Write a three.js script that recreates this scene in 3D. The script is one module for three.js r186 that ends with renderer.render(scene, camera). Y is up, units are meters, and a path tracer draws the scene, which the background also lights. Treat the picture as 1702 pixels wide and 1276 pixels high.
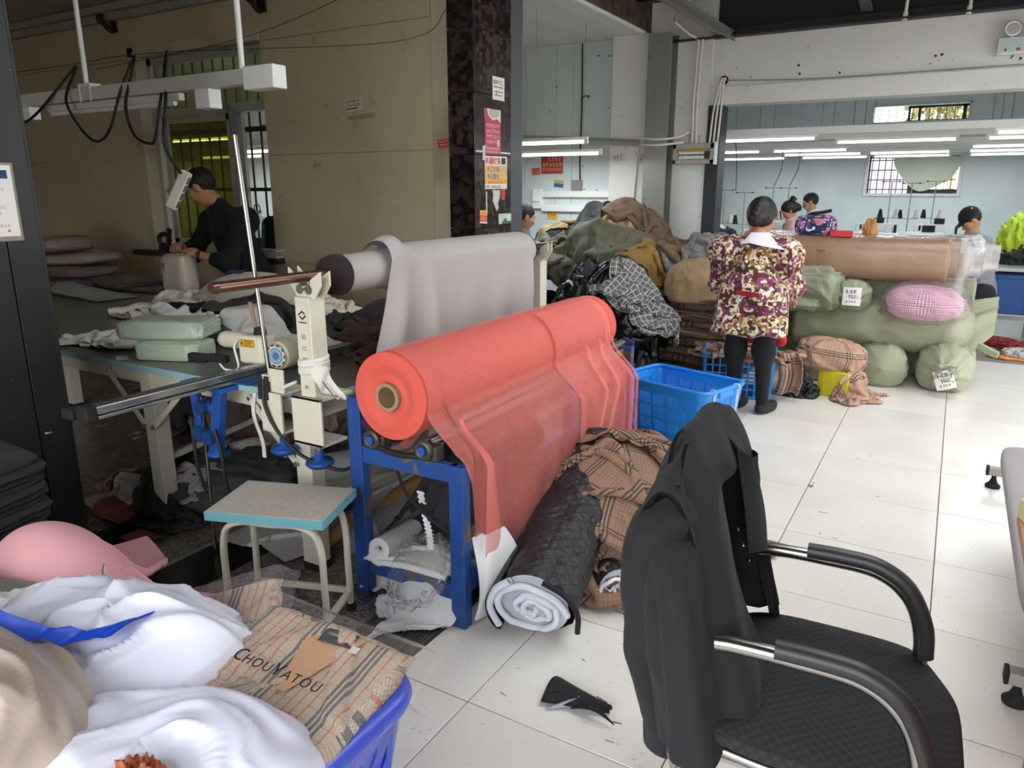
import * as THREE from 'three';
import { RoundedBoxGeometry } from 'three/addons/geometries/RoundedBoxGeometry.js';
import { mergeGeometries, mergeVertices, toCreasedNormals } from 'three/addons/utils/BufferGeometryUtils.js';
import { RectAreaLightUniformsLib } from 'three/addons/lights/RectAreaLightUniformsLib.js';

// ---------- camera, sky, exposure ----------
RectAreaLightUniformsLib.init();
const scene = new THREE.Scene();
const R = (d) => (d * Math.PI) / 180;
const camera = new THREE.PerspectiveCamera(54.9, 1702 / 1276, 0.05, 100);
camera.rotation.order = 'YXZ';
camera.position.set(0, 1.51, 0);
camera.rotation.set(R(-14.7), R(30.5), 0);
const renderer = new THREE.WebGLRenderer({ antialias: true });
renderer.toneMapping = THREE.LinearToneMapping;
renderer.toneMappingExposure = 1.12;
renderer.shadowMap.enabled = true;
scene.background = new THREE.Color().setRGB(5.2, 5.35, 5.5);   // white overcast sky outside

// ---------- small tools ----------
const TAU = Math.PI * 2, V = (x, y, z) => new THREE.Vector3(x, y, z);
const { sin, cos, abs, min, max, sqrt, floor, pow, hypot, PI, exp } = Math;
const clamp = (x, a, b) => min(b, max(a, x)), lerp = (a, b, t) => a + (b - a) * t, sst = (a, b, x) => { const t = clamp((x - a) / (b - a), 0, 1); return t * t * (3 - 2 * t); };
function rng(s) { return () => { s = (s + 0x6d2b79f5) | 0; let t = Math.imul(s ^ (s >>> 15), 1 | s); t = (t + Math.imul(t ^ (t >>> 7), 61 | t)) ^ t; return ((t ^ (t >>> 14)) >>> 0) / 4294967296; }; }
const h3 = (x, y, z) => { let h = Math.imul(x, 374761393) ^ Math.imul(y, 668265263) ^ Math.imul(z, 2147483647 - 1e6); h = Math.imul(h ^ (h >>> 13), 1274126177); h ^= h >>> 16; return (h >>> 0) / 4294967296; };
function n3(x, y, z) {                                            // value noise, -1 .. 1
  const ix = floor(x), iy = floor(y), iz = floor(z), f = (t) => t * t * t * (t * (t * 6 - 15) + 10), u = f(x - ix), v = f(y - iy), w = f(z - iz);
  const c = (a, b, d) => h3(ix + a, iy + b, iz + d);
  return 2 * lerp(lerp(lerp(c(0, 0, 0), c(1, 0, 0), u), lerp(c(0, 1, 0), c(1, 1, 0), u), v), lerp(lerp(c(0, 0, 1), c(1, 0, 1), u), lerp(c(0, 1, 1), c(1, 1, 1), u), v), w) - 1;
}
const fbm = (x, y, z, o = 4) => { let s = 0, a = 0.5; for (let i = 0; i < o; i++) { s += a * n3(x, y, z); x = x * 2.03 + 7.1; y = y * 2.03 + 3.3; z = z * 2.03 + 1.7; a *= 0.5; } return s; };
const used = {};
const numbered = (n) => { const k = used[n] = (used[n] ?? -1) + 1; return k ? n + '_' + String(k).padStart(3, '0') : n; };
function tag(o, label, category, group, kind) { if (label) o.userData.label = label; if (category) o.userData.category = category; if (group) o.userData.group = group; if (kind) o.userData.kind = kind; return o; }
function thing(name, label, category, pos = [0, 0, 0], turn = 0, group) { const o = new THREE.Group(); o.name = numbered(name); o.position.set(...pos); o.rotation.y = turn; scene.add(o); return tag(o, label, category, group); }
function part(parent, name, geo, mat, pos, rot) {
  const m = new THREE.Mesh(Array.isArray(geo) ? join(geo) : geo, mat); m.name = name; m.castShadow = m.receiveShadow = true;
  if (pos) m.position.set(...pos); if (rot) m.rotation.set(...rot);
  parent.add(m); return m;
}
function solo(name, geo, mat, label, category, group, pos, rot) { const m = part(scene, numbered(name), geo, mat, pos, rot); return tag(m, label, category, group); }
function struct(name, geo, mat, label, pos, rot) { const m = part(scene, name, geo, mat, pos, rot); return tag(m, label, 'structure', null, 'structure'); }
function join(gs) { return mergeGeometries(gs.map((g) => { const o = g.index ? g.toNonIndexed() : g; for (const k of Object.keys(o.attributes)) if (!['position', 'normal', 'uv'].includes(k)) o.deleteAttribute(k); if (!o.attributes.uv) o.setAttribute('uv', new THREE.BufferAttribute(new Float32Array(o.attributes.position.count * 2), 2)); return o; })); }
// geometry: boxes with rounded edges and uv in metres, bars, tubes, lathes, slabs
function boxUV(g, s = 1) { const p = g.attributes.position, n = g.attributes.normal, uv = g.attributes.uv; for (let i = 0; i < p.count; i++) { const ax = abs(n.getX(i)), ay = abs(n.getY(i)), az = abs(n.getZ(i)); if (ay >= ax && ay >= az) uv.setXY(i, p.getX(i) * s, p.getZ(i) * s); else if (ax >= az) uv.setXY(i, p.getZ(i) * s, p.getY(i) * s); else uv.setXY(i, p.getX(i) * s, p.getY(i) * s); } return g; }
function B(w, h, d, x = 0, y = 0, z = 0, r = 0.004) { let g = r > 0 ? new RoundedBoxGeometry(w, h, d, r > 0.012 ? 3 : 1, min(r, w / 2.01, h / 2.01, d / 2.01)) : new THREE.BoxGeometry(w, h, d); if (g.index) g = g.toNonIndexed(); g.translate(x, y, z); return boxUV(g); }
const BB = (x0, x1, y0, y1, z0, z1, r = 0.004) => B(abs(x1 - x0), abs(y1 - y0), abs(z1 - z0), (x0 + x1) / 2, (y0 + y1) / 2, (z0 + z1) / 2, r);
function bar(a, b, w, d = w, r = 0.003) {                         // a box along a line
  const A = V(...a), Bv = V(...b), L = A.distanceTo(Bv), g = B(w, L, d, 0, 0, 0, r), q = new THREE.Quaternion().setFromUnitVectors(V(0, 1, 0), Bv.clone().sub(A).normalize());
  g.applyQuaternion(q); const m = A.add(Bv).multiplyScalar(0.5); g.translate(m.x, m.y, m.z); return g;
}
function rod(a, b, r, r2 = r, seg = 12, open = false) { const A = V(...a), Bv = V(...b), g = new THREE.CylinderGeometry(r2, r, A.distanceTo(Bv), seg, 1, open); g.applyQuaternion(new THREE.Quaternion().setFromUnitVectors(V(0, 1, 0), Bv.clone().sub(A).normalize())); const m = A.add(Bv).multiplyScalar(0.5); g.translate(m.x, m.y, m.z); return g; }
function tube(pts, r, n = 40, seg = 8, closed = false, t = 0.5) { return new THREE.TubeGeometry(new THREE.CatmullRomCurve3(pts.map((p) => V(...p)), closed, 'catmullrom', t), n, r, seg, closed); }
const lathe = (pts, seg = 24) => new THREE.LatheGeometry(pts.map((p) => new THREE.Vector2(...p)), seg);
function ext(pts, depth, bevel = 0.002, holes = []) { const s = new THREE.Shape(pts.map((p) => new THREE.Vector2(...p))); for (const h of holes) s.holes.push(new THREE.Path(h.map((p) => new THREE.Vector2(...p)))); return new THREE.ExtrudeGeometry(s, { depth, bevelEnabled: bevel > 0, bevelSize: bevel, bevelThickness: bevel, bevelSegments: 1, curveSegments: 8 }); }
const at = (g, pos = [0, 0, 0], rot = [0, 0, 0], s = [1, 1, 1]) => g.applyMatrix4(new THREE.Matrix4().compose(V(...pos), new THREE.Quaternion().setFromEuler(new THREE.Euler(...rot)), V(...s)));
// a surface f(u, v) -> [x, y, z] on a grid, as a sheet with thickness; uv in metres
function sheet(nu, nv, f, th = 0, su = 1, sv = 1, closeU = false) {
  const P = [], uv = [], id = [], w = nu + 1;
  for (let j = 0; j <= nv; j++) for (let i = 0; i <= nu; i++) { const p = f(i / nu, j / nv); P.push(p[0], p[1], p[2]); uv.push((i / nu) * su, (j / nv) * sv); }
  for (let j = 0; j < nv; j++) for (let i = 0; i < nu; i++) { const a = j * w + i, b = a + 1, c = a + w, d = c + 1; id.push(a, b, d, a, d, c); }
  let g = new THREE.BufferGeometry(); g.setAttribute('position', new THREE.Float32BufferAttribute(P, 3)); g.setAttribute('uv', new THREE.Float32BufferAttribute(uv, 2)); g.setIndex(id); g.computeVertexNormals();
  if (closeU) { const n = g.attributes.normal; for (let j = 0; j <= nv; j++) { const a = j * w, b = a + nu, m = V(n.getX(a) + n.getX(b), n.getY(a) + n.getY(b), n.getZ(a) + n.getZ(b)).normalize(); n.setXYZ(a, m.x, m.y, m.z); n.setXYZ(b, m.x, m.y, m.z); } }
  return th ? thicken(g, nu, nv, th) : g;
}
function thicken(g, nu, nv, th) {
  const p = g.attributes.position, n = g.attributes.normal, u = g.attributes.uv, w = nu + 1, N = p.count, P = [], U = [], Nn = [], id = [];
  for (const s of [0.5, -0.5]) for (let i = 0; i < N; i++) { P.push(p.getX(i) + n.getX(i) * th * s, p.getY(i) + n.getY(i) * th * s, p.getZ(i) + n.getZ(i) * th * s); U.push(u.getX(i), u.getY(i)); const q = s > 0 ? 1 : -1; Nn.push(q * n.getX(i), q * n.getY(i), q * n.getZ(i)); }
  const src = g.index.array; for (let i = 0; i < src.length; i += 3) { id.push(src[i], src[i + 1], src[i + 2], N + src[i], N + src[i + 2], N + src[i + 1]); }
  const edge = []; for (let i = 0; i < nu; i++) edge.push([i + 1, i], [nv * w + i, nv * w + i + 1]); for (let j = 0; j < nv; j++) edge.push([j * w, (j + 1) * w], [(j + 1) * w + nu, j * w + nu]);
  for (const [a, b] of edge) id.push(a, b, N + b, a, N + b, N + a);
  const o = new THREE.BufferGeometry(); o.setAttribute('position', new THREE.Float32BufferAttribute(P, 3)); o.setAttribute('normal', new THREE.Float32BufferAttribute(Nn, 3)); o.setAttribute('uv', new THREE.Float32BufferAttribute(U, 2)); o.setIndex(id); return o;
}
// ---------- textures ----------
const wrap = (x, n) => ((x % n) + n) % n;
function vt(x, y, p, s) { const ix = floor(x), iy = floor(y), f = (t) => t * t * (3 - 2 * t), u = f(x - ix), v = f(y - iy), c = (a, b) => h3(wrap(ix + a, p), wrap(iy + b, p), s); return lerp(lerp(c(0, 0), c(1, 0), u), lerp(c(0, 1), c(1, 1), u), v); }   // tiling value noise 0..1, period p
const ft = (u, v, p, s, o = 4) => { let r = 0, a = 0.5, t = 0; for (let i = 0; i < o; i++) { r += a * vt(u * p, v * p, p, s + i); t += a; a *= 0.5; p *= 2; } return r / t; };
function tex(n, size, fn, srgb = true, m = n) {                    // fn(u, v) -> grey 0..1 or [r, g, b] 0..255 ; size = metres that one tile covers
  const d = new Uint8Array(n * m * 4);
  for (let j = 0; j < m; j++) for (let i = 0; i < n; i++) { const c = fn((i + 0.5) / n, (j + 0.5) / m), k = (j * n + i) * 4; if (typeof c === 'number') d[k] = d[k + 1] = d[k + 2] = clamp(c, 0, 1) * 255; else { d[k] = clamp(c[0], 0, 255); d[k + 1] = clamp(c[1], 0, 255); d[k + 2] = clamp(c[2], 0, 255); } d[k + 3] = 255; }
  const t = new THREE.DataTexture(d, n, m); t.wrapS = t.wrapT = THREE.RepeatWrapping; t.magFilter = THREE.LinearFilter; t.minFilter = THREE.LinearMipmapLinearFilter; t.generateMipmaps = true; if (srgb) t.colorSpace = THREE.SRGBColorSpace;
  t.repeat.set(1 / (size.length ? size[0] : size), 1 / (size.length ? size[1] : size)); t.needsUpdate = true; return t;
}
function canvas(w, h, draw) { const c = document.createElement('canvas'); c.width = w; c.height = h; const g = c.getContext('2d'); draw(g, w, h); const t = new THREE.CanvasTexture(c); t.colorSpace = THREE.SRGBColorSpace; return t; }
const hex = (c) => [(c >> 16) & 255, (c >> 8) & 255, c & 255];
const mixc = (a, b, t) => [lerp(a[0], b[0], t), lerp(a[1], b[1], t), lerp(a[2], b[2], t)];
const MS = (color, roughness = 0.6, o = {}) => new THREE.MeshStandardMaterial({ color, roughness, side: THREE.DoubleSide, ...o });
const MP = (color, roughness = 0.6, o = {}) => new THREE.MeshPhysicalMaterial({ color, roughness, side: THREE.DoubleSide, ...o });
const weave = tex(256, 0.05, (u, v) => 0.5 + 0.22 * sin(u * TAU * 32) * cos(v * TAU * 32) + 0.3 * (ft(u, v, 32, 5, 2) - 0.5), false);
const fuzz = tex(256, 0.12, (u, v) => ft(u, v, 16, 9, 4), false);
const smudge = tex(512, 1.4, (u, v) => 0.62 + 0.5 * (ft(u, v, 4, 3, 6) - 0.5), false);
const cloth = (c, r = 0.9, o = {}) => MP(c, r, { bumpMap: weave, bumpScale: 0.0006, sheen: 0.25, sheenRoughness: 0.6, sheenColor: new THREE.Color(c).lerp(new THREE.Color(0xffffff), 0.4), ...o });
// ---------- materials of the building ----------
const G = {};
{
  const spk = (base, dark, light, s, p = 64) => tex(512, 0.42, (u, v) => { const a = vt(u * p, v * p, p, s), b = vt(u * p * 2, v * p * 2, p * 2, s + 1), c = ft(u, v, 6, s + 2, 3); let k = mixc(hex(base), hex(dark), sst(0.5, 0.72, a * 0.7 + b * 0.3)); k = mixc(k, hex(light), sst(0.62, 0.8, b * 0.6 + vt(u * 50, v * 50, 50, s + 5) * 0.4)); return mixc(k, hex(dark), 0.25 * c); });
  G.granite = MS(0xffffff, 0.42, { map: spk(0x8d857c, 0x4a4643, 0xb4aca2, 11), roughnessMap: smudge });
  G.blackstone = MS(0xffffff, 0.3, { map: spk(0x1a1a1b, 0x0c0c0d, 0x3a3a3b, 21) });
  G.tile = [0xf0ede6, 0xf3f0e9, 0xedeae2].map((c, i) => MP(0xffffff, 0.2, { map: tex(512, 0.9, (u, v) => { const a = ft(u, v, 3, 31 + i * 7, 3), b = ft(u, v, 60, 5 + i, 2); return mixc(mixc(hex(c), [214, 207, 194], 0.6 * a), [140, 132, 122], 0.35 * sst(0.84, 0.92, b)); }) }));
  G.grout = MS(0x6d665c, 0.95);
  G.beige = MS(0xffffff, 0.62, { map: tex(512, 2.2, (u, v) => { const a = ft(u, v, 4, 51, 6), b = ft(u, v, 24, 57, 3); return mixc(mixc([196, 181, 150], [186, 171, 140], sst(0.4, 0.75, a)), [140, 128, 108], 0.3 * sst(0.68, 0.85, b)); }), bumpMap: smudge, bumpScale: 0.001 });
  G.pilaster = MS(0xffffff, 0.7, { map: tex(256, 1.4, (u, v) => mixc([192, 181, 156], [165, 152, 128], sst(0.45, 0.8, ft(u, v, 5, 61, 5)))) });
  G.white = MS(0xffffff, 0.85, { map: tex(512, 2.6, (u, v) => { const a = ft(u, v, 4, 71, 6), b = ft(u, v, 48, 77, 2); return mixc(mixc([222, 221, 217], [206, 204, 198], sst(0.45, 0.8, a)), [150, 144, 136], 0.5 * sst(0.84, 0.93, b)); }) });
  G.whiteBlue = MS(0xffffff, 0.8, { map: tex(512, 3.4, (u, v) => { const a = ft(u, v, 4, 81, 6); return mixc([212, 222, 222], [196, 207, 208], sst(0.4, 0.8, a)); }) });
  G.marble = [[62, 50, 48], [54, 44, 43], [68, 56, 54]].map((c, i) => MS(0xffffff, 0.22, { map: tex(256, 0.5, (u, v) => { const a = ft(u, v, 12, 91 + i, 5), b = ft(u, v, 40, 95 + i, 2); return mixc(mixc(c, [22, 17, 18], sst(0.35, 0.7, a)), [96, 82, 76], 0.7 * sst(0.72, 0.9, b)); }) }));
  G.column = MS(0xffffff, 0.4, { map: tex(512, 1.2, (u, v) => { const a = ft(u, v, 6, 101, 6), b = vt(u * 60, v * 60, 60, 106); return mixc(mixc([27, 24, 25], [18, 16, 17], a), [188, 182, 174], sst(0.955, 0.985, b) * sst(0.55, 0.65, a)); }) });
  G.steel = MS(0x8d8d87, 0.55, { metalness: 0.25, roughnessMap: smudge });
  G.darksteel = MS(0x2b2d31, 0.55, { metalness: 0.2 });
  G.greysteel = MS(0x55575a, 0.6, { roughnessMap: smudge });
  G.deck = MS(0x191b20, 0.7);
  G.rust = MS(0xffffff, 0.8, { map: tex(256, 0.9, (u, v) => mixc([104, 88, 74], [70, 54, 42], sst(0.4, 0.7, ft(u, v, 6, 111, 5)))) });
  G.panel = [0xdcdcda, 0xd6d6d3].map((c) => MP(c, 0.35, {}));
  G.ceil = MS(0xc9c2b2, 0.9, { map: smudge });
  G.concrete = MS(0xffffff, 0.9, { map: tex(512, 2.5, (u, v) => mixc([176, 172, 165], [150, 146, 140], ft(u, v, 5, 121, 6))) });
  G.threshold = MS(0xffffff, 0.6, { map: tex(256, [0.05, 0.6], (u, v) => { const a = ft(u, v, 8, 131, 4); return mixc([98, 96, 90], [70, 68, 64], a); }), metalness: 0.3 });
  G.frost = MS(0xf1f1ee, 0.5); G.plastic = MS(0xe9e9e4, 0.45); G.cable = MS(0x141416, 0.5); G.chrome = MS(0xa8a6a2, 0.24, { metalness: 1 }); G.alu = MS(0x9d9f9f, 0.38, { metalness: 0.85, roughnessMap: smudge });
  G.iron = MS(0x9c9a90, 0.4, { metalness: 0.8 });
}
// ---------- floors ----------
const WZ = -7.85, CH = 3.05;                                       // the white cross wall, the height of the low ceilings
const hallFloor = struct('floor', BB(-1.385, 2.6, -0.12, -0.006, WZ, 3.0, 0), G.grout, 'pale cream tiled hall floor with dark joints');
{
  const xs = [-1.385, -1.1, -0.5, 0.1, 0.7, 1.3, 1.9, 2.5], zs = [0.2, -0.44, -1.02, -1.6, -2.185, -2.765, -3.325, -3.9, -4.5, -5.1, -5.7, -6.3, -6.9, -7.5, WZ], r = rng(5);
  for (let i = 0; i < xs.length - 1; i++) for (let j = 0; j < zs.length - 1; j++) {
    const w = xs[i + 1] - xs[i] - 0.004, d = zs[j] - zs[j + 1] - 0.004, g = B(w, 0.012, d, 0, 0, 0, 0.0015), uv = g.attributes.uv, ou = r() * 9, ov = r() * 9;
    for (let k = 0; k < uv.count; k++) uv.setXY(k, uv.getX(k) + ou, uv.getY(k) + ov);
    part(hallFloor, 'tile', g, G.tile[floor(r() * 3)], [(xs[i] + xs[i + 1]) / 2, -0.006 + (r() - 0.5) * 0.0012, (zs[j] + zs[j + 1]) / 2], [(r() - 0.5) * 0.0012, 0, (r() - 0.5) * 0.0012]);
  }
  const chip = part(hallFloor, 'chipped_corner', B(0.022, 0.004, 0.03, -0.486, 0.0005, -3.93, 0.001), MS(0x77736b, 0.9));
  struct('floor_tiles_beyond', BB(2.5, 2.7, -0.05, 0, WZ, 3.0, 0), G.tile[0], 'tiled floor continuing to the right of the frame');
}
const porch = struct('floor_porch', BB(-9.2, -1.66, -0.12, -0.002, WZ, 3.0, 0), G.granite, 'speckled brown granite floor under the cutting table');
part(porch, 'granite_strip', BB(-3.2, -2.99, -0.04, 0.0008, -7.0, 3.0, 0), G.blackstone);
part(porch, 'granite_strip', BB(-2.64, -2.38, -0.04, 0.0008, -7.0, 3.0, 0), G.blackstone);
part(porch, 'joint_line', BB(-2.668, -2.64, -0.04, 0.0015, -7.0, 3.0, 0), MS(0x8d887f, 0.8));
for (let i = 0; i < 9; i++) part(porch, 'joint_line', BB(-9.2, -1.66, -0.04, -0.001, 2.4 - i * 1.2, 2.404 - i * 1.2, 0), G.grout);
{
  const t = struct('threshold_strip', BB(-1.66, -1.385, -0.1, -0.004, WZ, 3.0, 0), G.threshold, 'grey ribbed threshold strip between granite and tiles');
  const ribs = []; for (let i = 0; i < 17; i++) ribs.push(BB(-1.652 + i * 0.0155, -1.6435 + i * 0.0155, -0.006, 0.001, -5, 1.0, 0));
  tag(part(t, 'rib', ribs, G.threshold), 'fine raised ribs', null, null, 'stuff');
}
struct('floor_outside', BB(-30, 30, -0.3, -0.13, 3.0, 30, 0), G.concrete, 'concrete yard in front of the hall');
struct('floor_yard', BB(2.7, 30, -0.3, -0.05, WZ, 3, 0), G.concrete, 'concrete yard beside the hall');
struct('floor_workshop', BB(-7, 5, -0.12, 0, -15.6, WZ, 0), MS(0xffffff, 0.4, { map: tex(512, 2, (u, v) => mixc([150, 148, 146], [124, 122, 121], ft(u, v, 4, 141, 6))) }), 'grey floor of the sewing workshop');
// ---------- beige wall with its window ----------
const BZ = -4.3, wallL = struct('wall_left', BB(-9.2, -6.42, 0, CH, BZ - 0.2, BZ - 0.012, 0), G.beige, 'beige panelled wall behind the cutting table');
{
  part(wallL, 'wall_core', [BB(-6.42, -4.78, 0, 0.98, BZ - 0.2, BZ - 0.012, 0), BB(-6.42, -4.78, 2.7, CH, BZ - 0.2, BZ - 0.012, 0), BB(-4.78, -2.97, 0, CH, BZ - 0.2, BZ - 0.012, 0)], G.beige);
  const rows = [0, 0.94, 1.775, 2.612, CH];
  for (let j = 0; j < 4; j++) for (const [a, b] of [[-9.2, -6.42], [-6.42, -4.78], [-4.78, -3.15]]) {
    let y0 = rows[j] + 0.003, y1 = rows[j + 1] - 0.003; if (a === -6.42) { if (j === 1 || j === 2) continue; if (j === 0) y1 = 0.98; else y0 = 2.7; }
    part(wallL, 'wall_panel', BB(a + (a < -9 ? 0 : 0.002), b - 0.002, y0, y1, BZ - 0.012, BZ, 0.003), G.beige);
  }
  part(wallL, 'pilaster', BB(-3.145, -2.975, 0, CH, BZ - 0.2, BZ + 0.018, 0.006), G.pilaster);
  part(wallL, 'ragged_plaster_edge', sheet(2, 90, (u, v) => [-2.972 + 0.014 * u + (u > 0.4 ? 0.012 * max(0, n3(v * 60, 3, 1)) : 0), 0.8 + v * 2.25, BZ + 0.02 - 0.012 * u], 0.006), MS(0xd6d0c2, 0.9));
}
struct('trim_cornice', [BB(-9.2, -2.97, 2.93, CH, BZ - 0.01, BZ + 0.05, 0.012), BB(-9.2, -2.97, 2.99, CH, BZ - 0.01, BZ + 0.11, 0.012)], G.ceil, 'plaster cornice along the top of the beige wall');
struct('ceiling_porch', BB(-9.2, -2.95, CH, 3.25, BZ - 0.2, 3.0, 0), G.ceil, 'dull plaster ceiling over the cutting table');
struct('wall_porch_side', BB(-9.4, -9.2, 0, 3.3, WZ - 0.2, 3.0, 0), G.beige, 'side wall beyond the cutting table');
// ---------- columns ----------
{
  const c = struct('column_marble', BB(-2.955, -2.772, 0, 3.3, -4.67, -4.222, 0), G.darksteel, 'dark red brown marble tiled column with torn notices');
  const ys = [0, 0.38, 0.82, 1.26, 1.735, 2.12, 2.5, 2.9, 3.3];
  for (let j = 0; j < ys.length - 1; j++) { part(c, 'marble_tile', BB(-2.772, -2.76, ys[j] + 0.002, ys[j + 1] - 0.002, -4.672, -4.224, 0.002), G.marble[j % 3]); part(c, 'marble_tile', BB(-2.965, -2.762, ys[j] + 0.002, ys[j + 1] - 0.002, -4.222, -4.21, 0.002), G.marble[(j + 1) % 3]); }
  struct('column_steel_edge', BB(-2.98, -2.775, 0, 3.3, -4.86, -4.675, 0.004), G.greysteel, 'grey steel post behind the marble column');
  const d = struct('column_front', BB(-3.35, -2.81, 0, 3.3, -1.44, -0.85, 0), G.darksteel, 'dark tiled column at the left edge');
  for (const [y0, y1] of [[0, 3.3]]) { part(d, 'column_tile', BB(-2.81, -2.8, y0 + 0.001, y1 - 0.001, -1.45, -1.342, 0.002), G.column); part(d, 'column_tile', BB(-2.81, -2.8, y0 + 0.001, y1 - 0.001, -1.338, -0.85, 0.002), G.column); part(d, 'column_tile', BB(-3.35, -2.8, y0 + 0.001, y1 - 0.001, -1.46, -1.45, 0.002), G.column); }
}
// ---------- the white room behind the beige wall ----------
{
  const w = struct('wall_back', BB(-9.2, -2.3, 0, 3.35, WZ - 0.2, WZ - 0.01, 0), G.white, 'white sandwich panel wall with conduits and notices');
  const px = [-9.2, -8.05, -6.9, -5.75, -5.02, -4.45, -4.05, -3.84, -3.33]; for (let i = 0; i < px.length - 1; i++) part(w, 'wall_panel', BB(px[i] + 0.003, px[i + 1] - 0.003, 0, CH, WZ - 0.012, WZ, 0.003), G.whiteBlue);
  part(w, 'pillar', BB(-3.33, -2.915, 0, CH, WZ - 0.02, WZ + 0.12, 0.006), G.white);
  part(w, 'wall_pier', BB(-2.66, -2.3, 0, 3.0, WZ - 0.02, WZ + 0.02, 0.004), G.white);
  struct('column_steel', [BB(-2.905, -2.66, 0, 3.02, WZ, WZ + 0.02, 0.002), BB(-2.905, -2.66, 0, 3.02, WZ + 0.2, WZ + 0.22, 0.002), BB(-2.79, -2.775, 0, 3.02, WZ + 0.02, WZ + 0.2, 0)], G.steel, 'galvanised steel column beside the switch box');
  const c = struct('ceiling_panels', BB(-9.2, -3.0, CH + 0.012, 3.3, WZ, BZ - 0.2, 0), G.darksteel, 'white ribbed panel ceiling of the back room');
  for (let i = 0; i < 24; i++) part(c, 'ceiling_panel', BB(-3.0 - (i + 1) * 0.2 + 0.004, -3.0 - i * 0.2, CH, CH + 0.012, WZ, BZ - 0.2, 0.003), G.panel[i % 2]);
  part(c, 'ceiling_panel', BB(-9.2, -7.8, CH, CH + 0.012, WZ, BZ - 0.2, 0.003), G.panel[0]);
  struct('trim_ceiling_edge', BB(-3.0, -2.97, CH - 0.012, CH + 0.02, WZ, -3.0, 0.003), G.frost, 'white edge profile of the panel ceiling');
  struct('beam_fascia', BB(-3.0, -2.96, CH + 0.02, 3.5, WZ, 3.0, 0.004), G.rust, 'brown rusty steel beam above the panel ceiling edge');
}
// ---------- the cross wall with the opening to the workshop ----------
{
  const w = struct('wall_lintel', BB(-2.66, 4.0, 2.5, 2.95, WZ - 0.2, WZ, 0.006), G.white, 'white lintel over the wide workshop opening');
  part(w, 'lower_band', BB(-2.3, 4.0, 2.33, 2.505, WZ - 0.22, WZ + 0.03, 0.008), G.white);
  struct('beam_top', [BB(-3.0, 4.0, 2.95, 2.965, WZ - 0.1, WZ + 0.09, 0.001), BB(-3.0, 4.0, 2.95, 3.05, WZ - 0.1, WZ - 0.06, 0.001)], G.darksteel, 'dark steel angle on top of the lintel');
  struct('wall_gable', BB(-3.0, 4.2, 2.95, 3.62, WZ - 0.2, WZ - 0.1, 0), G.deck, 'black metal gable above the lintel');
  struct('column_black', BB(-2.305, -2.17, 0, 2.33, WZ - 0.2, WZ + 0.045, 0.004), G.darksteel, 'black steel post at the left of the workshop opening');
  const d = struct('ceiling_deck', [BB(-2.96, -0.7, 3.5, 3.6, WZ - 0.2, 1.6, 0), BB(1.3, 2.7, 3.5, 3.6, WZ - 0.2, 1.6, 0), BB(-0.7, 1.3, 3.5, 3.6, WZ - 0.2, -5.9, 0), BB(-0.7, 1.3, 3.5, 3.6, -4.7, -4.5, 0), BB(-0.7, 1.3, 3.5, 3.6, -3.3, -3.1, 0), BB(-0.7, 1.3, 3.5, 3.6, -1.9, 1.6, 0)], G.deck, 'black steel deck roof of the hall with unseen openings lighting the tiles');  // gaps between the pieces: roof openings out of view, placed to light the tiles
  const ribs = []; for (let i = 0; i < 26; i++) if (i < 10 || i > 20) ribs.push(BB(-2.96 + i * 0.21, -2.86 + i * 0.21, 3.46, 3.5, WZ - 0.2, 1.5, 0.004)); tag(part(d, 'deck_rib', ribs, G.deck), null, null, null, 'stuff');
  for (const z of [-7.4, -6.0, -4.6, -3.2, -1.8]) struct('purlin_' + (-z * 10), [BB(-2.96, 2.6, 3.28, 3.46, z - 0.01, z, 0), BB(-2.96, 2.6, 3.28, 3.29, z - 0.06, z, 0)], G.deck, 'black steel purlin under the deck roof');
  struct('brace_channel', [bar([-2.16, 2.98, -7.82], [-2.92, 3.42, -5.2], 0.14, 0.012), bar([-2.10, 2.94, -7.82], [-2.86, 3.38, -5.2], 0.012, 0.07)], G.steel, 'galvanised sloping channel under the black roof');
  struct('brace_dark', [bar([-1.0, 3.44, -6.4], [-0.93, 3.05, -7.8], 0.1, 0.012)], G.greysteel, 'dark steel brace plate under the roof');
  struct('wall_unseen_right', [BB(2.5, 2.7, 0, 3.6, -4.4, 1.55, 0), BB(2.5, 2.7, 0, 3.6, WZ - 0.2, -7.3, 0), BB(2.5, 2.7, 2.6, 3.6, -7.3, -4.4, 0)], G.white, 'white right wall of the hall, out of view, with an unseen doorway lighting the hall');  // wall and doorway out of view; the doorway lets daylight in from the right
  struct('wall_unseen_porch_front', BB(-9.4, -3.0, 0, CH, 1.4, 1.55, 0), G.beige, 'unseen front wall of the porch that keeps the beige wall dim');  // out of view, placed to hold daylight off the cutting table and beige wall
  struct('wall_unseen_front', [BB(-9.4, 2.7, 2.7, 3.6, 1.4, 1.55, 0), BB(1.6, 2.7, 0, 2.7, 1.4, 1.55, 0)], G.white, 'unseen front wall behind the viewer, its wide opening lighting the foreground');  // out of view; opening placed close behind the camera to light the foreground cloth
}
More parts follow.
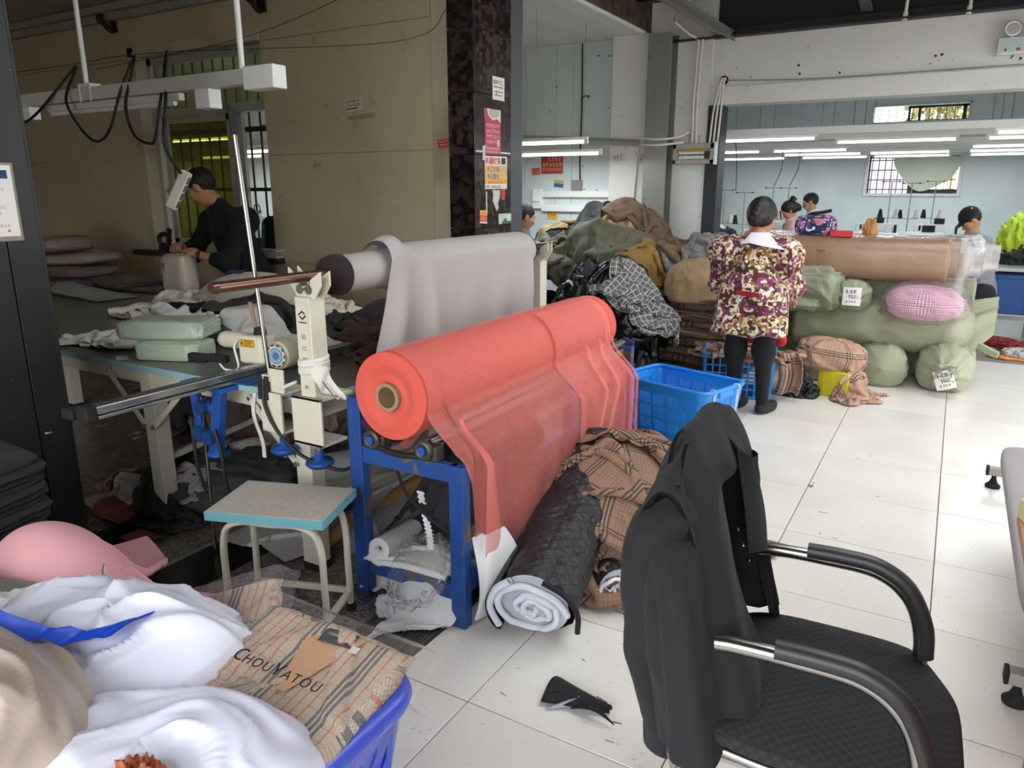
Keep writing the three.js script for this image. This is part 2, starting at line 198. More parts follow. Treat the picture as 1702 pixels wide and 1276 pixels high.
// ---------- sewing workshop shell ----------
const FZ = -15.5;
{
  const w = struct('wall_workshop', [BB(-7, -1.55, 0, 3.4, FZ - 0.2, FZ, 0), BB(-0.06, 5, 0, 3.4, FZ - 0.2, FZ, 0), BB(-1.55, -0.06, 0, 1.44, FZ - 0.2, FZ, 0), BB(-1.55, -0.06, 2.1, 2.69, FZ - 0.2, FZ, 0), BB(-1.55, -0.06, 2.96, 3.4, FZ - 0.2, FZ, 0)], G.whiteBlue, 'pale blue white end wall of the workshop');
  const j = []; for (const x of [-4.0, -3.55, -3.28, 0.28, 0.41, 0.55]) j.push(BB(x, x + 0.012, 2.2, 3.3, FZ, FZ + 0.01, 0)); part(w, 'panel_joint', j, MS(0xa9b0b0, 0.8));
  struct('wall_workshop_left', BB(-7.2, -7, 0, 3.4, FZ, WZ - 0.2, 0), G.whiteBlue, 'left wall of the workshop');
  struct('wall_workshop_right', BB(5, 5.2, 0, 3.4, FZ - 0.2, WZ, 0), G.whiteBlue, 'right wall of the workshop');
  struct('wall_workshop_front', BB(4.0, 5.2, 0, 3.4, WZ - 0.2, WZ, 0), G.whiteBlue, 'front return wall of the workshop');
  struct('ceiling_workshop', BB(-7.2, 5.2, 3.4, 3.55, FZ - 0.2, WZ, 0), G.panel[0], 'white panel ceiling of the workshop');
}
// ---------- cloth: a small mass-spring solver with collisions ----------
class HF {                                                        // heights of what already lies there
  constructor(x0, x1, z0, z1, y, cell = 0.02) { Object.assign(this, { x0, z0, cell, nx: Math.ceil((x1 - x0) / cell) + 1, nz: Math.ceil((z1 - z0) / cell) + 1 }); this.h = new Float32Array(this.nx * this.nz).fill(y); }
  at(x, z) { const i = clamp((x - this.x0) / this.cell, 0, this.nx - 1.001), j = clamp((z - this.z0) / this.cell, 0, this.nz - 1.001), a = floor(i), b = floor(j), u = i - a, v = j - b, h = this.h, k = b * this.nx + a; return lerp(lerp(h[k], h[k + 1], u), lerp(h[k + this.nx], h[k + this.nx + 1], u), v); }
  put(x, z, y) { const i = Math.round((x - this.x0) / this.cell), j = Math.round((z - this.z0) / this.cell); if (i >= 0 && j >= 0 && i < this.nx && j < this.nz && this.h[j * this.nx + i] < y) this.h[j * this.nx + i] = y; }
  add(g, pad = 0.004) { const p = g.attributes.position; for (let i = 0; i < p.count; i++) this.put(p.getX(i), p.getZ(i), p.getY(i) + pad); return g; }
  fill(f) { for (let j = 0; j < this.nz; j++) for (let i = 0; i < this.nx; i++) { const y = f(this.x0 + i * this.cell, this.z0 + j * this.cell); if (y > this.h[j * this.nx + i]) this.h[j * this.nx + i] = y; } return this; }
}
function drape(o) {
  const { nu, nv, w, h, start, pins = () => false, cols = [], steps = 140, iters = 7, fr = 0.7, self = true, bend = 0.35, grav = 0.0026, damp = 0.975, th = 0.008 } = o;
  const W = nu + 1, H = nv + 1, N = W * H, X = new Float64Array(N * 3), Q = new Float64Array(N * 3), inv = new Float64Array(N).fill(1);
  for (let j = 0; j < H; j++) for (let i = 0; i < W; i++) { const k = j * W + i, p = start(i / nu, j / nv); X.set(p, k * 3); Q.set(p, k * 3); if (pins(i, j)) inv[k] = 0; }
  const a = w / nu, b = h / nv, C = [];
  for (let j = 0; j < H; j++) for (let i = 0; i < W; i++) {
    const k = j * W + i; if (i < nu) C.push(k, k + 1, a, 1); if (j < nv) C.push(k, k + W, b, 1); if (i < nu && j < nv) C.push(k, k + W + 1, hypot(a, b), 0.5, k + 1, k + W, hypot(a, b), 0.5);
    if (i < nu - 1) C.push(k, k + 2, 2 * a, bend); if (j < nv - 1) C.push(k, k + 2 * W, 2 * b, bend);
  }
  const nC = C.length, cs = new Float64Array(C), sd = o.selfD ?? min(a, b) * 0.9, cell = sd, mapC = new Map();
  const stick = (k, f) => { for (let c = 0; c < 3; c++) Q[k * 3 + c] += (X[k * 3 + c] - Q[k * 3 + c]) * f; };
  const collide = (k) => {
    const q = k * 3;
    for (const c of cols) {
      let x = X[q], y = X[q + 1], z = X[q + 2];
      if (c.y !== undefined) { if (y < c.y + th) { X[q + 1] = c.y + th; stick(k, fr); } }
      else if (c.hf) { const g = c.hf.at(x, z) + th; if (y < g && y > g - (c.depth ?? 0.35)) { X[q + 1] += (g - y) * 0.6; stick(k, fr); } }
      else if (c.box) { const [x0, x1, y0, y1, z0, z1] = c.box; if (x > x0 - th && x < x1 + th && y > y0 - th && y < y1 + th && z > z0 - th && z < z1 + th) { const d = [x - x0 + th, x1 + th - x, y - y0 + th, y1 + th - y, z - z0 + th, z1 + th - z], m = d.indexOf(min(...d)); X[q + (m >> 1)] += m & 1 ? d[m] : -d[m]; stick(k, fr); } }
      else if (c.c) { const r = c.r.length ? c.r : [c.r, c.r, c.r], dx = (x - c.c[0]) / (r[0] + th), dy = (y - c.c[1]) / (r[1] + th), dz = (z - c.c[2]) / (r[2] + th), l = hypot(dx, dy, dz); if (l < 1 && l > 1e-6) { const s = 1 / l; X[q] = c.c[0] + dx * s * (r[0] + th); X[q + 1] = c.c[1] + dy * s * (r[1] + th); X[q + 2] = c.c[2] + dz * s * (r[2] + th); stick(k, c.fr ?? fr); } }
      else if (c.a) { const A = c.a, D = [c.b[0] - A[0], c.b[1] - A[1], c.b[2] - A[2]], L = D[0] ** 2 + D[1] ** 2 + D[2] ** 2, t = clamp(((x - A[0]) * D[0] + (y - A[1]) * D[1] + (z - A[2]) * D[2]) / L, 0, 1), ex = x - A[0] - D[0] * t, ey = y - A[1] - D[1] * t, ez = z - A[2] - D[2] * t, l = hypot(ex, ey, ez), r = (c.r2 ? lerp(c.r, c.r2, t) : c.r) + th; if (l < r && l > 1e-6) { X[q] += ex * (r / l - 1); X[q + 1] += ey * (r / l - 1); X[q + 2] += ez * (r / l - 1); stick(k, c.fr ?? fr); } }
      else if (c.f) c.f(X, q, th, () => stick(k, fr));
    }
  };
  for (let s = 0; s < steps; s++) {
    for (let k = 0; k < N; k++) if (inv[k]) for (let c = 0; c < 3; c++) { const q = k * 3 + c, v = clamp((X[q] - Q[q]) * damp, -0.03, 0.03); Q[q] = X[q]; X[q] += v - (c === 1 ? grav : 0); }
    if (o.force) o.force(X, s, inv);
    for (let it = 0; it < iters; it++) {
      for (let c = 0; c < nC; c += 4) {
        const p = cs[c] * 3, q = cs[c + 1] * 3, wa = inv[cs[c]], wb = inv[cs[c + 1]], t = wa + wb; if (!t) continue;
        const dx = X[q] - X[p], dy = X[q + 1] - X[p + 1], dz = X[q + 2] - X[p + 2], l = sqrt(dx * dx + dy * dy + dz * dz) || 1e-9, d = (cs[c + 3] * (l - cs[c + 2])) / l / t;
        X[p] += dx * d * wa; X[p + 1] += dy * d * wa; X[p + 2] += dz * d * wa; X[q] -= dx * d * wb; X[q + 1] -= dy * d * wb; X[q + 2] -= dz * d * wb;
      }
      if (self && it === iters - 2 && s % 2 === 0) {
        mapC.clear();
        for (let k = 0; k < N; k++) { const key = (floor(X[k * 3] / cell) * 73856093) ^ (floor(X[k * 3 + 1] / cell) * 19349663) ^ (floor(X[k * 3 + 2] / cell) * 83492791); const l = mapC.get(key); if (l) l.push(k); else mapC.set(key, [k]); }
        for (let k = 0; k < N; k++) {
          const q = k * 3, ix = floor(X[q] / cell), iy = floor(X[q + 1] / cell), iz = floor(X[q + 2] / cell), ki = k % W, kj = floor(k / W);
          for (let d = 0; d < 27; d++) { const l = mapC.get(((ix + (d % 3) - 1) * 73856093) ^ ((iy + (floor(d / 3) % 3) - 1) * 19349663) ^ ((iz + floor(d / 9) - 1) * 83492791)); if (!l) continue; for (const m of l) { if (m <= k || (abs((m % W) - ki) < 3 && abs(floor(m / W) - kj) < 3)) continue; const e = m * 3, dx = X[e] - X[q], dy = X[e + 1] - X[q + 1], dz = X[e + 2] - X[q + 2], r2 = dx * dx + dy * dy + dz * dz; if (r2 < sd * sd && r2 > 1e-10) { const r = sqrt(r2), f = (0.35 * (sd - r)) / r; if (inv[k]) { X[q] -= dx * f; X[q + 1] -= dy * f; X[q + 2] -= dz * f; } if (inv[m]) { X[e] += dx * f; X[e + 1] += dy * f; X[e + 2] += dz * f; } } } }
        }
      }
      if (it % 3 === 2 || it === iters - 1) for (let k = 0; k < N; k++) if (inv[k]) collide(k);
    }
  }
  return fine(X, nu, nv, w, h, o.up ?? 2, o.thick ?? 0.004);
}
function fine(X, nu, nv, w, h, up, thick) {                        // a smoother, denser mesh through the solved points
  const W = nu + 1, cr = (a, b, c, d, t) => 0.5 * (2 * b + (c - a) * t + (2 * a - 5 * b + 4 * c - d) * t * t + (3 * b - a - 3 * c + d) * t * t * t);
  const P = (i, j, c) => X[(clamp(j, 0, nv) * W + clamp(i, 0, nu)) * 3 + c];
  return sheet(nu * up, nv * up, (u, v) => { const x = u * nu, y = v * nv, i = min(floor(x), nu - 1), j = min(floor(y), nv - 1), s = x - i, t = y - j, o = []; for (let c = 0; c < 3; c++) { const r = []; for (let b = -1; b < 3; b++) r.push(cr(P(i - 1, j + b, c), P(i, j + b, c), P(i + 1, j + b, c), P(i + 2, j + b, c), s)); o.push(cr(...r, t)); } return o; }, thick, w, h);
}
// a crumpled piece of cloth let fall on what lies at hf
function crumple(hf, x, z, w, h, s, o = {}) {
  const { rot = 0, seed = 1, n = 34, lift = 0.12, amp = 0.1, cols = [], sx = s, sz = s } = o, ca = cos(rot), sa = sin(rot), nu = n, nv = Math.round((n * h) / w);
  const y0 = o.y0 ?? (() => { let m = -9; for (let i = -2; i <= 2; i++) for (let j = -2; j <= 2; j++) m = max(m, hf.at(x + i * w * s * 0.2, z + j * h * s * 0.2)); return m; })();
  const g = drape({ nu, nv, w, h, th: o.th ?? 0.01, start: (u, v) => { const a = (u - 0.5) * w * sx, b = (v - 0.5) * h * sz, q = amp * (fbm(u * 4 + seed * 9.1, v * 4 * h / w, seed * 3.7, 3)); return [x + a * ca - b * sa + 0.5 * q * ca, y0 + lift + amp + 1.6 * amp * fbm(u * 5 * (w / 0.6), v * 5 * (h / 0.6), seed * 5.3, 3), z + a * sa + b * ca + 0.5 * amp * fbm(u * 4, v * 4, seed * 8.9 + 40, 3)]; }, cols: [{ hf }, ...cols], steps: o.steps ?? 120, fr: o.fr ?? 0.8, bend: o.bend ?? 0.25, up: o.up ?? 2, thick: o.thick ?? 0.005, self: o.self ?? true });
  hf.add(g); return g;
}
// ---------- solids from distance fields (bodies, bundles) ----------
function solid(f, [x0, y0, z0], [x1, y1, z1], c) {
  const nx = Math.ceil((x1 - x0) / c) + 1, ny = Math.ceil((y1 - y0) / c) + 1, nz = Math.ceil((z1 - z0) / c) + 1, D = new Float32Array(nx * ny * nz), at3 = (i, j, k) => (k * ny + j) * nx + i, vid = new Int32Array(nx * ny * nz).fill(-1), P = [], id = [];
  for (let k = 0; k < nz; k++) for (let j = 0; j < ny; j++) for (let i = 0; i < nx; i++) D[at3(i, j, k)] = f(x0 + i * c, y0 + j * c, z0 + k * c);
  for (let k = 0; k < nz - 1; k++) for (let j = 0; j < ny - 1; j++) for (let i = 0; i < nx - 1; i++) {
    let n = 0, sx = 0, sy = 0, sz = 0;
    const v = []; for (let e = 0; e < 8; e++) v.push(D[at3(i + (e & 1), j + ((e >> 1) & 1), k + (e >> 2))]);
    for (let e = 0; e < 8; e++) for (const b of [1, 2, 4]) if (!(e & b)) { const p = v[e], q = v[e | b]; if (p < 0 !== q < 0) { const t = p / (p - q); n++; sx += (e & 1) + (b === 1 ? t : 0); sy += ((e >> 1) & 1) + (b === 2 ? t : 0); sz += (e >> 2) + (b === 4 ? t : 0); } }
    if (n) { vid[at3(i, j, k)] = P.length / 3; P.push(x0 + (i + sx / n) * c, y0 + (j + sy / n) * c, z0 + (k + sz / n) * c); }
  }
  const quad = (a, b, d, e, flip) => { if (a < 0 || b < 0 || d < 0 || e < 0) return; if (flip) id.push(a, d, b, a, e, d); else id.push(a, b, d, a, d, e); };
  for (let k = 1; k < nz - 1; k++) for (let j = 1; j < ny - 1; j++) for (let i = 1; i < nx - 1; i++) {
    const a = D[at3(i, j, k)] < 0;
    if (a !== D[at3(i + 1, j, k)] < 0) quad(vid[at3(i, j - 1, k - 1)], vid[at3(i, j, k - 1)], vid[at3(i, j, k)], vid[at3(i, j - 1, k)], !a);
    if (a !== D[at3(i, j + 1, k)] < 0) quad(vid[at3(i - 1, j, k - 1)], vid[at3(i - 1, j, k)], vid[at3(i, j, k)], vid[at3(i, j, k - 1)], !a);
    if (a !== D[at3(i, j, k + 1)] < 0) quad(vid[at3(i - 1, j - 1, k)], vid[at3(i, j - 1, k)], vid[at3(i, j, k)], vid[at3(i - 1, j, k)], !a);
  }
  const g = new THREE.BufferGeometry(); g.setAttribute('position', new THREE.Float32BufferAttribute(P, 3)); g.setIndex(id);
  const uv = new Float32Array((P.length / 3) * 2), N = new Float32Array(P.length), e = c * 0.6;
  for (let i = 0; i < P.length; i += 3) { const x = P[i], y = P[i + 1], z = P[i + 2], a = f(x + e, y, z) - f(x - e, y, z), b = f(x, y + e, z) - f(x, y - e, z), d = f(x, y, z + e) - f(x, y, z - e), l = hypot(a, b, d) || 1; N[i] = a / l; N[i + 1] = b / l; N[i + 2] = d / l; const top = abs(N[i + 1]) > 0.75; uv[(i / 3) * 2] = !top && abs(N[i]) > abs(N[i + 2]) ? z : x; uv[(i / 3) * 2 + 1] = top ? z : y; }
  g.setAttribute('normal', new THREE.BufferAttribute(N, 3)); g.setAttribute('uv', new THREE.BufferAttribute(uv, 2));
  return g;
}
const smin = (a, b, k) => { const h = max(k - abs(a - b), 0) / k; return min(a, b) - h * h * k * 0.25; };
function cone(x, y, z, a, b, ra, rb) { const dx = b[0] - a[0], dy = b[1] - a[1], dz = b[2] - a[2], px = x - a[0], py = y - a[1], pz = z - a[2], t = clamp((px * dx + py * dy + pz * dz) / (dx * dx + dy * dy + dz * dz || 1e-9), 0, 1); return hypot(px - dx * t, py - dy * t, pz - dz * t) - lerp(ra, rb, t); }
const ell = (x, y, z, c, r) => { const a = (x - c[0]) / r[0], b = (y - c[1]) / r[1], d = (z - c[2]) / r[2], l = hypot(a, b, d); return (l - 1) * min(r[0], r[1], r[2]); };
// a heap blob with folds: an ellipsoid whose skin is pushed about by ridged noise; flat at the bottom
function heap(rx, ry, rz, o = {}) {
  const { seed = 1, amp = 0.14, freq = 5, nu = 72, nv = 40, sq = 0.8, bottom = -0.25, fold = [1, 0.5, 1] } = o;
  return sheet(nu, nv, (u, v) => {
    const a = u * TAU, b = (v - 0.5) * PI, cx = Math.sign(cos(a)) * pow(abs(cos(a)), sq), cz = Math.sign(sin(a)) * pow(abs(sin(a)), sq), cb = pow(max(cos(b), 0), sq), y = Math.sign(sin(b)) * pow(abs(sin(b)), sq);
    let X = cx * cb, Z = cz * cb, Y = max(y, bottom); const wx = X * fold[0] * freq + seed * 13, wy = Y * fold[1] * freq, wz = Z * fold[2] * freq + seed * 7, q = fbm(wx * 0.5, wy * 0.5, wz * 0.5, 2) * 1.6, rd = 1 - 2.2 * abs(n3(wx + q, wy + q, wz - q)), rd2 = 1 - 2 * abs(n3(wx * 2.1 + 5 - q, wy * 2.1, wz * 2.1 + q)), m = 1 + amp * (0.7 * rd + 0.35 * rd2 - 0.3) * (Y > bottom ? 1 : 0.5) * min(1, cb * 3 + 0.25);
    return [X * rx * m, (Y - bottom) * ry * (Y > 0 ? m : 1), Z * rz * m];
  }, 0, TAU * max(rx, rz), PI * ry, true);
}
// ---------- strokes of the Chinese characters that the notices show (on a 10 x 10 grid) ----------
const CJ = { 机: ['2 0 2 10', '0 3 4 3', '2 4 0 7', '2 4 4 6', '5 1 5 6 4 10', '5 1 8 1 8 9 9.5 9 9.5 8'], 器: ['1 0 4 0 4 3 1 3 1 0', '6 0 9 0 9 3 6 3 6 0', '0 5 10 5', '5 3.5 4 5.5 0 7', '5 5 10 7', '1 7 4 7 4 10 1 10 1 7', '6 7 9 7 9 10 6 10 6 7'], 钉: ['2 0 0 3', '1 2 4 2', '1 4 4 4', '0 6 4 6', '2 4 2 9.5 4 8.5', '5 2 10 2', '7.5 2 7.5 9.5 6 9'], 珠: ['0 1 4 1', '0 5 4 5', '2 1 2 9', '0 9 4 8.5', '6 0 5 3', '5 2 9 2', '4.5 5 10 5', '7.3 0 7.3 10', '7 5 4.5 9', '7.5 5 10 9'], 手: ['8 0 2 1', '1 3.5 9 3.5', '0 6 10 6', '5 1 5 9.5 3.5 9'], 工: ['1 1 9 1', '5 1 5 9', '0 9 10 9'], 专: ['1.5 1.5 8.5 1.5', '0 4 10 4', '4.5 0 3 6 8 6 5 8.5', '4 7.5 7 10'], 业: ['3.5 0 3.5 9', '6.5 0 6.5 9', '0.5 3 2 7', '9.5 3 8 7', '0 9.2 10 9.2'], 整: ['0 1 5 1', '2.5 0 2.5 5', '1 2 4 2 4 3.5 1 3.5 1 2', '6.5 0 5.5 2.5', '6 1.5 10 1.5', '8.5 1.5 6 5', '6.5 2.5 10 5', '1.5 6 8.5 6', '5 6 5 9.6', '5 7.8 8 7.8', '2.5 7.5 2.5 9.6', '0 9.8 10 9.8'], 边: ['4 2.5 9 2.5 8.5 8 7 7.5', '6 0.5 5.5 4 3.5 7.5', '1 1 2 2.5', '0 4 2 4 1.5 8', '1 8 3 9.5 10 9.8'], 临: ['0.5 1 0.5 8', '2.5 0 2.5 10', '6 0 4 4', '5 2 10 2', '7 3 8 4.5', '4 6 9.5 6 9.5 9.8 4 9.8 4 6', '6.8 6 6.8 9.8'], 时: ['0.5 1 3.5 1 3.5 8.5 0.5 8.5 0.5 1', '0.5 4.6 3.5 4.6', '4.5 3 10 3', '8 0 8 9.5 6.5 9', '5.5 5 6.5 7'], 大: ['0 3.5 10 3.5', '5 0 4.5 5 0.5 10', '5 4.5 9.8 10'], 江: ['1 0.5 2.5 2', '0 3.5 1.5 5', '0.5 9.5 2.8 6', '4 1.5 9.5 1.5', '6.8 1.5 6.8 9', '3.5 9 10 9'], 高: ['5 0 5 1.5', '0 1.7 10 1.7', '2.5 3 7.5 3 7.5 4.7 2.5 4.7 2.5 3', '1 10 1 6 9 6 9 9.6 8 9.3', '3 7.3 7 7.3 7 9 3 9 3 7.3'], 翔: ['1 0.5 2 2', '4 0.5 3 2', '0 2.5 5 2.5', '0.5 4.5 4.5 4.5', '0 7 5 7', '2.5 2.5 2.5 8 0.5 10', '5.6 1 7.6 1 7.6 9', '8 1 10 1 10 9'], 电: ['1.5 2 8.5 2 8.5 7 1.5 7 1.5 2', '1.5 4.5 8.5 4.5', '5 0 5 9.5 9.5 9.5 9.5 8'], 话: ['1 1 2 2', '0 4 2 4 2 9 3 8', '9 0.5 4.5 1.5', '4 3.5 10 3.5', '7 1 7 6', '5 6 9 6 9 9.6 5 9.6 5 6'] };
function cjk(g, ch, x, y, s, color, w = 0.11) { g.strokeStyle = color; g.lineWidth = s * w; g.lineCap = 'square'; for (const st of CJ[ch] ?? []) { const n = st.split(' ').map(Number); g.beginPath(); for (let i = 0; i < n.length; i += 2) g[i ? 'lineTo' : 'moveTo'](x + (n[i] * s) / 10, y + (n[i + 1] * s) / 10); g.stroke(); } }
function line(g, txt, x, y, s, color, gap = 1.12, w) { [...txt].forEach((c, i) => cjk(g, c, x + i * s * gap, y, s, color, w)); }
function blurText(g, x, y, w, h, color, seed) { const r = rng(seed), n = Math.round(w / h); g.strokeStyle = color; g.lineWidth = max(1, h * 0.1); for (let i = 0; i < n; i++) for (let k = 0; k < 5; k++) { const a = x + i * h + r() * h * 0.2, b = y + r() * h; g.beginPath(); if (r() < 0.5) { g.moveTo(a, b); g.lineTo(a + h * 0.7, b); } else { g.moveTo(a + r() * h * 0.7, y); g.lineTo(a + r() * h * 0.7, y + h); } g.stroke(); } }
// ---------- window of the beige wall ----------
const GL = { clear: MP(0xffffff, 0.04, { transmission: 1, thickness: 0, ior: 1.45 }), green: MP(0x98a05c, 0.08, { transmission: 0.85, thickness: 0, ior: 1.45 }), film: MP(0xffffff, 0.1, { transmission: 0.97, thickness: 0, ior: 1.35, bumpMap: fuzz, bumpScale: 0.0025 }) };
{
  const w = struct('window_1', [BB(-6.42, -6.33, 0.98, 2.7, BZ - 0.2, BZ + 0.012, 0.004), BB(-6.42, -4.78, 2.62, 2.7, BZ - 0.2, BZ + 0.012, 0.004)], G.pilaster, 'tall barred window with green glass in the beige wall');
  const fr = MS(0xb9b7ad, 0.45, { metalness: 0.4 }), z = BZ - 0.13;
  part(w, 'window_frame', [BB(-6.33, -6.27, 0.98, 2.62, z - 0.03, z + 0.03), BB(-4.83, -4.78, 0.98, 2.62, z - 0.03, z + 0.03), BB(-6.33, -4.78, 2.56, 2.62, z - 0.03, z + 0.03), BB(-6.33, -4.78, 2.13, 2.2, z - 0.035, z + 0.035), BB(-6.33, -4.78, 0.98, 1.03, z - 0.03, z + 0.03)], fr);
  part(w, 'sash', [BB(-6.2, -6.13, 1.03, 2.13, z - 0.01, z + 0.03), BB(-5.36, -5.27, 1.03, 2.13, z - 0.01, z + 0.03), BB(-6.2, -5.27, 2.07, 2.13, z - 0.01, z + 0.03), BB(-6.2, -5.27, 1.03, 1.09, z - 0.01, z + 0.03), BB(-5.27, -5.2, 1.03, 2.13, z - 0.03, z)], fr);
  part(w, 'green_pane', BB(-6.13, -5.36, 1.09, 2.07, z + 0.008, z + 0.013, 0), GL.green);
  part(w, 'green_pane', BB(-6.27, -4.83, 2.2, 2.56, z - 0.003, z + 0.003, 0), MP(0xc6cfb4, 0.1, { transmission: 0.88, thickness: 0, ior: 1.45 }));
  for (let i = 0; i < 11; i++) part(w, 'bar', rod([-6.22 + i * 0.13, 1.0, BZ - 0.19], [-6.22 + i * 0.13, 2.6, BZ - 0.19], 0.009), G.darksteel);
  part(w, 'bar', [BB(-6.3, -4.8, 1.5, 1.53, BZ - 0.2, BZ - 0.18, 0.002), BB(-6.3, -4.8, 1.98, 2.02, BZ - 0.2, BZ - 0.18, 0.002)], G.darksteel);
  part(w, 'sill', BB(-6.6, -4.68, 0.93, 0.975, BZ - 0.2, BZ + 0.08, 0.006), MS(0x24211f, 0.45));
}
// ---------- tube lights ----------
const glow = new THREE.MeshStandardMaterial({ color: 0xffffff, emissive: new THREE.Color(1, 0.99, 0.96), emissiveIntensity: 3.2, roughness: 0.4 });
function tubeLight(x0, x1, y, z, label, group, power = 9) {
  const t = thing('tube_light', label, 'tube light', [(x0 + x1) / 2, y, z], 0, group), L = x1 - x0;
  part(t, 'tube', at(new THREE.CylinderGeometry(0.014, 0.014, L - 0.06, 12), [0, 0, 0], [0, 0, PI / 2]), glow);
  part(t, 'batten', B(L, 0.028, 0.03, 0, 0.03, 0, 0.004), G.frost);
  for (const s of [-1, 1]) part(t, 'end_cap', at(new THREE.CylinderGeometry(0.017, 0.017, 0.035, 12), [s * (L / 2 - 0.016), 0, 0], [0, 0, PI / 2]), G.plastic);
  const l = new THREE.RectAreaLight(0xf4fbff, power, L - 0.08, 0.03); l.position.set((x0 + x1) / 2, y - 0.018, z); l.rotation.x = -PI / 2; scene.add(l);
  return t;
}
function trunk(name, label, x0, x1, y, z, h = 0.06, d = 0.07, group) { return solo(name, BB(x0, x1, y, y + h, z - d / 2, z + d / 2, 0.003), G.frost, label, 'cable duct', group); }
// workshop lights: rows from the opening to the end wall
{
  const rows = [[-9.0, 2.055], [-9.8, 2.05], [-11.6, 2.05], [-12.9, 2.05], [-14.2, 2.05]], segs = [[[-2.65, -1.43], [0.2, 1.45]], [[-1.36, -0.1], [0.15, 1.4]], [[-3.6, -2.6], [-2.45, -1.42], [0.02, 1.3]], [[-2.55, -1.38], [-1.3, -0.2], [0.0, 1.25]], [[-3.9, -2.75], [-2.5, -1.42], [-1.36, -0.22], [0.02, 1.3]]];
  const rn = ['nearest', 'second', 'third', 'fourth', 'farthest'];
  rows.forEach(([z, y], r) => {
    trunk('cable_duct', 'white cable duct above the ' + rn[r] + ' row of workshop tubes', -4.6, 3.6, y + 0.045, z, 0.075, 0.08, 'workshop cable ducts');
    segs[r].forEach(([a, b], i) => tubeLight(a, b, y, z, `lit white tube in the ${rn[r]} workshop row, ${['first', 'second', 'third', 'fourth'][i]} from the left`, 'workshop tube lights', 90));
    for (const x of [-4.2, -1.4, 1.6]) solo('ceiling_hanger', rod([x, y + 0.1, z], [x, 3.4, z], 0.006), G.iron, 'thin rod hanging the workshop cable ducts', 'rod', 'workshop duct hangers');
  });
}
// tube lights of the white back room
{
  solo('light_rail', [bar([-5.9, 2.09, -5.25], [-2.93, 1.98, -7.55], 0.05, 0.05)], G.steel, 'grey steel rail carrying cables across the back room', 'rail');
  tubeLight(-4.0, -2.88, 1.92, -6.2, 'lit tube seen just right of the marble column', 'back room tube lights', 140);
  tubeLight(-4.1, -3.1, 1.86, -7.0, 'far lit tube at the edge of the marble column', 'back room tube lights', 140);
  tubeLight(-8.6, -7.45, 2.1, -6.2, 'upper lit tube seen through the green window pane', 'back room tube lights', 140);
  tubeLight(-9.0, -7.75, 1.93, -6.9, 'lower lit tube seen through the green window pane', 'back room tube lights', 140);
  tubeLight(-7.3, -6.2, 1.94, -6.2, 'lit tube seen through the open barred window', 'back room tube lights', 140);
  for (const [x, y, z, n] of [[-3.4, 1.95, -6.2, 'near the marble column'], [-3.3, 1.89, -7.0, 'farther behind the marble column'], [-8.0, 2.13, -6.2, 'of the upper tube behind the window'], [-8.4, 1.96, -6.9, 'of the lower tube behind the window']]) solo('tube_hanger', rod([x, y, z], [x, CH + 0.01, z], 0.0025), G.iron, 'thin hanger rod ' + n, 'rod');
  trunk('cable_duct', 'white cable duct seen through the barred window', -9, -5, 2.0, -6.2, 0.08, 0.08);
}
// ---------- switch box, conduits, emergency light on the cross wall ----------
{
  const t = thing('switch_box', 'grey metal switch box with a row of breakers on the white pier', 'switch box', [-2.41, 1.87, WZ + 0.07]);
  part(t, 'body', [BB(-0.215, 0.215, -0.1, 0.1, -0.05, 0.03, 0.006)], MS(0x9b9993, 0.5, { metalness: 0.3 }));
  part(t, 'cover', [BB(-0.215, 0.215, -0.1, -0.06, 0.03, 0.05, 0.004), BB(-0.215, 0.215, 0.045, 0.1, 0.03, 0.05, 0.004), BB(-0.215, -0.18, -0.1, 0.1, 0.03, 0.05, 0.004), BB(0.17, 0.215, -0.1, 0.1, 0.03, 0.05, 0.004)], MS(0xa9a59b, 0.5));
  part(t, 'brass_strip', BB(-0.18, 0.17, 0.025, 0.045, 0.03, 0.04, 0.002), MS(0xb98a3a, 0.5));
  for (let i = 0; i < 11; i++) { const b = part(t, 'breaker', BB(-0.15 + i * 0.024, -0.128 + i * 0.024, -0.05, 0.02, 0.03, 0.045, 0.002), G.plastic); part(b, 'switch', BB(-0.146 + i * 0.024, -0.132 + i * 0.024, -0.022, -0.006, 0.045, 0.055, 0.002), MS(0x27304a, 0.5)); }
  part(t, 'main_breaker', BB(0.115, 0.165, -0.05, 0.02, 0.03, 0.05, 0.003), MS(0x2a2c33, 0.5));
  part(t, 'side_flange', BB(0.213, 0.23, -0.11, 0.11, -0.05, 0.06, 0.002), G.frost);
}
const pipeW = MS(0xe2ddd0, 0.5);
solo('conduit', tube([[-2.45, 1.97, WZ + 0.05], [-2.46, 2.4, WZ + 0.05], [-2.44, 2.95, WZ + 0.06], [-2.52, 3.0, WZ + 0.16], [-2.62, 3.1, WZ + 0.3], [-2.58, 3.28, WZ + 0.1], [-2.45, 3.42, WZ + 0.05], [-1.6, 3.46, -7.6]], 0.012, 60, 8, false, 0.05), pipeW, 'left cream conduit climbing from the switch box to the roof', 'conduit');
solo('conduit', tube([[-2.41, 1.97, WZ + 0.05], [-2.42, 2.4, WZ + 0.05], [-2.4, 2.96, WZ + 0.06]], 0.012, 20, 8), pipeW, 'right cream conduit climbing from the switch box', 'conduit');
solo('conduit', tube([[-2.3, 3.28, -7.5], [-1.75, 3.4, -7.4], [-1.0, 3.47, -6.9]], 0.012, 24, 8), pipeW, 'cream conduit slanting up under the black roof', 'conduit');
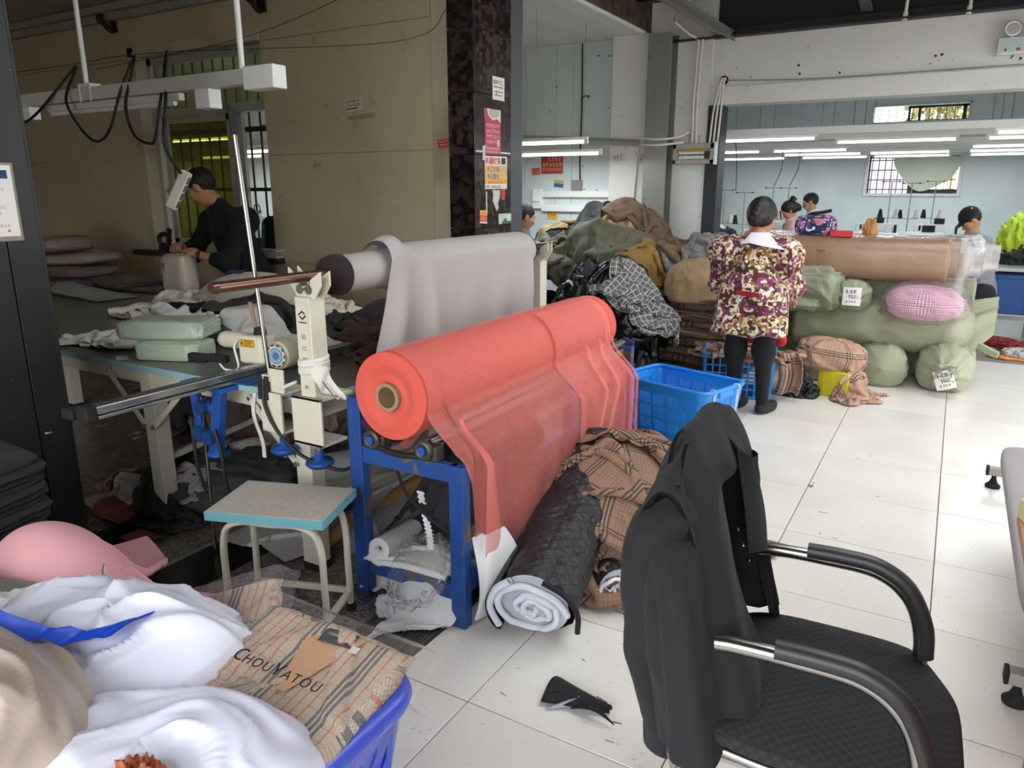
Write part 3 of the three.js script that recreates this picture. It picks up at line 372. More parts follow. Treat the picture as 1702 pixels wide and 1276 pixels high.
for (const [i, dx] of [0, 0.04, 0.08].entries()) solo('conduit', tube([[-2.27 + dx, 1.97, WZ + 0.05], [-2.24 + dx * 0.9, 2.3, WZ + 0.07], [-2.19 + dx * 0.35, 2.56, WZ + 0.05], [-2.2 + dx * 0.5, 2.57, WZ - 0.03]], 0.011, 24, 8), pipeW, ['leftmost', 'middle', 'rightmost'][i] + ' of three cream pipes leaning into the lintel hole', 'conduit');
solo('wall_hole', at(new THREE.CylinderGeometry(0.042, 0.042, 0.012, 24), [-2.175, 2.565, WZ + 0.002], [PI / 2, 0, 0]), MS(0x070707, 1), 'round black cable hole in the lintel', 'hole');
solo('cable', tube([[-2.16, 2.56, WZ + 0.02], [-1.4, 2.52, WZ + 0.035], [-0.4, 2.515, WZ + 0.035], [1.4, 2.52, WZ + 0.035], [3.9, 2.52, WZ + 0.035]], 0.005, 60, 6), MS(0x8e877c, 0.6), 'thin grey cable lying along the lintel ledge', 'cable');
solo('conduit', tube([[-3.4, 2.0, WZ + 0.15], [-3.3, 2.04, WZ + 0.16], [-2.95, 2.03, WZ + 0.2], [-2.75, 2.01, WZ + 0.25], [-2.55, 2.03, WZ + 0.2], [-2.47, 2.08, WZ + 0.1]], 0.012, 40, 8), pipeW, 'upper cream conduit bent around the steel column', 'conduit');
solo('conduit', tube([[-3.4, 1.97, WZ + 0.15], [-3.0, 1.97, WZ + 0.2], [-2.75, 1.955, WZ + 0.25], [-2.5, 1.98, WZ + 0.15]], 0.012, 40, 8), pipeW, 'lower cream conduit bent around the steel column', 'conduit');
solo('conduit', tube([[-3.0, 1.96, WZ + 0.14], [-3.02, 1.6, WZ + 0.14], [-3.05, 1.2, WZ + 0.14]], 0.012, 20, 8), pipeW, 'cream conduit dropping down the white pillar', 'conduit');
{
  const t = thing('emergency_light', 'white twin head emergency light on the lintel', 'emergency light', [0.28, 2.66, WZ + 0.05]);
  part(t, 'box', B(0.4, 0.13, 0.07, 0.02, 0, 0, 0.008), MS(0xd4dcd9, 0.45));
  part(t, 'face_plate', B(0.36, 0.1, 0.004, 0.02, 0, 0.037, 0.001), MS(0xb5c6c4, 0.4));
  part(t, 'test_button', B(0.03, 0.022, 0.006, -0.03, -0.03, 0.04, 0.002), MS(0xb5423c, 0.5));
  part(t, 'indicator', at(new THREE.CylinderGeometry(0.01, 0.01, 0.006, 14), [-0.12, -0.03, 0.04], [PI / 2, 0, 0]), MS(0x4b4a46, 0.5));
  for (const x of [-0.09, 0.1]) { const h = part(t, 'lamp_head', at(lathe([[0.0, -0.04], [0.05, -0.035], [0.058, 0], [0.06, 0.02], [0.05, 0.024], [0.045, 0.012], [0, 0.008]], 28), [x, 0.13, 0.02], [PI / 2 - 0.2, 0, 0]), G.frost); part(h, 'lens', at(lathe([[0, 0.014], [0.02, 0.022], [0.042, 0.016]], 24), [x, 0.13, 0.02], [PI / 2 - 0.2, 0, 0]), MS(0xc9c7bb, 0.2)); part(t, 'neck', rod([x, 0.06, 0], [x, 0.1, 0.0], 0.016), G.frost); }
}
for (const [x, l] of [[-0.62, 'left'], [-0.14, 'right']]) solo('drop_pipe', [rod([x, 2.955, WZ + 0.06], [x + 0.01, 3.46, WZ + 0.06], 0.014), rod([x - 0.004, 2.94, WZ + 0.06], [x, 3.0, WZ + 0.06], 0.022)], pipeW, `${l} pale pipe dropping from the roof to the lintel`, 'pipe');
// surface ducts and sockets of the back room wall
solo('wall_duct', BB(-4.2, -3.02, 1.43, 1.5, WZ, WZ + 0.05, 0.006), G.frost, 'upper white cable duct on the back room wall', 'cable duct');
solo('wall_duct', BB(-4.2, -3.0, 1.27, 1.34, WZ, WZ + 0.05, 0.006), G.frost, 'lower white cable duct on the back room wall', 'cable duct');
solo('socket_box', BB(-3.82, -3.7, 1.5, 1.62, WZ, WZ + 0.05, 0.006), MS(0x87857f, 0.6), 'grey socket box hanging on a black cable in the back room', 'socket');
solo('cable', tube([[-3.72, 1.62, WZ + 0.03], [-3.73, 1.9, WZ + 0.02], [-3.72, 2.4, WZ + 0.02], [-3.73, 3.04, WZ + 0.02]], 0.008, 40, 6), G.cable, 'black cable running down the back room wall', 'cable');
solo('cable', tube([[-3.73, 2.46, WZ + 0.03], [-3.69, 2.5, WZ + 0.03], [-3.62, 2.5, WZ + 0.03]], 0.006, 16, 6), G.cable, 'short black cable branch on the back room wall', 'cable');
solo('socket_strip', [BB(-4.32, -4.2, 1.3, 1.52, WZ, WZ + 0.05, 0.006), BB(-4.3, -4.22, 1.38, 1.41, WZ + 0.05, WZ + 0.07, 0.004)], G.frost, 'white switch plate beside the marble column', 'switch');
// small dark anchor holes in the walls
{ const r = rng(44), pts = []; for (let i = 0; i < 26; i++) pts.push([-4.2 + r() * 1.9, 1.5 + r() * 1.4, WZ + (i % 3 ? 0.005 : 0.02)]); for (let i = 0; i < 12; i++) pts.push([-2.0 + r() * 2.6, 2.55 + r() * 0.12, WZ + 0.003]); for (const p of pts) if (p[0] < -3.34 || p[0] > -2.2) solo('anchor_hole', at(new THREE.CylinderGeometry(0.006 + r() * 0.006, 0.006, 0.006, 8), p, [PI / 2, 0, 0]), MS(0x2c2a28, 1), 'small dark anchor hole in the white wall', 'hole', 'anchor holes in the white walls'); }
// ---------- materials of the cutting corner ----------
const K = { cream: MS(0xd6d2bd, 0.5, { roughnessMap: smudge }), teal: MS(0x6fb4bd, 0.5), paleteal: MS(0x93b7bb, 0.5), rubber: MS(0x1a1a1b, 0.8), blue: MS(0x1f4f9c, 0.5), navy: MS(0x1d2c5a, 0.55),
  top: MS(0xffffff, 0.33, { map: tex(256, 0.7, (u, v) => mixc([112, 114, 104], [102, 104, 95], ft(u, v, 30, 201, 3))) }),
  stool: MS(0xffffff, 0.5, { map: tex(512, 0.12, (u, v) => mixc([205, 199, 186], [164, 157, 143], ft(u, v, 24, 205, 3) * 0.6 + 0.5 * vt(u * 64, v * 8, 64, 207))) }),
  bluepaint: MS(0xffffff, 0.45, { map: tex(256, 0.5, (u, v) => { const a = ft(u, v, 10, 211, 5), b = ft(u, v, 5, 215, 4); return mixc(mixc([36, 78, 148], [26, 62, 126], a), [112, 90, 68], 0.9 * sst(0.56, 0.66, a * 0.6 + b * 0.4)); }) }),
  steelblue: MS(0x2d5fb4, 0.45), wood: MS(0x9a7a56, 0.7), card: MS(0xa37f58, 0.85, { bumpMap: fuzz, bumpScale: 0.001 }), brownpipe: MS(0x6b4d40, 0.35, { metalness: 0.6, roughnessMap: smudge }) };
// a soft parcel: rounded box with puckers
function pillow(w, h, d, o = {}) { const { sq = 0.55, sy = 0.7, amp = 0.08, freq = 4, seed = 1, nu = 56, nv = 32 } = o, P = (x, e) => Math.sign(x) * pow(abs(x), e); return sheet(nu, nv, (u, v) => { const a = u * TAU, b = (v - 0.5) * PI, cb = P(cos(b), sy), X = P(cos(a), sq) * cb, Z = P(sin(a), sq) * cb, Y = P(sin(b), sy), q = fbm(X * freq + seed * 11, Y * freq * 0.7, Z * freq + seed * 3, 3), r = 1 + amp * (1 - 2.4 * abs(q)) ; return [X * w * 0.5 * r, Y * h * 0.5 * r, Z * d * 0.5 * r]; }, 0, 2 * (w + d), 2 * h, true); }
// ---------- cutting table ----------
{
  const t = thing('cutting_table', 'long cutting table with grey green top and cream steel legs', 'table', [-4.6, 0, -2.81]);
  const X0 = -2.5, X1 = 2.62, Z0 = -0.9, Z1 = 0.89;
  part(t, 'table_top', BB(X0, X1, 0.732, 0.76, Z0, Z1, 0.003), K.top);
  part(t, 'edge_band', [BB(X0, X1, 0.731, 0.758, Z1, Z1 + 0.006, 0.001), BB(X1, X1 + 0.006, 0.731, 0.758, Z0, Z1 + 0.006, 0.001)], K.paleteal);
  part(t, 'apron', [BB(X0, X1 - 0.05, 0.655, 0.731, Z1 - 0.07, Z1 - 0.045, 0.002), BB(X0, X1 - 0.05, 0.655, 0.731, Z0 + 0.045, Z0 + 0.07, 0.002), BB(X1 - 0.08, X1 - 0.05, 0.655, 0.731, Z0 + 0.05, Z1 - 0.05, 0.002)], K.cream);
  for (const [x, z] of [[1.53, 0.83], [2.5, 0.83], [1.36, 0.02], [2.45, -0.1], [1.5, -0.83], [2.5, -0.83], [-0.7, 0.83], [-0.7, 0.0], [-0.7, -0.83]]) {
    const l = part(t, 'leg', BB(x - 0.042, x + 0.042, 0.03, 0.731, z - 0.036, z + 0.036, 0.005), K.cream); part(l, 'foot_cap', BB(x - 0.044, x + 0.044, 0, 0.034, z - 0.038, z + 0.038, 0.004), K.rubber);
    if (z > 0.5) for (const s of [-1, 1]) if (!(x > 2.4 && s > 0)) { part(t, 'brace', bar([x + s * 0.03, 0.46, z + 0.04], [x + s * 0.3, 0.7, z + 0.03], 0.028, 0.008, 0.002), K.cream); part(t, 'bolt', at(new THREE.CylinderGeometry(0.011, 0.011, 0.012, 6), [x + s * 0.03, 0.462, z + 0.047], [PI / 2, 0, 0]), G.iron); part(t, 'bolt', at(new THREE.CylinderGeometry(0.01, 0.01, 0.01, 10), [x + s * 0.29, 0.69, z + 0.03], [PI / 2, 0, 0]), G.iron); }
  }
  part(t, 'stretcher', bar([1.53, 0.29, 0.8], [1.37, 0.29, 0.03], 0.05, 0.03), K.cream); part(t, 'stretcher', bar([1.37, 0.29, 0], [1.49, 0.29, -0.8], 0.05, 0.03), K.cream);
  part(t, 'stretcher', bar([2.47, 0.29, 0.8], [2.45, 0.29, -0.8], 0.05, 0.03), K.cream);
}
// ---------- clamp posts with the pole and the grey roll ----------
function clampPost(label, x, z, yTop, s) {
  const t = thing('clamp_post', label, 'clamp post', [x, 0, z]);
  part(t, 'clamp', [BB(-0.075, 0.075, 0.76, 0.772, -0.12 * s, 0.05 * s, 0.002), BB(-0.075, 0.075, 0.585, 0.772, 0.04 * s, 0.05 * s, 0.002), BB(-0.075, 0.075, 0.585, 0.597, -0.08 * s, 0.05 * s, 0.002)], K.cream);
  part(t, 'post', BB(-0.037, 0.037, 0.77, yTop - 0.05, -0.045 * s, 0.035 * s, 0.006), K.cream);
  const sc = part(t, 'clamp_screw', rod([0, 0.48, 0], [0, 0.73, 0], 0.009), G.iron); part(sc, 'knob', at(lathe([[0, 0.05], [0.016, 0.05], [0.018, 0.02], [0.05, 0.012], [0.055, 0], [0.045, -0.012], [0, -0.014]], 18), [0, 0.5, 0]), K.blue);
  part(t, 'cradle', [at(ext([[-0.075, 0.1], [-0.075, 0.05], [-0.03, -0.01], [0.045, -0.01], [0.08, 0.04], [0.08, 0.09], [0.03, 0.06], [0.03, 0.02], [-0.03, 0.02], [-0.03, 0.06]], 0.006, 0.001), [0, yTop - 0.05, 0.01 * s]), at(ext([[-0.075, 0.1], [-0.075, 0.05], [-0.03, -0.01], [0.045, -0.01], [0.08, 0.04], [0.08, 0.09], [0.03, 0.06], [0.03, 0.02], [-0.03, 0.02], [-0.03, 0.06]], 0.006, 0.001), [0, yTop - 0.05, -0.035 * s])], K.cream);
  for (const dx of [-0.022, 0.022]) part(t, 'bearing', at(new THREE.CylinderGeometry(0.017, 0.017, 0.03, 16), [dx, yTop - 0.025, 0.005 * s], [PI / 2, 0, 0]), G.iron);
  return t;
}
{
  const p = clampPost('near cream clamp post with logo and blue knob on the table corner', -1.985, -1.92, 1.19, 1);
  const logo = canvas(64, 512, (g) => { g.fillStyle = '#d6d2bd'; g.fillRect(0, 0, 64, 512); g.save(); g.translate(32, 50); g.rotate(PI / 4); g.strokeStyle = '#1c1c1e'; g.lineWidth = 7; g.beginPath(); g.moveTo(-14, 14); g.lineTo(-14, -14); g.lineTo(6, -14); g.moveTo(14, -14); g.lineTo(14, 14); g.lineTo(-6, 14); g.stroke(); g.restore(); g.fillStyle = '#55534c'; g.font = 'bold 11px sans-serif'; g.textAlign = 'center'; g.fillRect(10, 84, 44, 7); g.strokeStyle = '#77756f'; g.lineWidth = 2.4; for (let i = 0; i < 4; i++) cjk(g, '临江翔高'[i], 20, 150 + i * 60, 24, '#6f6e6a'); cjk(g, '机', 21, 420, 22, '#55534c'); });
  part(p, 'printed_face', at(new THREE.PlaneGeometry(0.06, 0.36), [0, 0.93, 0.0365]), MS(0xffffff, 0.5, { map: logo }));
  part(p, 'cloth_tie', [...[0, 1, 2, 3].map((i) => at(new THREE.TorusGeometry(0.052, 0.009, 8, 20), [0, 0.865 + i * 0.014, -0.005], [PI / 2 + 0.12 * (i % 2), 0.1, 0], [1, 0.95, 1.2])), at(sheet(10, 14, (u, v) => [0.045 + v * 0.1 + 0.012 * sin(v * 9), 0.89 - v * 0.1 - 0.03 * u + 0.02 * sin(v * 5 + u * 3), 0.01 + 0.05 * u - 0.02 * v], 0.004)), at(sheet(8, 10, (u, v) => [0.04 + v * 0.09, 0.86 - v * 0.085 + 0.02 * u, -0.01 + 0.05 * u], 0.004))], cloth(0xe8e4d8));
  part(p, 'loose_tape', tube([[-0.06, 0.82, 0.03], [-0.12, 0.79, 0.05], [-0.15, 0.78, 0.02], [-0.2, 0.775, 0.0]], 0.007, 20, 6), cloth(0xe4e0d2));
  const q = clampPost('far cream clamp post holding the end of the grey roll', -2.0, -3.69, 1.19, -1);
  part(q, 'cloth_tie', [0, 1, 2].map((i) => at(new THREE.TorusGeometry(0.05, 0.008, 8, 18), [0, 0.82 + i * 0.015, 0.005], [PI / 2, 0.1, 0], [1, 0.95, 1.2])), cloth(0xe0dccc));
}
solo('roll_pole', [rod([-2.0, 1.205, -3.86], [-2.0, 1.21, -1.54], 0.019, 0.019, 16), rod([-2.0, 1.21, -1.545], [-2.0, 1.21, -1.525], 0.021, 0.017, 16)], K.brownpipe, 'long brown pole through the grey fabric roll', 'pole');
{
  const grey = MP(0xb0aaa7, 0.8, { bumpMap: weave, bumpScale: 0.0004, sheen: 0.3, sheenRoughness: 0.5 });
  const t = thing('fabric_roll', 'pale grey fabric roll on the pole with cloth hanging down', 'fabric roll', [-2.0, 1.2, -2.85]);
  part(t, 'roll', sheet(48, 60, (u, v) => { const a = u * TAU, z = 0.8 - v * 1.45, e = 1 - 0.15 * sst(0.0, 0.02, 0.02 - v), r = (0.072 + 0.016 * sst(0.05, 0.35, v)) * e + 0.002 * sin(v * 160 + 2 * sin(a)) * sst(0.3, 0.02, v); return [cos(a) * r, sin(a) * r, z]; }, 0, 0.5, 1.6, true), grey);
  part(t, 'dark_end_wrap', at(lathe([[0.02, 0.02], [0.05, 0.018], [0.07, 0.008], [0.077, -0.02], [0.077, -0.05], [0.072, -0.052]], 40), [0, 0, 0.8], [PI / 2, 0, 0]), cloth(0x2a1c1e));
  part(t, 'end_cover', at(new THREE.CylinderGeometry(0.086, 0.086, 0.02, 32), [0, 0, -0.655], [PI / 2, 0, 0]), cloth(0x2c2420));
  const r = 0.096;
  part(t, 'hanging_cloth', sheet(150, 90, (u, v) => {
    const s = v * 0.92, arc = r * 2.2; let x, y, a = 0; const zTop = 0.545, zB = 0.735;
    if (s < arc) { a = PI * 0.80 - s / r; x = cos(a) * r; y = sin(a) * r; } else { const d = s - arc; a = PI * 0.8 - 2.2; x = cos(a) * r + 0.012 * d; y = sin(a) * r - d; }
    const dn = sst(0.12, 0.6, v), left = lerp(zTop, zB, sst(0.1, 0.9, v)), z = lerp(left, -0.6, u);
    const ridge = (c, w, A) => A * exp(-(((u - c) / w) ** 2));
    const push = dn * (ridge(0.06 + 0.05 * v, 0.045, 0.045) + ridge(0.17 + 0.16 * v, 0.05, 0.05) - ridge(0.115 + 0.1 * v, 0.03, 0.03) + 0.010 * sin(u * 26 + v * 2) * (0.3 + 0.7 * u) + 0.014 * fbm(u * 6, v * 3, 4, 2)) + (1 - dn) * ridge(0.04, 0.06, 0.03) * sst(0.35, 0.1, v);
    return [x + push, y + 0.6 * push * (1 - dn) + ridge(0.05, 0.05, 0.02) * (1 - dn), z];
  }, 0.003, 1.5, 0.9), grey);
}
// ---------- guide rail and end cutter ----------
{
  const t = thing('guide_rail', 'silver aluminium guide rail with black end caps across the table edge', 'rail', [-2.46, 0.762, -2.5]);
  part(t, 'track', [BB(-0.07, 0.06, 0, 0.012, -1.15, 1.16, 0.002), BB(0.0, 0.05, 0.012, 0.045, -1.15, 1.16, 0.008), BB(-0.065, -0.055, 0.012, 0.026, -1.15, 1.16, 0.002), BB(-0.035, -0.025, 0.012, 0.022, -1.15, 1.16, 0.002)], G.alu);
  part(t, 'end_cap', BB(-0.006, 0.058, -0.004, 0.05, 1.16, 1.2, 0.008), K.rubber);
  part(t, 'end_cap', BB(-0.078, -0.012, -0.004, 0.034, 1.16, 1.21, 0.008), K.rubber);
  part(t, 'blue_pad', BB(-0.13, 0.12, -0.002, 0.006, 0.5, 0.6, 0.002), K.blue);
}
{
  const t = thing('cloth_cutter', 'cream electric end cutter with black handle on the rail', 'cutter', [-2.5, 0.785, -2.1], R(8)), body = MS(0xd9d3bd, 0.45);
  part(t, 'gear_housing', [B(0.13, 0.12, 0.1, 0.01, 0.075, 0, 0.018), B(0.07, 0.07, 0.09, 0.09, 0.055, 0.0, 0.02)], body);
  part(t, 'motor', at(lathe([[0, 0.0], [0.03, 0.0], [0.036, 0.01], [0.036, 0.13], [0.03, 0.15], [0, 0.15]], 28), [-0.04, 0.1, -0.01], [0, 0, PI / 2]), MS(0xcfc6b4, 0.4));
  part(t, 'front_housing', at(lathe([[0, -0.05], [0.055, -0.05], [0.06, -0.04], [0.06, 0.02], [0.052, 0.035], [0, 0.037]], 32), [0.15, 0.065, 0.02], [PI / 2, 0, 0]), body);
  const d = part(t, 'vent_ring', at(new THREE.TorusGeometry(0.05, 0.004, 6, 36), [0.15, 0.065, 0.055]), MS(0x9c9684, 0.5)); 
  for (let i = 0; i < 10; i++) { const a = (i / 10) * TAU; part(t, 'vent_slot', at(B(0.016, 0.006, 0.004, 0, 0, 0, 0.001), [0.15 + cos(a) * 0.045, 0.065 + sin(a) * 0.045, 0.057], [0, 0, a + PI / 2]), K.rubber); }
  part(t, 'blue_badge', at(new THREE.CircleGeometry(0.034, 32), [0.15, 0.065, 0.0582]), MS(0xffffff, 0.4, { map: canvas(128, 128, (g) => { g.fillStyle = '#6f97b8'; g.fillRect(0, 0, 128, 128); g.strokeStyle = '#dfe9ef'; g.lineWidth = 5; g.beginPath(); g.arc(64, 64, 46, 0, 7); g.stroke(); g.save(); g.translate(64, 64); g.rotate(PI / 4); g.strokeStyle = '#1e3550'; g.lineWidth = 7; g.strokeRect(-14, -14, 28, 28); g.restore(); }) }));
  part(t, 'warning_label', at(new THREE.PlaneGeometry(0.075, 0.032), [0.0, 0.105, 0.0512]), MS(0xffffff, 0.5, { map: canvas(160, 64, (g) => { g.fillStyle = '#d9a516'; g.fillRect(0, 0, 160, 64); g.strokeStyle = '#5a4208'; g.lineWidth = 4; g.strokeRect(3, 3, 154, 58); g.fillStyle = '#4a3608'; for (let i = 0; i < 3; i++) g.fillRect(44, 12 + i * 16, 100 - i * 14, 6); g.beginPath(); g.moveTo(22, 12); g.lineTo(36, 46); g.lineTo(8, 46); g.fill(); }) }));
  part(t, 'handle', [B(0.11, 0.032, 0.036, -0.16, 0.03, 0.06, 0.008), B(0.11, 0.03, 0.036, -0.26, 0.028, 0.06, 0.008), ...[0, 1, 2, 3].map((i) => at(new THREE.CylinderGeometry(0.011, 0.011, 0.034, 10), [-0.3 + i * 0.024, 0.014, 0.06], [PI / 2, 0, 0]))], K.rubber);
  part(t, 'power_inlet', [at(new THREE.CylinderGeometry(0.022, 0.028, 0.03, 16), [0.02, 0.15, -0.01])], K.rubber);
  part(t, 'spring_post', rod([0.0, 0.15, -0.01], [-0.02, 0.27, -0.01], 0.009), K.wood);
  part(t, 'white_wire', tube([[-0.06, 0.12, 0.0], [-0.07, 0.09, 0.05], [-0.05, 0.0, 0.06], [-0.1, -0.01, 0.08], [-0.14, 0.01, 0.07]], 0.005, 30, 6), G.plastic);
}
{
  const t = thing('rail_clamp', 'blue cast clamp with steel rods under the table edge', 'clamp', [-2.54, 0, -1.88]);
  part(t, 'casting', [BB(-0.12, 0.14, 0.735, 0.755, -0.03, 0.05, 0.004), bar([-0.07, 0.74, 0.02], [-0.035, 0.5, 0.02], 0.04, 0.03), bar([0.09, 0.74, 0.02], [0.035, 0.47, 0.02], 0.05, 0.035), BB(-0.06, 0.06, 0.52, 0.55, 0, 0.04, 0.006), BB(-0.05, 0.06, 0.64, 0.68, -0.01, 0.04, 0.01)], K.steelblue);
  for (const [x, y] of [[0.0, 0.66], [-0.03, 0.545], [0.03, 0.535]]) part(t, 'roller', at(new THREE.CylinderGeometry(0.03, 0.03, 0.03, 20), [x, y, 0.045], [PI / 2, 0, 0]), MS(0x2b4f8c, 0.4));
  part(t, 'foot_pad', at(lathe([[0, 0.03], [0.02, 0.03], [0.024, 0.012], [0.048, 0.006], [0.046, -0.012], [0, -0.012]], 18), [0.045, 0.465, 0.02]), K.steelblue);
  part(t, 'drop_rod', rod([-0.03, 0.02, 0.03], [-0.015, 0.7, 0.03], 0.0085), G.chrome);
  part(t, 'cable_drop', tube([[-0.07, 0.6, 0.05], [-0.06, 0.4, 0.05], [-0.05, 0.27, 0.03]], 0.008, 16, 6), MS(0x3a3232, 0.6));
  part(t, 'cable_drop', tube([[0.07, 0.58, 0.05], [0.1, 0.48, 0.05], [0.095, 0.36, 0.04], [0.07, 0.22, 0.0]], 0.008, 20, 6), MS(0x3a3232, 0.6));
}
{
  const t = thing('cable_mast', 'thin chrome rod leaning up from a cream table clamp', 'mast', [-2.15, 0, -1.9]);
  part(t, 'clamp', [BB(-0.06, 0.05, 0.76, 0.77, -0.1, 0.045, 0.002), BB(-0.06, 0.05, 0.61, 0.77, 0.036, 0.046, 0.002), BB(-0.06, 0.05, 0.61, 0.62, -0.08, 0.046, 0.002), BB(-0.02, 0.055, 0.77, 0.86, 0.02, 0.03, 0.003), BB(-0.05, -0.01, 0.81, 0.835, 0.0, 0.04, 0.003)], K.cream);
  const sc = part(t, 'clamp_screw', rod([0, 0.5, 0], [0, 0.7, 0], 0.009), G.iron); part(sc, 'knob', at(lathe([[0, 0.05], [0.016, 0.05], [0.018, 0.02], [0.05, 0.012], [0.055, 0], [0.045, -0.012], [0, -0.014]], 18), [0, 0.53, 0]), K.blue);
  part(t, 'mast_rod', rod([-0.02, 0.74, 0.02], [-0.103, 1.74, 0.02], 0.0085), G.chrome);
  part(t, 'mast_tip', [rod([-0.1, 1.7, 0.02], [-0.106, 1.79, 0.02], 0.013), rod([-0.103, 1.78, 0.02], [-0.135, 1.8, 0.02], 0.01)], K.rubber);
  for (const x of [-0.055, -0.022]) part(t, 'spring', rod([x, 0.74, 0.045], [x, 0.83, 0.04], 0.011), K.rubber);
  part(t, 'hanging_strip', sheet(4, 20, (u, v) => [-0.07 - 0.02 * u - 0.01 * sin(v * 4) + 0.01 * v, 0.76 - v * 0.26, 0.05 + 0.01 * sin(v * 6)], 0.004), cloth(0xdcd9cb));
  part(t, 'cord', tube([[-0.03, 0.82, 0.05], [-0.02, 0.72, 0.06], [0.03, 0.62, 0.05], [0.12, 0.53, 0.02], [0.26, 0.49, -0.02], [0.36, 0.53, -0.03]], 0.007, 40, 8), G.cable);
}
// ---------- goods on the table ----------
const TY = 0.76, tableHF = new HF(-5.6, -1.9, -3.75, -1.9, TY);
{
  const foam = MP(0xb9c9b0, 0.42, { bumpMap: fuzz, bumpScale: 0.003, clearcoat: 0.5, clearcoatRoughness: 0.25 });
  const blk = (l, x, y, z, w, h, d, a, s) => { const g = pillow(w, h, d, { sq: 0.22, sy: 0.3, amp: 0.05, freq: 11, seed: s, nu: 90, nv: 40 }); return solo('foam_parcel', g, foam, l, 'parcel', 'film wrapped green parcels', [x, y + h / 2, z], [0, a, 0]); };
  blk('lower pale green film wrapped parcel on the table front', -3.03, TY, -2.09, 0.3, 0.085, 0.17, 0.4, 2); blk('upper pale green film wrapped parcel lying on another parcel', -3.13, TY + 0.083, -2.14, 0.4, 0.085, 0.22, 0.5, 3); blk('pale green parcel behind the cutter under cream cloth', -3.1, TY, -2.56, 0.34, 0.09, 0.2, 0.4, 4);
  for (const [x, z, r] of [[-3.08, -2.12, 0.2], [-3.1, -2.56, 0.2]]) tableHF.fill((a, b) => hypot(a - x, b - z) < r ? TY + 0.16 : -1);
  const cr = cloth(0xd8cfbf), white = cloth(0xe6e3de);
  const c1 = crumple(tableHF, -3.8, -3.1, 2.0, 1.7, 0.46, { seed: 3, n: 60, amp: 0.3, lift: 0.15, rot: 0.3, bend: 0.2, steps: 90, fr: 0.95, cols: [{ c: [-3.75, TY, -3.2], r: [0.5, 0.24, 0.3] }] });
  solo('cream_garment', c1, cr, 'heap of cream knit cloth on the cutting table', 'garment');
  solo('cream_garment', crumple(tableHF, -4.1, -2.85, 0.9, 0.7, 0.42, { seed: 7, n: 36, amp: 0.2, steps: 80, fr: 0.95 }), cr, 'cream knit sleeve rolled at the left of the cream heap', 'garment');
  solo('black_garment', crumple(tableHF, -3.72, -2.68, 0.5, 0.4, 0.5, { seed: 9, n: 24, amp: 0.14, fr: 0.95 }), cloth(0x151518), 'small black cloth tucked under the cream heap', 'garment');
  solo('cream_garment', crumple(tableHF, -3.22, -3.2, 0.8, 0.6, 0.4, { seed: 12, n: 34, amp: 0.2, fr: 0.95, steps: 80 }), cloth(0xd2c8b6), 'cream cloth end lying beside the near clamp post', 'garment');
  solo('blue_label', at(sheet(8, 3, (u, v) => [u * 0.16, 0.01 * sin(u * 6), v * 0.04], 0.002), [-3.75, TY + 0.27, -2.98], [0.5, 0.3, 0.1]), cloth(0x2a2c66), 'dark blue ribbon label on the cream heap', 'label');
  solo('dark_garment', crumple(tableHF, -2.9, -2.72, 1.4, 1.0, 0.42, { seed: 15, n: 46, amp: 0.25, fr: 0.95, steps: 90 }), cloth(0x2e2b2b), 'charcoal cloth heap behind the cutter', 'garment');
  solo('dark_garment', crumple(tableHF, -2.55, -3.1, 1.1, 1.0, 0.42, { seed: 18, n: 44, amp: 0.25, fr: 0.95, steps: 80, cols: [{ c: [-2.6, TY, -3.1], r: [0.2, 0.17, 0.2] }] }), cloth(0x262526), 'charcoal garment bunched behind the near clamp post', 'garment');
  solo('maroon_garment', crumple(tableHF, -2.28, -2.72, 1.0, 0.9, 0.42, { seed: 21, n: 40, amp: 0.22, fr: 0.95, steps: 80 }), cloth(0x3a211d), 'dark maroon cloth heap beside the grey hanging cloth', 'garment');
  solo('grey_liner', crumple(tableHF, -2.75, -2.45, 0.7, 0.25, 0.8, { seed: 24, n: 26, amp: 0.06 }), cloth(0xb9b6b0), 'thin grey white strip under the charcoal heap', 'cloth');
  solo('white_rag', crumple(tableHF, -3.6, -2.18, 0.9, 0.45, 0.5, { seed: 27, n: 40, amp: 0.14, rot: -0.4, fr: 0.95, steps: 70 }), white, 'ragged white cloth trailing left of the parcels', 'rag');
  solo('white_rag', crumple(tableHF, -3.5, -2.55, 0.9, 0.5, 0.45, { seed: 29, n: 40, amp: 0.2, rot: -0.3, fr: 0.95, steps: 70 }), white, 'frilly white cloth behind the upper parcel', 'rag');
  solo('paper_slip', at(B(0.1, 0.001, 0.05), [-3.24, TY + 0.002, -1.955], [0, -0.5, 0]), MS(0xd7d7d2, 0.8), 'small white paper slip near the table edge', 'paper');
  // film packed garments at the far left of the table
  const P = (l, c, x, y, z, w, h, d, a, s, tilt = 0) => { const t = thing('packed_garment', l, 'packed garment', [x, y + h / 2, z], a, 'film packed garments on the table'); part(t, 'folded_garment', pillow(w, h, d, { sq: 0.35, sy: 0.6, amp: 0.06, freq: 5, seed: s }), cloth(c)); part(t, 'film', pillow(w * 1.06, h * 1.1, d * 1.06, { sq: 0.3, sy: 0.7, amp: 0.09, freq: 6, seed: s + 5, nu: 40, nv: 24 }), GL.film); t.rotation.z = tilt; };
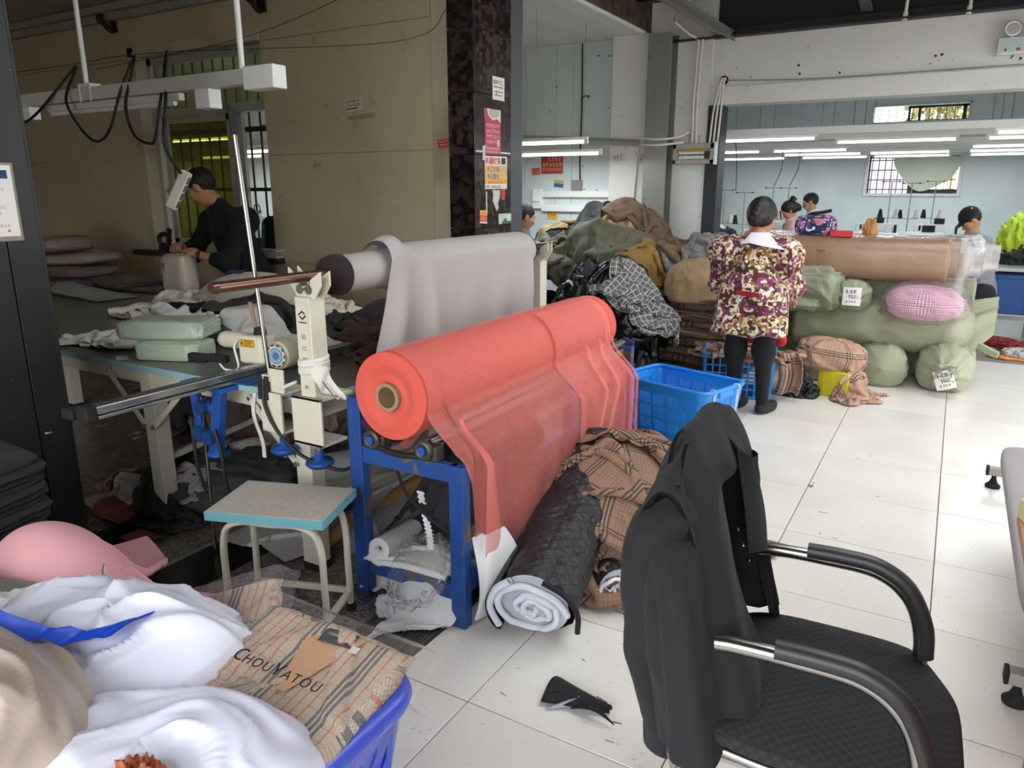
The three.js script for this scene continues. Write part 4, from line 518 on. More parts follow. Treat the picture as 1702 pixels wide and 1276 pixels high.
  P('brown packed garment lowest in the film packed stack', 0x4b3f3a, -6.0, TY, -3.4, 0.5, 0.07, 0.4, 0.2, 1); P('pink brown packed garment in the middle of the stack', 0x6d5652, -6.1, TY + 0.07, -3.42, 0.46, 0.1, 0.4, 0.1, 2); P('cream packed garment second from the top', 0x9b8f7c, -6.1, TY + 0.17, -3.45, 0.5, 0.09, 0.4, 0.3, 3, 0.05); P('rosy packed garment on top of the film packed stack', 0x85706c, -6.35, TY + 0.25, -3.4, 0.5, 0.13, 0.4, 0.0, 4, 0.08); P('thin dark packed garment sliding off the stack', 0x2c2624, -5.65, TY + 0.02, -3.5, 0.55, 0.06, 0.4, -0.1, 6, -0.03); P('flat dark packed garment nearest the man', 0x37312d, -5.35, TY, -3.52, 0.5, 0.035, 0.34, 0.1, 7);
  solo('plastic_bags', sheet(40, 16, (u, v) => [-5.75 + u * 0.75, TY + 0.006 + 0.05 * sin(v * PI) * (1 - u) + 0.012 * abs(n3(u * 14, v * 8, 2)) + 0.02 * (1 - u), -3.25 + v * 0.3 + 0.05 * u], 0.002), MP(0xdfe3e4, 0.25, { transmission: 0.6, thickness: 0, bumpMap: fuzz, bumpScale: 0.006 }), 'flat empty clear plastic bags on the table', 'plastic bag');
  const t = thing('taped_parcel', 'white film wrapped parcel held upright by the man', 'parcel', [-4.96, TY, -3.53], 0.15);
  part(t, 'parcel_body', at(pillow(0.22, 0.29, 0.17, { sq: 0.4, sy: 0.4, amp: 0.05, freq: 6, seed: 8 }), [0, 0.145, 0]), MP(0xc9bda9, 0.4, { clearcoat: 0.6, clearcoatRoughness: 0.2, bumpMap: fuzz, bumpScale: 0.004 }));
  part(t, 'dark_label', at(sheet(2, 6, (u, v) => [u * 0.028, v * 0.09, 0.004 * sin(v * 3)], 0.001), [-0.085, 0.15, 0.078], [0, -0.25, 0]), MS(0x22242e, 0.6));
}
// things on the window sill
{
  const t = thing('water_bottle', 'clear plastic water bottle standing on the window sill', 'bottle', [-4.98, 0.975, BZ - 0.02]);
  part(t, 'bottle_body', lathe([[0, 0], [0.075, 0], [0.08, 0.02], [0.08, 0.06], [0.074, 0.07], [0.08, 0.08], [0.08, 0.14], [0.074, 0.15], [0.08, 0.16], [0.078, 0.24], [0.06, 0.3], [0.032, 0.33], [0.03, 0.35]], 28), MP(0xe8f2f2, 0.06, { transmission: 0.9, thickness: 0, ior: 1.4 }));
  part(t, 'cap', at(new THREE.CylinderGeometry(0.034, 0.034, 0.025, 20), [0, 0.362, 0]), MS(0x8fa0a0, 0.5)); part(t, 'carry_ring', at(new THREE.TorusGeometry(0.034, 0.005, 6, 20), [0, 0.39, 0]), MS(0x777f7e, 0.5));
  part(t, 'paper_label', at(new THREE.CylinderGeometry(0.0815, 0.0815, 0.075, 28, 1, true), [0, 0.11, 0]), MS(0x33282a, 0.5));
  solo('sill_papers', [B(0.34, 0.02, 0.16, 0, 0.01, 0), at(B(0.3, 0.025, 0.14, 0, 0, 0), [0.02, 0.035, 0], [0, 0.2, 0]), at(B(0.32, 0.018, 0.12, 0, 0, 0), [0.02, 0.06, 0.01], [0, -0.1, 0])], MS(0xb7b0a0, 0.8), 'stack of papers on the window sill by the bottle', 'papers', null, [-4.86, 0.975, BZ + 0.0]);
  solo('sill_bag', at(pillow(0.26, 0.3, 0.12, { amp: 0.14, seed: 22 }), [-4.84, 1.14, BZ - 0.08]), cloth(0x1d1c1f), 'dark bag standing behind the bars at the window', 'bag');
  solo('tape_gun', [at(new THREE.TorusGeometry(0.05, 0.02, 10, 24), [0, 0.1, 0], [0, 0.4, 0]), B(0.16, 0.05, 0.06, 0.02, 0.025, 0, 0.01), bar([0.05, 0.05, 0], [0.1, 0.2, 0.01], 0.035, 0.03)], MS(0x221e1e, 0.5), 'dark tape dispenser on the left end of the sill', 'tape dispenser', null, [-6.2, 0.975, BZ + 0.01]);
}
// ---------- cable duct over the table with its boxes, cables and rods ----------
{
  const t = thing('overhead_duct', 'white steel lighting duct hung over the cutting table', 'cable duct', [0, 0, -2.8]);
  part(t, 'duct', BB(-5.6, -3.2, 2.03, 2.105, -0.03, 0.03, 0.003), MS(0xcfcdc4, 0.55, { roughnessMap: smudge }));
  part(t, 'end_box', BB(-3.2, -2.985, 2.0, 2.11, -0.045, 0.045, 0.004), G.frost);
  part(t, 'unlit_batten', BB(-5.05, -3.75, 1.985, 2.025, -0.02, 0.02, 0.004), MS(0xd8d6cf, 0.5));
  part(t, 'unlit_tube', at(new THREE.CylinderGeometry(0.014, 0.014, 1.22, 12), [-4.42, 1.975, 0.0], [0, 0, PI / 2]), MS(0xe4e3dc, 0.35));
  part(t, 'socket_box', BB(-3.585, -3.47, 1.93, 2.028, -0.035, 0.045, 0.004), G.frost);
  part(t, 'socket_box', BB(-5.3, -5.22, 1.95, 2.028, -0.03, 0.04, 0.004), G.frost);
  part(t, 'hanger_rod', rod([-4.62, 2.12, 0], [-4.62, CH + 0.02, 0], 0.014), G.frost); part(t, 'hanger_rod', rod([-3.25, 2.1, 0], [-3.25, CH + 0.02, 0], 0.015), G.frost);
  part(t, 'hanger_hook', [BB(-4.65, -4.53, 2.105, 2.125, -0.035, 0.035, 0.003), BB(-4.65, -4.64, 2.02, 2.125, 0.03, 0.038, 0.002), BB(-4.545, -4.53, 2.02, 2.125, 0.03, 0.038, 0.002)], G.frost);
}
solo('hanging_cable', tube([[-5.45, 1.92, -2.76], [-5.2, 1.93, -2.72], [-5.0, 2.0, -2.72], [-4.87, 2.13, -2.78], [-4.8, 2.24, -2.85], [-4.77, 2.2, -2.82], [-4.72, 2.03, -2.72], [-4.6, 1.86, -2.72], [-4.46, 1.79, -2.72], [-4.32, 1.85, -2.72], [-4.24, 2.05, -2.76], [-4.2, 2.25, -2.85], [-4.17, 2.15, -2.8], [-4.17, 1.98, -2.74], [-4.1, 1.82, -2.72], [-3.98, 1.765, -2.72], [-3.92, 1.79, -2.73], [-3.89, 2.0, -2.77], [-3.9, 2.26, -2.85], [-3.87, 2.1, -2.8], [-3.83, 1.95, -2.75], [-3.86, 1.75, -2.74], [-3.8, 1.6, -2.78]], 0.008, 220, 8), G.cable, 'looping black cable hung along the wire over the table', 'cable');
solo('support_wire', tube([[-9.1, 2.27, -2.85], [-5.2, 2.26, -2.85], [-4.0, 2.255, -2.85], [-2.85, 2.33, -3.6], [-2.97, 2.64, -4.25]], 0.0025, 80, 5), MS(0x3a3632, 0.5), 'thin steel wire carrying the looped cable', 'wire');
for (const [x, l] of [[-4.8, 'left'], [-4.2, 'middle'], [-3.9, 'right']]) solo('cable_ring', at(new THREE.TorusGeometry(0.014, 0.002, 6, 20), [x, 2.262, -2.85], [0, 0.4, 0]), G.iron, l + ' small wire ring holding the looped cable', 'ring');
solo('support_wire', tube([[-6.6, 2.52, -4.1], [-4.7, 2.62, -4.15], [-3.4, 2.85, -4.15], [-2.9, 2.95, -4.1]], 0.0025, 40, 5), MS(0x3a3632, 0.5), 'upper slack wire in front of the beige wall', 'wire');
{
  const t = thing('power_strip', 'cream multi socket power strip hanging in front of the man', 'power strip', [-3.85, 1.51, -2.79]);
  t.rotation.set(0, 0.5, -0.52);
  part(t, 'body', B(0.062, 0.235, 0.05, 0, 0, 0, 0.012), MS(0xe5dfc9, 0.4));
  for (let i = 0; i < 4; i++) part(t, 'socket', B(0.004, 0.042, 0.036, 0.031, 0.075 - i * 0.05, 0, 0.004), MS(0x5a6a63, 0.4));
  part(t, 'hook', rod([0, 0.11, 0], [0, 0.14, 0], 0.004), G.iron);
}
// ---------- carved brackets and notices on the beige wall ----------
{
  const br = (l, x, y) => { const t = thing('wall_bracket', l, 'bracket', [x, y, BZ]); part(t, 'back_plate', B(0.09, 0.12, 0.02, 0, 0, 0.01, 0.008), MS(0x2b1713, 0.45)); part(t, 'scroll_arm', tube([[0, -0.05, 0.02], [0, -0.04, 0.06], [0, 0, 0.1], [0, 0.02, 0.14], [0, 0.05, 0.13], [0, 0.045, 0.105]], 0.022, 24, 10), MS(0x2b1713, 0.45)); };
  br('dark carved scroll bracket left of the window', -6.56, 2.9); br('dark carved scroll bracket at the top of the frame', -4.71, 2.86);
}
const paper = (m, o = {}) => MS(0xffffff, 0.75, { map: m, ...o });
function notice(name, label, x, y, z, w, h, face, m, tilt = 0, cat = 'notice') { const mats = m.isMaterial ? m : paper(m); return solo(name, at(new THREE.BoxGeometry(w, h, 0.0016), [0, 0, 0]), mats, label, cat, null, [x, y, z], [0, face === 'x' ? PI / 2 : 0, tilt]); }
notice('wall_sticker', 'torn white sticker with black print on the beige wall', -3.86, 2.105, BZ + 0.002, 0.17, 0.085, 'z', canvas(256, 128, (g) => { g.fillStyle = '#cfc8b4'; g.fillRect(0, 0, 256, 128); blurText(g, 14, 16, 220, 26, '#29251f', 3); blurText(g, 14, 56, 220, 26, '#29251f', 5); g.fillStyle = '#3a352d'; g.fillRect(20, 96, 170, 12); }), 0.07, 'sticker');
notice('wall_stencil', 'faint stencilled number on the beige wall', -3.79, 2.02, BZ + 0.0012, 0.25, 0.035, 'z', canvas(256, 36, (g) => { g.fillStyle = '#a4977f'; g.fillRect(0, 0, 256, 36); g.fillStyle = '#6a604f'; g.font = '30px monospace'; g.fillText('1575 2138116', 4, 29); }), 0.04, 'stencil');
notice('wall_sticker', 'small pale sticker low on the beige wall', -4.255, 1.695, BZ + 0.002, 0.085, 0.065, 'z', canvas(96, 72, (g) => { g.fillStyle = '#b3aa96'; g.fillRect(0, 0, 96, 72); blurText(g, 10, 20, 76, 26, '#6d675b', 9); }), 0.02, 'sticker');
notice('wall_sticker', 'small red sticker on the pilaster edge', -3.05, 1.815, BZ + 0.02, 0.11, 0.055, 'z', canvas(128, 64, (g) => { g.fillStyle = '#b5402c'; g.fillRect(0, 0, 128, 64); blurText(g, 8, 8, 112, 16, '#e0b79a', 11); blurText(g, 20, 34, 90, 18, '#e8c9a8', 12); }), 0.1, 'sticker');
// notices on the marble column (its right hand face)
const CX = -2.7585;
notice('column_sticker', 'white sticker highest on the marble column', CX, 2.165, -4.505, 0.15, 0.145, 'x', canvas(160, 160, (g) => { g.fillStyle = '#dcd8d0'; g.fillRect(0, 0, 160, 160); line(g, '临时大工', 12, 22, 30, '#2c2a28'); g.fillStyle = '#55524d'; g.fillRect(16, 66, 56, 8); g.fillRect(80, 66, 60, 8); g.fillRect(20, 100, 120, 6); g.fillRect(20, 124, 110, 6); g.fillStyle = '#8a5a4a'; g.fillRect(44, 96, 12, 34); }), 0, 'sticker');
notice('column_poster', 'torn red poster on the marble column', CX, 1.885, -4.43, 0.2, 0.29, 'x', canvas(192, 288, (g) => { g.fillStyle = '#b04a58'; g.fillRect(0, 0, 192, 288); g.fillStyle = '#d8d4c8'; g.beginPath(); g.moveTo(28, 0); g.lineTo(192, 0); g.lineTo(192, 84); g.lineTo(150, 58); g.lineTo(96, 70); g.lineTo(60, 52); g.lineTo(40, 40); g.fill(); g.fillStyle = '#b3afa4'; g.beginPath(); g.ellipse(110, 24, 66, 30, 0, 0, 7); g.fill(); for (let i = 0; i < 4; i++) blurText(g, 16, 92 + i * 34, 160, 24, '#e3bcc0', 20 + i); g.fillStyle = '#d8c4be'; g.fillRect(150, 190, 26, 44); g.fillStyle = '#c98c94'; g.fillRect(12, 240, 168, 16); g.fillRect(12, 264, 168, 12); }), 0, 'poster');
notice('column_tape', 'white tape strip across the marble column', CX - 0.0006, 1.757, -4.44, 0.44, 0.01, 'x', MS(0xd9d5cc, 0.6), 0, 'tape');
notice('column_poster', 'yellow poster with red and blue lettering on the marble column', CX, 1.625, -4.47, 0.285, 0.215, 'x', canvas(384, 300, (g) => { g.fillStyle = '#e6dccb'; g.fillRect(0, 0, 384, 300); g.fillStyle = '#e0b262'; g.fillRect(4, 86, 372, 168); g.fillStyle = '#e8d3b4'; g.fillRect(4, 60, 372, 26); line(g, '机器钉珠', 16, 16, 56, '#b4313f', 1.14, 0.14); g.fillStyle = '#2b4146'; g.beginPath(); g.roundRect(284, 14, 76, 58, 8); g.fill(); line(g, '手工钉珠', 36, 98, 46, '#2f6aa0', 1.16, 0.13); g.fillStyle = '#b9a9b4'; g.fillRect(290, 96, 66, 58); line(g, '专业整边', 36, 162, 46, '#2f6aa0', 1.16, 0.13); blurText(g, 40, 222, 320, 26, '#c0583a', 33); g.fillStyle = '#e6dccb'; g.fillRect(0, 256, 384, 44); line(g, '电话', 12, 262, 30, '#33302c', 1.1); g.fillStyle = '#33302c'; g.font = 'bold 30px sans-serif'; g.fillText('18606562226', 92, 290); }), 0.01, 'poster');
notice('column_sticker', 'small red sticker hanging under the yellow poster', CX, 1.485, -4.56, 0.05, 0.08, 'x', canvas(48, 80, (g) => { g.fillStyle = '#c04844'; g.fillRect(0, 0, 48, 80); g.strokeStyle = '#e9b0a0'; g.strokeRect(6, 6, 36, 68); }), -0.05, 'sticker');
notice('column_sticker', 'yellow and red sticker low on the marble column', CX, 1.335, -4.305, 0.09, 0.085, 'x', canvas(96, 90, (g) => { g.fillStyle = '#d84a3c'; g.fillRect(0, 0, 96, 90); g.fillStyle = '#e9b63a'; g.fillRect(0, 0, 96, 34); blurText(g, 8, 10, 80, 18, '#a43020', 41); blurText(g, 8, 44, 80, 26, '#f0a890', 42); g.fillStyle = '#e9dccf'; g.fillRect(0, 80, 96, 10); }), -0.05, 'sticker');
notice('column_sticker', 'white and green torn sticker low on the marble column', CX, 1.315, -4.585, 0.17, 0.07, 'x', canvas(170, 72, (g) => { g.fillStyle = '#c9cdc4'; g.fillRect(0, 0, 170, 72); g.fillStyle = '#3d7258'; g.fillRect(40, 54, 130, 18); g.beginPath(); g.ellipse(90, 50, 28, 16, 0, 0, 7); g.fill(); g.fillStyle = '#dfe2da'; g.fillRect(112, 6, 46, 46); }), 0, 'sticker');
{ const tear = MS(0xc8c4bc, 0.9), sc = (pts) => at(ext(pts, 0.0012, 0), [CX, 0, 0], [0, PI / 2, 0]); solo('torn_paper', sc([[4.335, 1.5], [4.35, 1.5], [4.352, 1.36], [4.338, 1.36]]), tear, 'narrow torn white strip under the yellow poster', 'paper scrap'); solo('torn_paper', sc([[4.42, 1.51], [4.52, 1.51], [4.515, 1.46], [4.49, 1.42], [4.5, 1.39], [4.47, 1.37], [4.45, 1.4], [4.42, 1.44], [4.43, 1.48]]), tear, 'broad torn white patch under the yellow poster', 'paper scrap'); solo('torn_paper', sc([[4.3, 1.79], [4.34, 1.8], [4.33, 1.75], [4.345, 1.71], [4.3, 1.7]]), tear, 'torn white corner left of the yellow poster', 'paper scrap'); }
// notice on the front column
{
  const t = thing('column_notice', 'framed white notice with red print on the dark front column', 'notice', [-2.797, 1.47, -1.23], PI / 2);
  part(t, 'backing', B(0.33, 0.26, 0.006, 0, 0, 0, 0.002), MS(0x8f8678, 0.5)); part(t, 'sheet', at(new THREE.BoxGeometry(0.31, 0.235, 0.001), [0, 0.004, 0.004]), paper(canvas(320, 256, (g) => { g.fillStyle = '#e9e6e2'; g.fillRect(0, 0, 320, 256); g.fillStyle = '#2c4670'; g.fillRect(0, 18, 306, 30); for (let i = 0; i < 7; i++) blurText(g, 20, 80 + i * 22, 270 - (i % 3) * 20, 10, '#c98a72', 60 + i); g.fillStyle = '#c24a3a'; g.fillRect(280, 232, 8, 8); })));
}
// notices on the white walls
notice('wall_poster', 'red poster on the back room wall', -4.09, 1.79, WZ + 0.003, 0.28, 0.2, 'z', canvas(224, 160, (g) => { g.fillStyle = '#b5463c'; g.fillRect(0, 0, 224, 160); blurText(g, 70, 14, 140, 34, '#e6c6b4', 70); blurText(g, 12, 62, 200, 34, '#e6c6b4', 71); blurText(g, 12, 108, 200, 26, '#dba890', 72); }), 0.0, 'poster');
notice('wall_poster', 'narrow orange and red poster strip above the red poster', -4.1, 1.99, WZ + 0.003, 0.26, 0.16, 'z', canvas(208, 128, (g) => { g.fillStyle = '#d9cfc4'; g.fillRect(0, 0, 208, 128); g.fillStyle = '#b5503e'; g.fillRect(0, 0, 208, 30); g.fillStyle = '#c97b48'; g.fillRect(0, 96, 208, 32); }), 0, 'poster');
notice('wall_sticker', 'small orange sticker on the back room wall by the column', -4.3, 1.72, WZ + 0.003, 0.11, 0.08, 'z', canvas(96, 72, (g) => { g.fillStyle = '#c9654a'; g.fillRect(0, 0, 96, 72); }), 0.05, 'sticker');
notice('wall_sticker', 'blue and yellow sticker on the back room wall', -4.0, 1.58, WZ + 0.003, 0.12, 0.08, 'z', canvas(96, 64, (g) => { g.fillStyle = '#c9b24a'; g.fillRect(0, 0, 96, 64); g.fillStyle = '#3b62a0'; g.fillRect(0, 30, 96, 34); }), -0.1, 'sticker');
notice('wall_sticker', 'red print block on the white pillar', -2.98, 1.83, WZ + 0.1225, 0.12, 0.11, 'z', canvas(96, 96, (g) => { g.fillStyle = '#d8d5cf'; g.fillRect(0, 0, 96, 96); blurText(g, 8, 8, 84, 36, '#b0564e', 80); blurText(g, 8, 50, 84, 36, '#b0564e', 81); }), 0, 'sticker');
notice('wall_sticker', 'handwritten black note on the white pillar', -3.22, 1.83, WZ + 0.1225, 0.16, 0.12, 'z', canvas(160, 120, (g) => { g.fillStyle = '#d9d7d1'; g.fillRect(0, 0, 160, 120); blurText(g, 20, 14, 120, 36, '#6c6a66', 82); blurText(g, 20, 60, 110, 20, '#8c8a86', 83); }), 0.1, 'note');
notice('wall_sticker', 'red framed sticker above the switch box', -2.44, 2.0, WZ + 0.0225, 0.15, 0.12, 'z', canvas(128, 100, (g) => { g.fillStyle = '#d8cfca'; g.fillRect(0, 0, 128, 100); g.strokeStyle = '#b55a52'; g.lineWidth = 5; g.strokeRect(20, 12, 90, 76); blurText(g, 40, 34, 56, 28, '#b0463e', 84); }), 0, 'sticker');
notice('wall_sticker', 'yellow and red sticker beside the seated man', -4.08, 1.25, WZ + 0.003, 0.13, 0.14, 'z', canvas(96, 104, (g) => { g.fillStyle = '#d5b13e'; g.fillRect(0, 0, 96, 104); blurText(g, 8, 12, 80, 26, '#b03a2a', 85); blurText(g, 8, 56, 80, 26, '#b03a2a', 86); }), 0, 'sticker');
// ---------- scraps and bundles under the cutting table ----------
const undHF = new HF(-5.0, -1.7, -4.2, -1.5, 0);
{
  const S = (name, label, cat, c, x, z, w, h, s, o) => solo(name, crumple(undHF, x, z, w, h, s, { fr: 0.95, steps: 70, amp: 0.18, n: 30, ...o }), cloth(c), label, cat);
  solo('rosy_bundle', at(undHF.add(at(heap(0.42, 0.42, 0.3, { seed: 4, amp: 0.22, freq: 5 }), [-3.75, 0, -3.15], [0, 0.5, 0]))), cloth(0xa48e86), 'big rosy beige bundle of cloth under the cutting table', 'cloth bundle');
  S('rosy_cloth', 'rosy cloth folded over the big bundle under the table', 'cloth', 0xb49d93, -3.6, -3.1, 1.3, 1.0, 0.42, { seed: 31, n: 44, amp: 0.25 });
  S('pink_cloth', 'pale pink cloth in front of the rosy bundle', 'cloth', 0xc0a69b, -3.45, -2.8, 0.8, 0.5, 0.5, { seed: 33 });
  S('dark_cloth', 'dark grey cloth left of the rosy bundle', 'cloth', 0x4c4642, -4.1, -2.85, 0.7, 0.6, 0.45, { seed: 35 });
  S('grey_cloth', 'light grey cloth heap by the middle table leg', 'cloth', 0xa0a3a4, -3.45, -2.55, 0.9, 0.5, 0.45, { seed: 37, n: 36 });
  S('maroon_cloth', 'dark red printed cloth by the grey heap', 'cloth', 0x6a3032, -3.6, -2.6, 0.35, 0.35, 0.5, { seed: 38, n: 22 });
  S('orange_cloth', 'tan and orange cloth scraps behind the front leg', 'cloth', 0x9a7a5c, -3.55, -2.35, 0.7, 0.5, 0.42, { seed: 39 });
  S('red_cloth', 'coral red scrap beside the front table leg', 'cloth', 0xb0656a, -3.5, -2.2, 0.4, 0.3, 0.5, { seed: 41, n: 22 });
  S('white_cloth', 'white scrap lying behind the front table leg', 'cloth', 0xcfcdca, -3.35, -2.15, 0.5, 0.3, 0.5, { seed: 43, n: 24 });
  S('white_cloth', 'small white rag left of the front table leg', 'cloth', 0xd8d6d4, -3.45, -1.98, 0.45, 0.4, 0.4, { seed: 45, n: 26 });
  S('pink_cloth', 'pink frilly scrap at the far left under the table', 'cloth', 0xc9a5a4, -3.6, -2.08, 0.3, 0.25, 0.45, { seed: 47, n: 22 });
  S('coral_scrap', 'coral scrap on the black floor strip', 'cloth', 0xa9605e, -3.3, -1.86, 0.25, 0.14, 0.7, { seed: 49, n: 18, amp: 0.04 });
  S('coral_scrap', 'flat coral scrap on the granite in front', 'cloth', 0xa05c5b, -2.96, -1.76, 0.16, 0.1, 0.85, { seed: 50, n: 16, amp: 0.02 });
  solo('green_cloth', at(undHF.add(at(heap(0.45, 0.17, 0.3, { seed: 9, amp: 0.16, freq: 4 }), [-3.0, 0, -2.3], [0, 0.5, 0]))), cloth(0x43463f), 'dark green cloth mound beside the front table leg', 'cloth');
  S('lilac_cloth', 'lilac grey garment with loop on the green mound', 'cloth', 0xa39fa3, -3.0, -2.08, 0.5, 0.35, 0.5, { seed: 53, n: 28 });
  S('dark_cloth', 'dark crumpled scraps at the foot of the front leg', 'cloth', 0x2a2728, -3.0, -1.97, 0.6, 0.3, 0.5, { seed: 55, n: 28 });
  S('black_cloth', 'black cloth strip behind the white twisted cloth', 'cloth', 0x1e1d1f, -2.95, -2.6, 0.9, 0.4, 0.5, { seed: 57 });
  S('cream_cloth', 'cream twisted cloth strip lying across the floor', 'cloth', 0xd5d1c5, -2.85, -2.75, 1.3, 0.4, 0.6, { seed: 59, n: 44, rot: -0.6 });
  S('grey_scrap', 'grey white scrap behind the blue clamp', 'cloth', 0xb5b5b3, -3.2, -2.35, 0.5, 0.3, 0.55, { seed: 61, n: 24 });
  S('brown_cloth', 'dark brown cloth heap at the right under the table', 'cloth', 0x4a3a33, -2.6, -3.2, 1.0, 0.9, 0.42, { seed: 63, n: 38, amp: 0.25 });
  S('white_cloth', 'white sheet scrap on the granite by the stool', 'cloth', 0xc9c7c3, -2.42, -2.06, 0.5, 0.25, 0.6, { seed: 65, n: 24, amp: 0.05 });
  S('dark_cloth', 'grey cloth heap deep under the table middle', 'cloth', 0x5c5a58, -3.0, -3.2, 0.9, 0.7, 0.42, { seed: 67, n: 34 });
  // rolls that lie under the table and reach behind the blue stand
  const roll = (name, label, c, a, b, r, o = {}) => { const t = thing(name, label, 'fabric roll', a), d = V(b[0] - a[0], b[1] - a[1], b[2] - a[2]), L = d.length(); t.quaternion.setFromUnitVectors(V(0, 0, 1), d.normalize()); part(t, 'roll', sheet(40, 50, (u, v) => { const q = u * TAU, k = r * (1 + 0.05 * fbm(cos(q) * 2, sin(q) * 2, v * 7 + r * 60, 3)) ; return [cos(q) * k, sin(q) * k, v * L]; }, 0, TAU * r, L, true), cloth(c, 0.85)); for (const s of [0, 1]) part(t, 'roll_end', at(lathe([[0, 0.004], [r * 0.2, 0.008], [r * 0.5, 0.002], [r * 0.8, 0.008], [r * 1.0, 0]], 24), [0, 0, s * L], [s ? PI / 2 : -PI / 2, 0, 0]), cloth(c, 0.85)); return t; };
  roll('grey_fabric_roll', 'pale grey fabric roll under the table reaching behind the stand', 0xbabdc2, [-2.85, 0.1, -2.35], [-1.95, 0.14, -3.5], 0.085); roll('cream_fabric_roll', 'cream fabric roll end poking out behind the stool', 0xc9c7bf, [-2.55, 0.075, -2.32], [-2.0, 0.08, -3.1], 0.06);
  roll('grey_fabric_roll', 'grey fabric roll lying between table and blue stand', 0x9da0a4, [-2.02, 0.09, -2.2], [-1.86, 0.1, -3.6], 0.075);
  solo('wooden_batten', bar([-2.05, 0.26, -2.15], [-1.8, 0.36, -3.2], 0.035, 0.022), MS(0xa79f8e, 0.7), 'pale wooden batten leaning behind the blue stand', 'batten');
  const ct = thing('cardboard_tube', 'brown cardboard tube leaning between stool and blue stand', 'tube', [-2.12, 0.08, -1.98]); ct.quaternion.setFromUnitVectors(V(0, 1, 0), V(0.26, 0.26, -1.2).normalize());
  part(ct, 'tube_wall', at(new THREE.CylinderGeometry(0.036, 0.036, 1.25, 24, 1, true), [0, 0.62, 0]), K.card); part(ct, 'tube_rim', at(new THREE.RingGeometry(0.026, 0.036, 24), [0, 0, 0], [PI / 2, 0, 0]), K.card);
  solo('white_sheet', sheet(20, 14, (u, v) => [-2.0 - 0.06 * u + 0.02 * sin(v * 9), 0.02 + v * 0.2, -2.08 - u * 0.3 + 0.03 * sin(v * 7 + u * 4)], 0.004), cloth(0xc9ccd2), 'pale sheet hanging from the cardboard tube', 'cloth');
  const r = rng(9); for (let i = 0; i < 9; i++) solo('paper_scrap', at(ext([[0, 0], [0.05 + r() * 0.03, 0.01], [0.04, 0.03 + r() * 0.03], [0.005, 0.03]], 0.001, 0), [-4.5 + r() * 0.9, 0.004, -3.6 + r() * 1.1], [-PI / 2, 0, r() * 6]), MS(0xc9c8c4, 0.9), 'tiny pale scrap on the granite deep under the table', 'scrap', 'paper scraps under the table');
}
// ---------- stool ----------
{
  const t = thing('stool', 'small stool with speckled top, turquoise edge and cream frame', 'stool', [-1.9, 0, -1.652], R(20));
  part(t, 'seat', BB(-0.208, 0.208, 0.437, 0.468, -0.138, 0.138, 0.002), K.stool); part(t, 'edge_band', [BB(-0.212, 0.212, 0.436, 0.467, 0.138, 0.143, 0.001), BB(-0.212, 0.212, 0.436, 0.467, -0.143, -0.138, 0.001), BB(0.208, 0.213, 0.436, 0.467, -0.143, 0.143, 0.001), BB(-0.213, -0.208, 0.436, 0.467, -0.143, 0.143, 0.001)], K.teal);
  const U = (z) => { const c = new THREE.CurvePath(); const P = [[-0.185, 0.02], [-0.175, 0.34], [-0.12, 0.42], [0.12, 0.42], [0.175, 0.34], [0.185, 0.02]]; const cv = new THREE.CatmullRomCurve3([V(-0.185, 0.015, z), V(-0.182, 0.2, z), V(-0.178, 0.34, z), V(-0.16, 0.395, z), V(-0.11, 0.42, z), V(0, 0.42, z), V(0.11, 0.42, z), V(0.16, 0.395, z), V(0.178, 0.34, z), V(0.182, 0.2, z), V(0.185, 0.015, z)]); const s = new THREE.Shape(); s.absellipse(0, 0, 0.016, 0.011, 0, TAU); return new THREE.ExtrudeGeometry(s, { steps: 60, extrudePath: cv, curveSegments: 8 }); };
  for (const z of [0.1, -0.1]) part(t, 'leg_frame', U(z), K.cream);
  for (const x of [-0.184, 0.184]) part(t, 'stretcher', bar([x, 0.075, 0.1], [x, 0.075, -0.1], 0.022, 0.02), K.cream); part(t, 'stretcher', bar([-0.184, 0.08, -0.1], [0.184, 0.08, -0.1], 0.025, 0.015), K.cream); part(t, 'stretcher', bar([-0.184, 0.06, 0.1], [0.184, 0.06, 0.1], 0.02, 0.015), K.cream);
  for (const x of [-0.186, 0.186]) for (const z of [0.1, -0.1]) part(t, 'foot_cap', at(new THREE.CylinderGeometry(0.017, 0.019, 0.03, 12), [x, 0.015, z]), K.rubber);
}
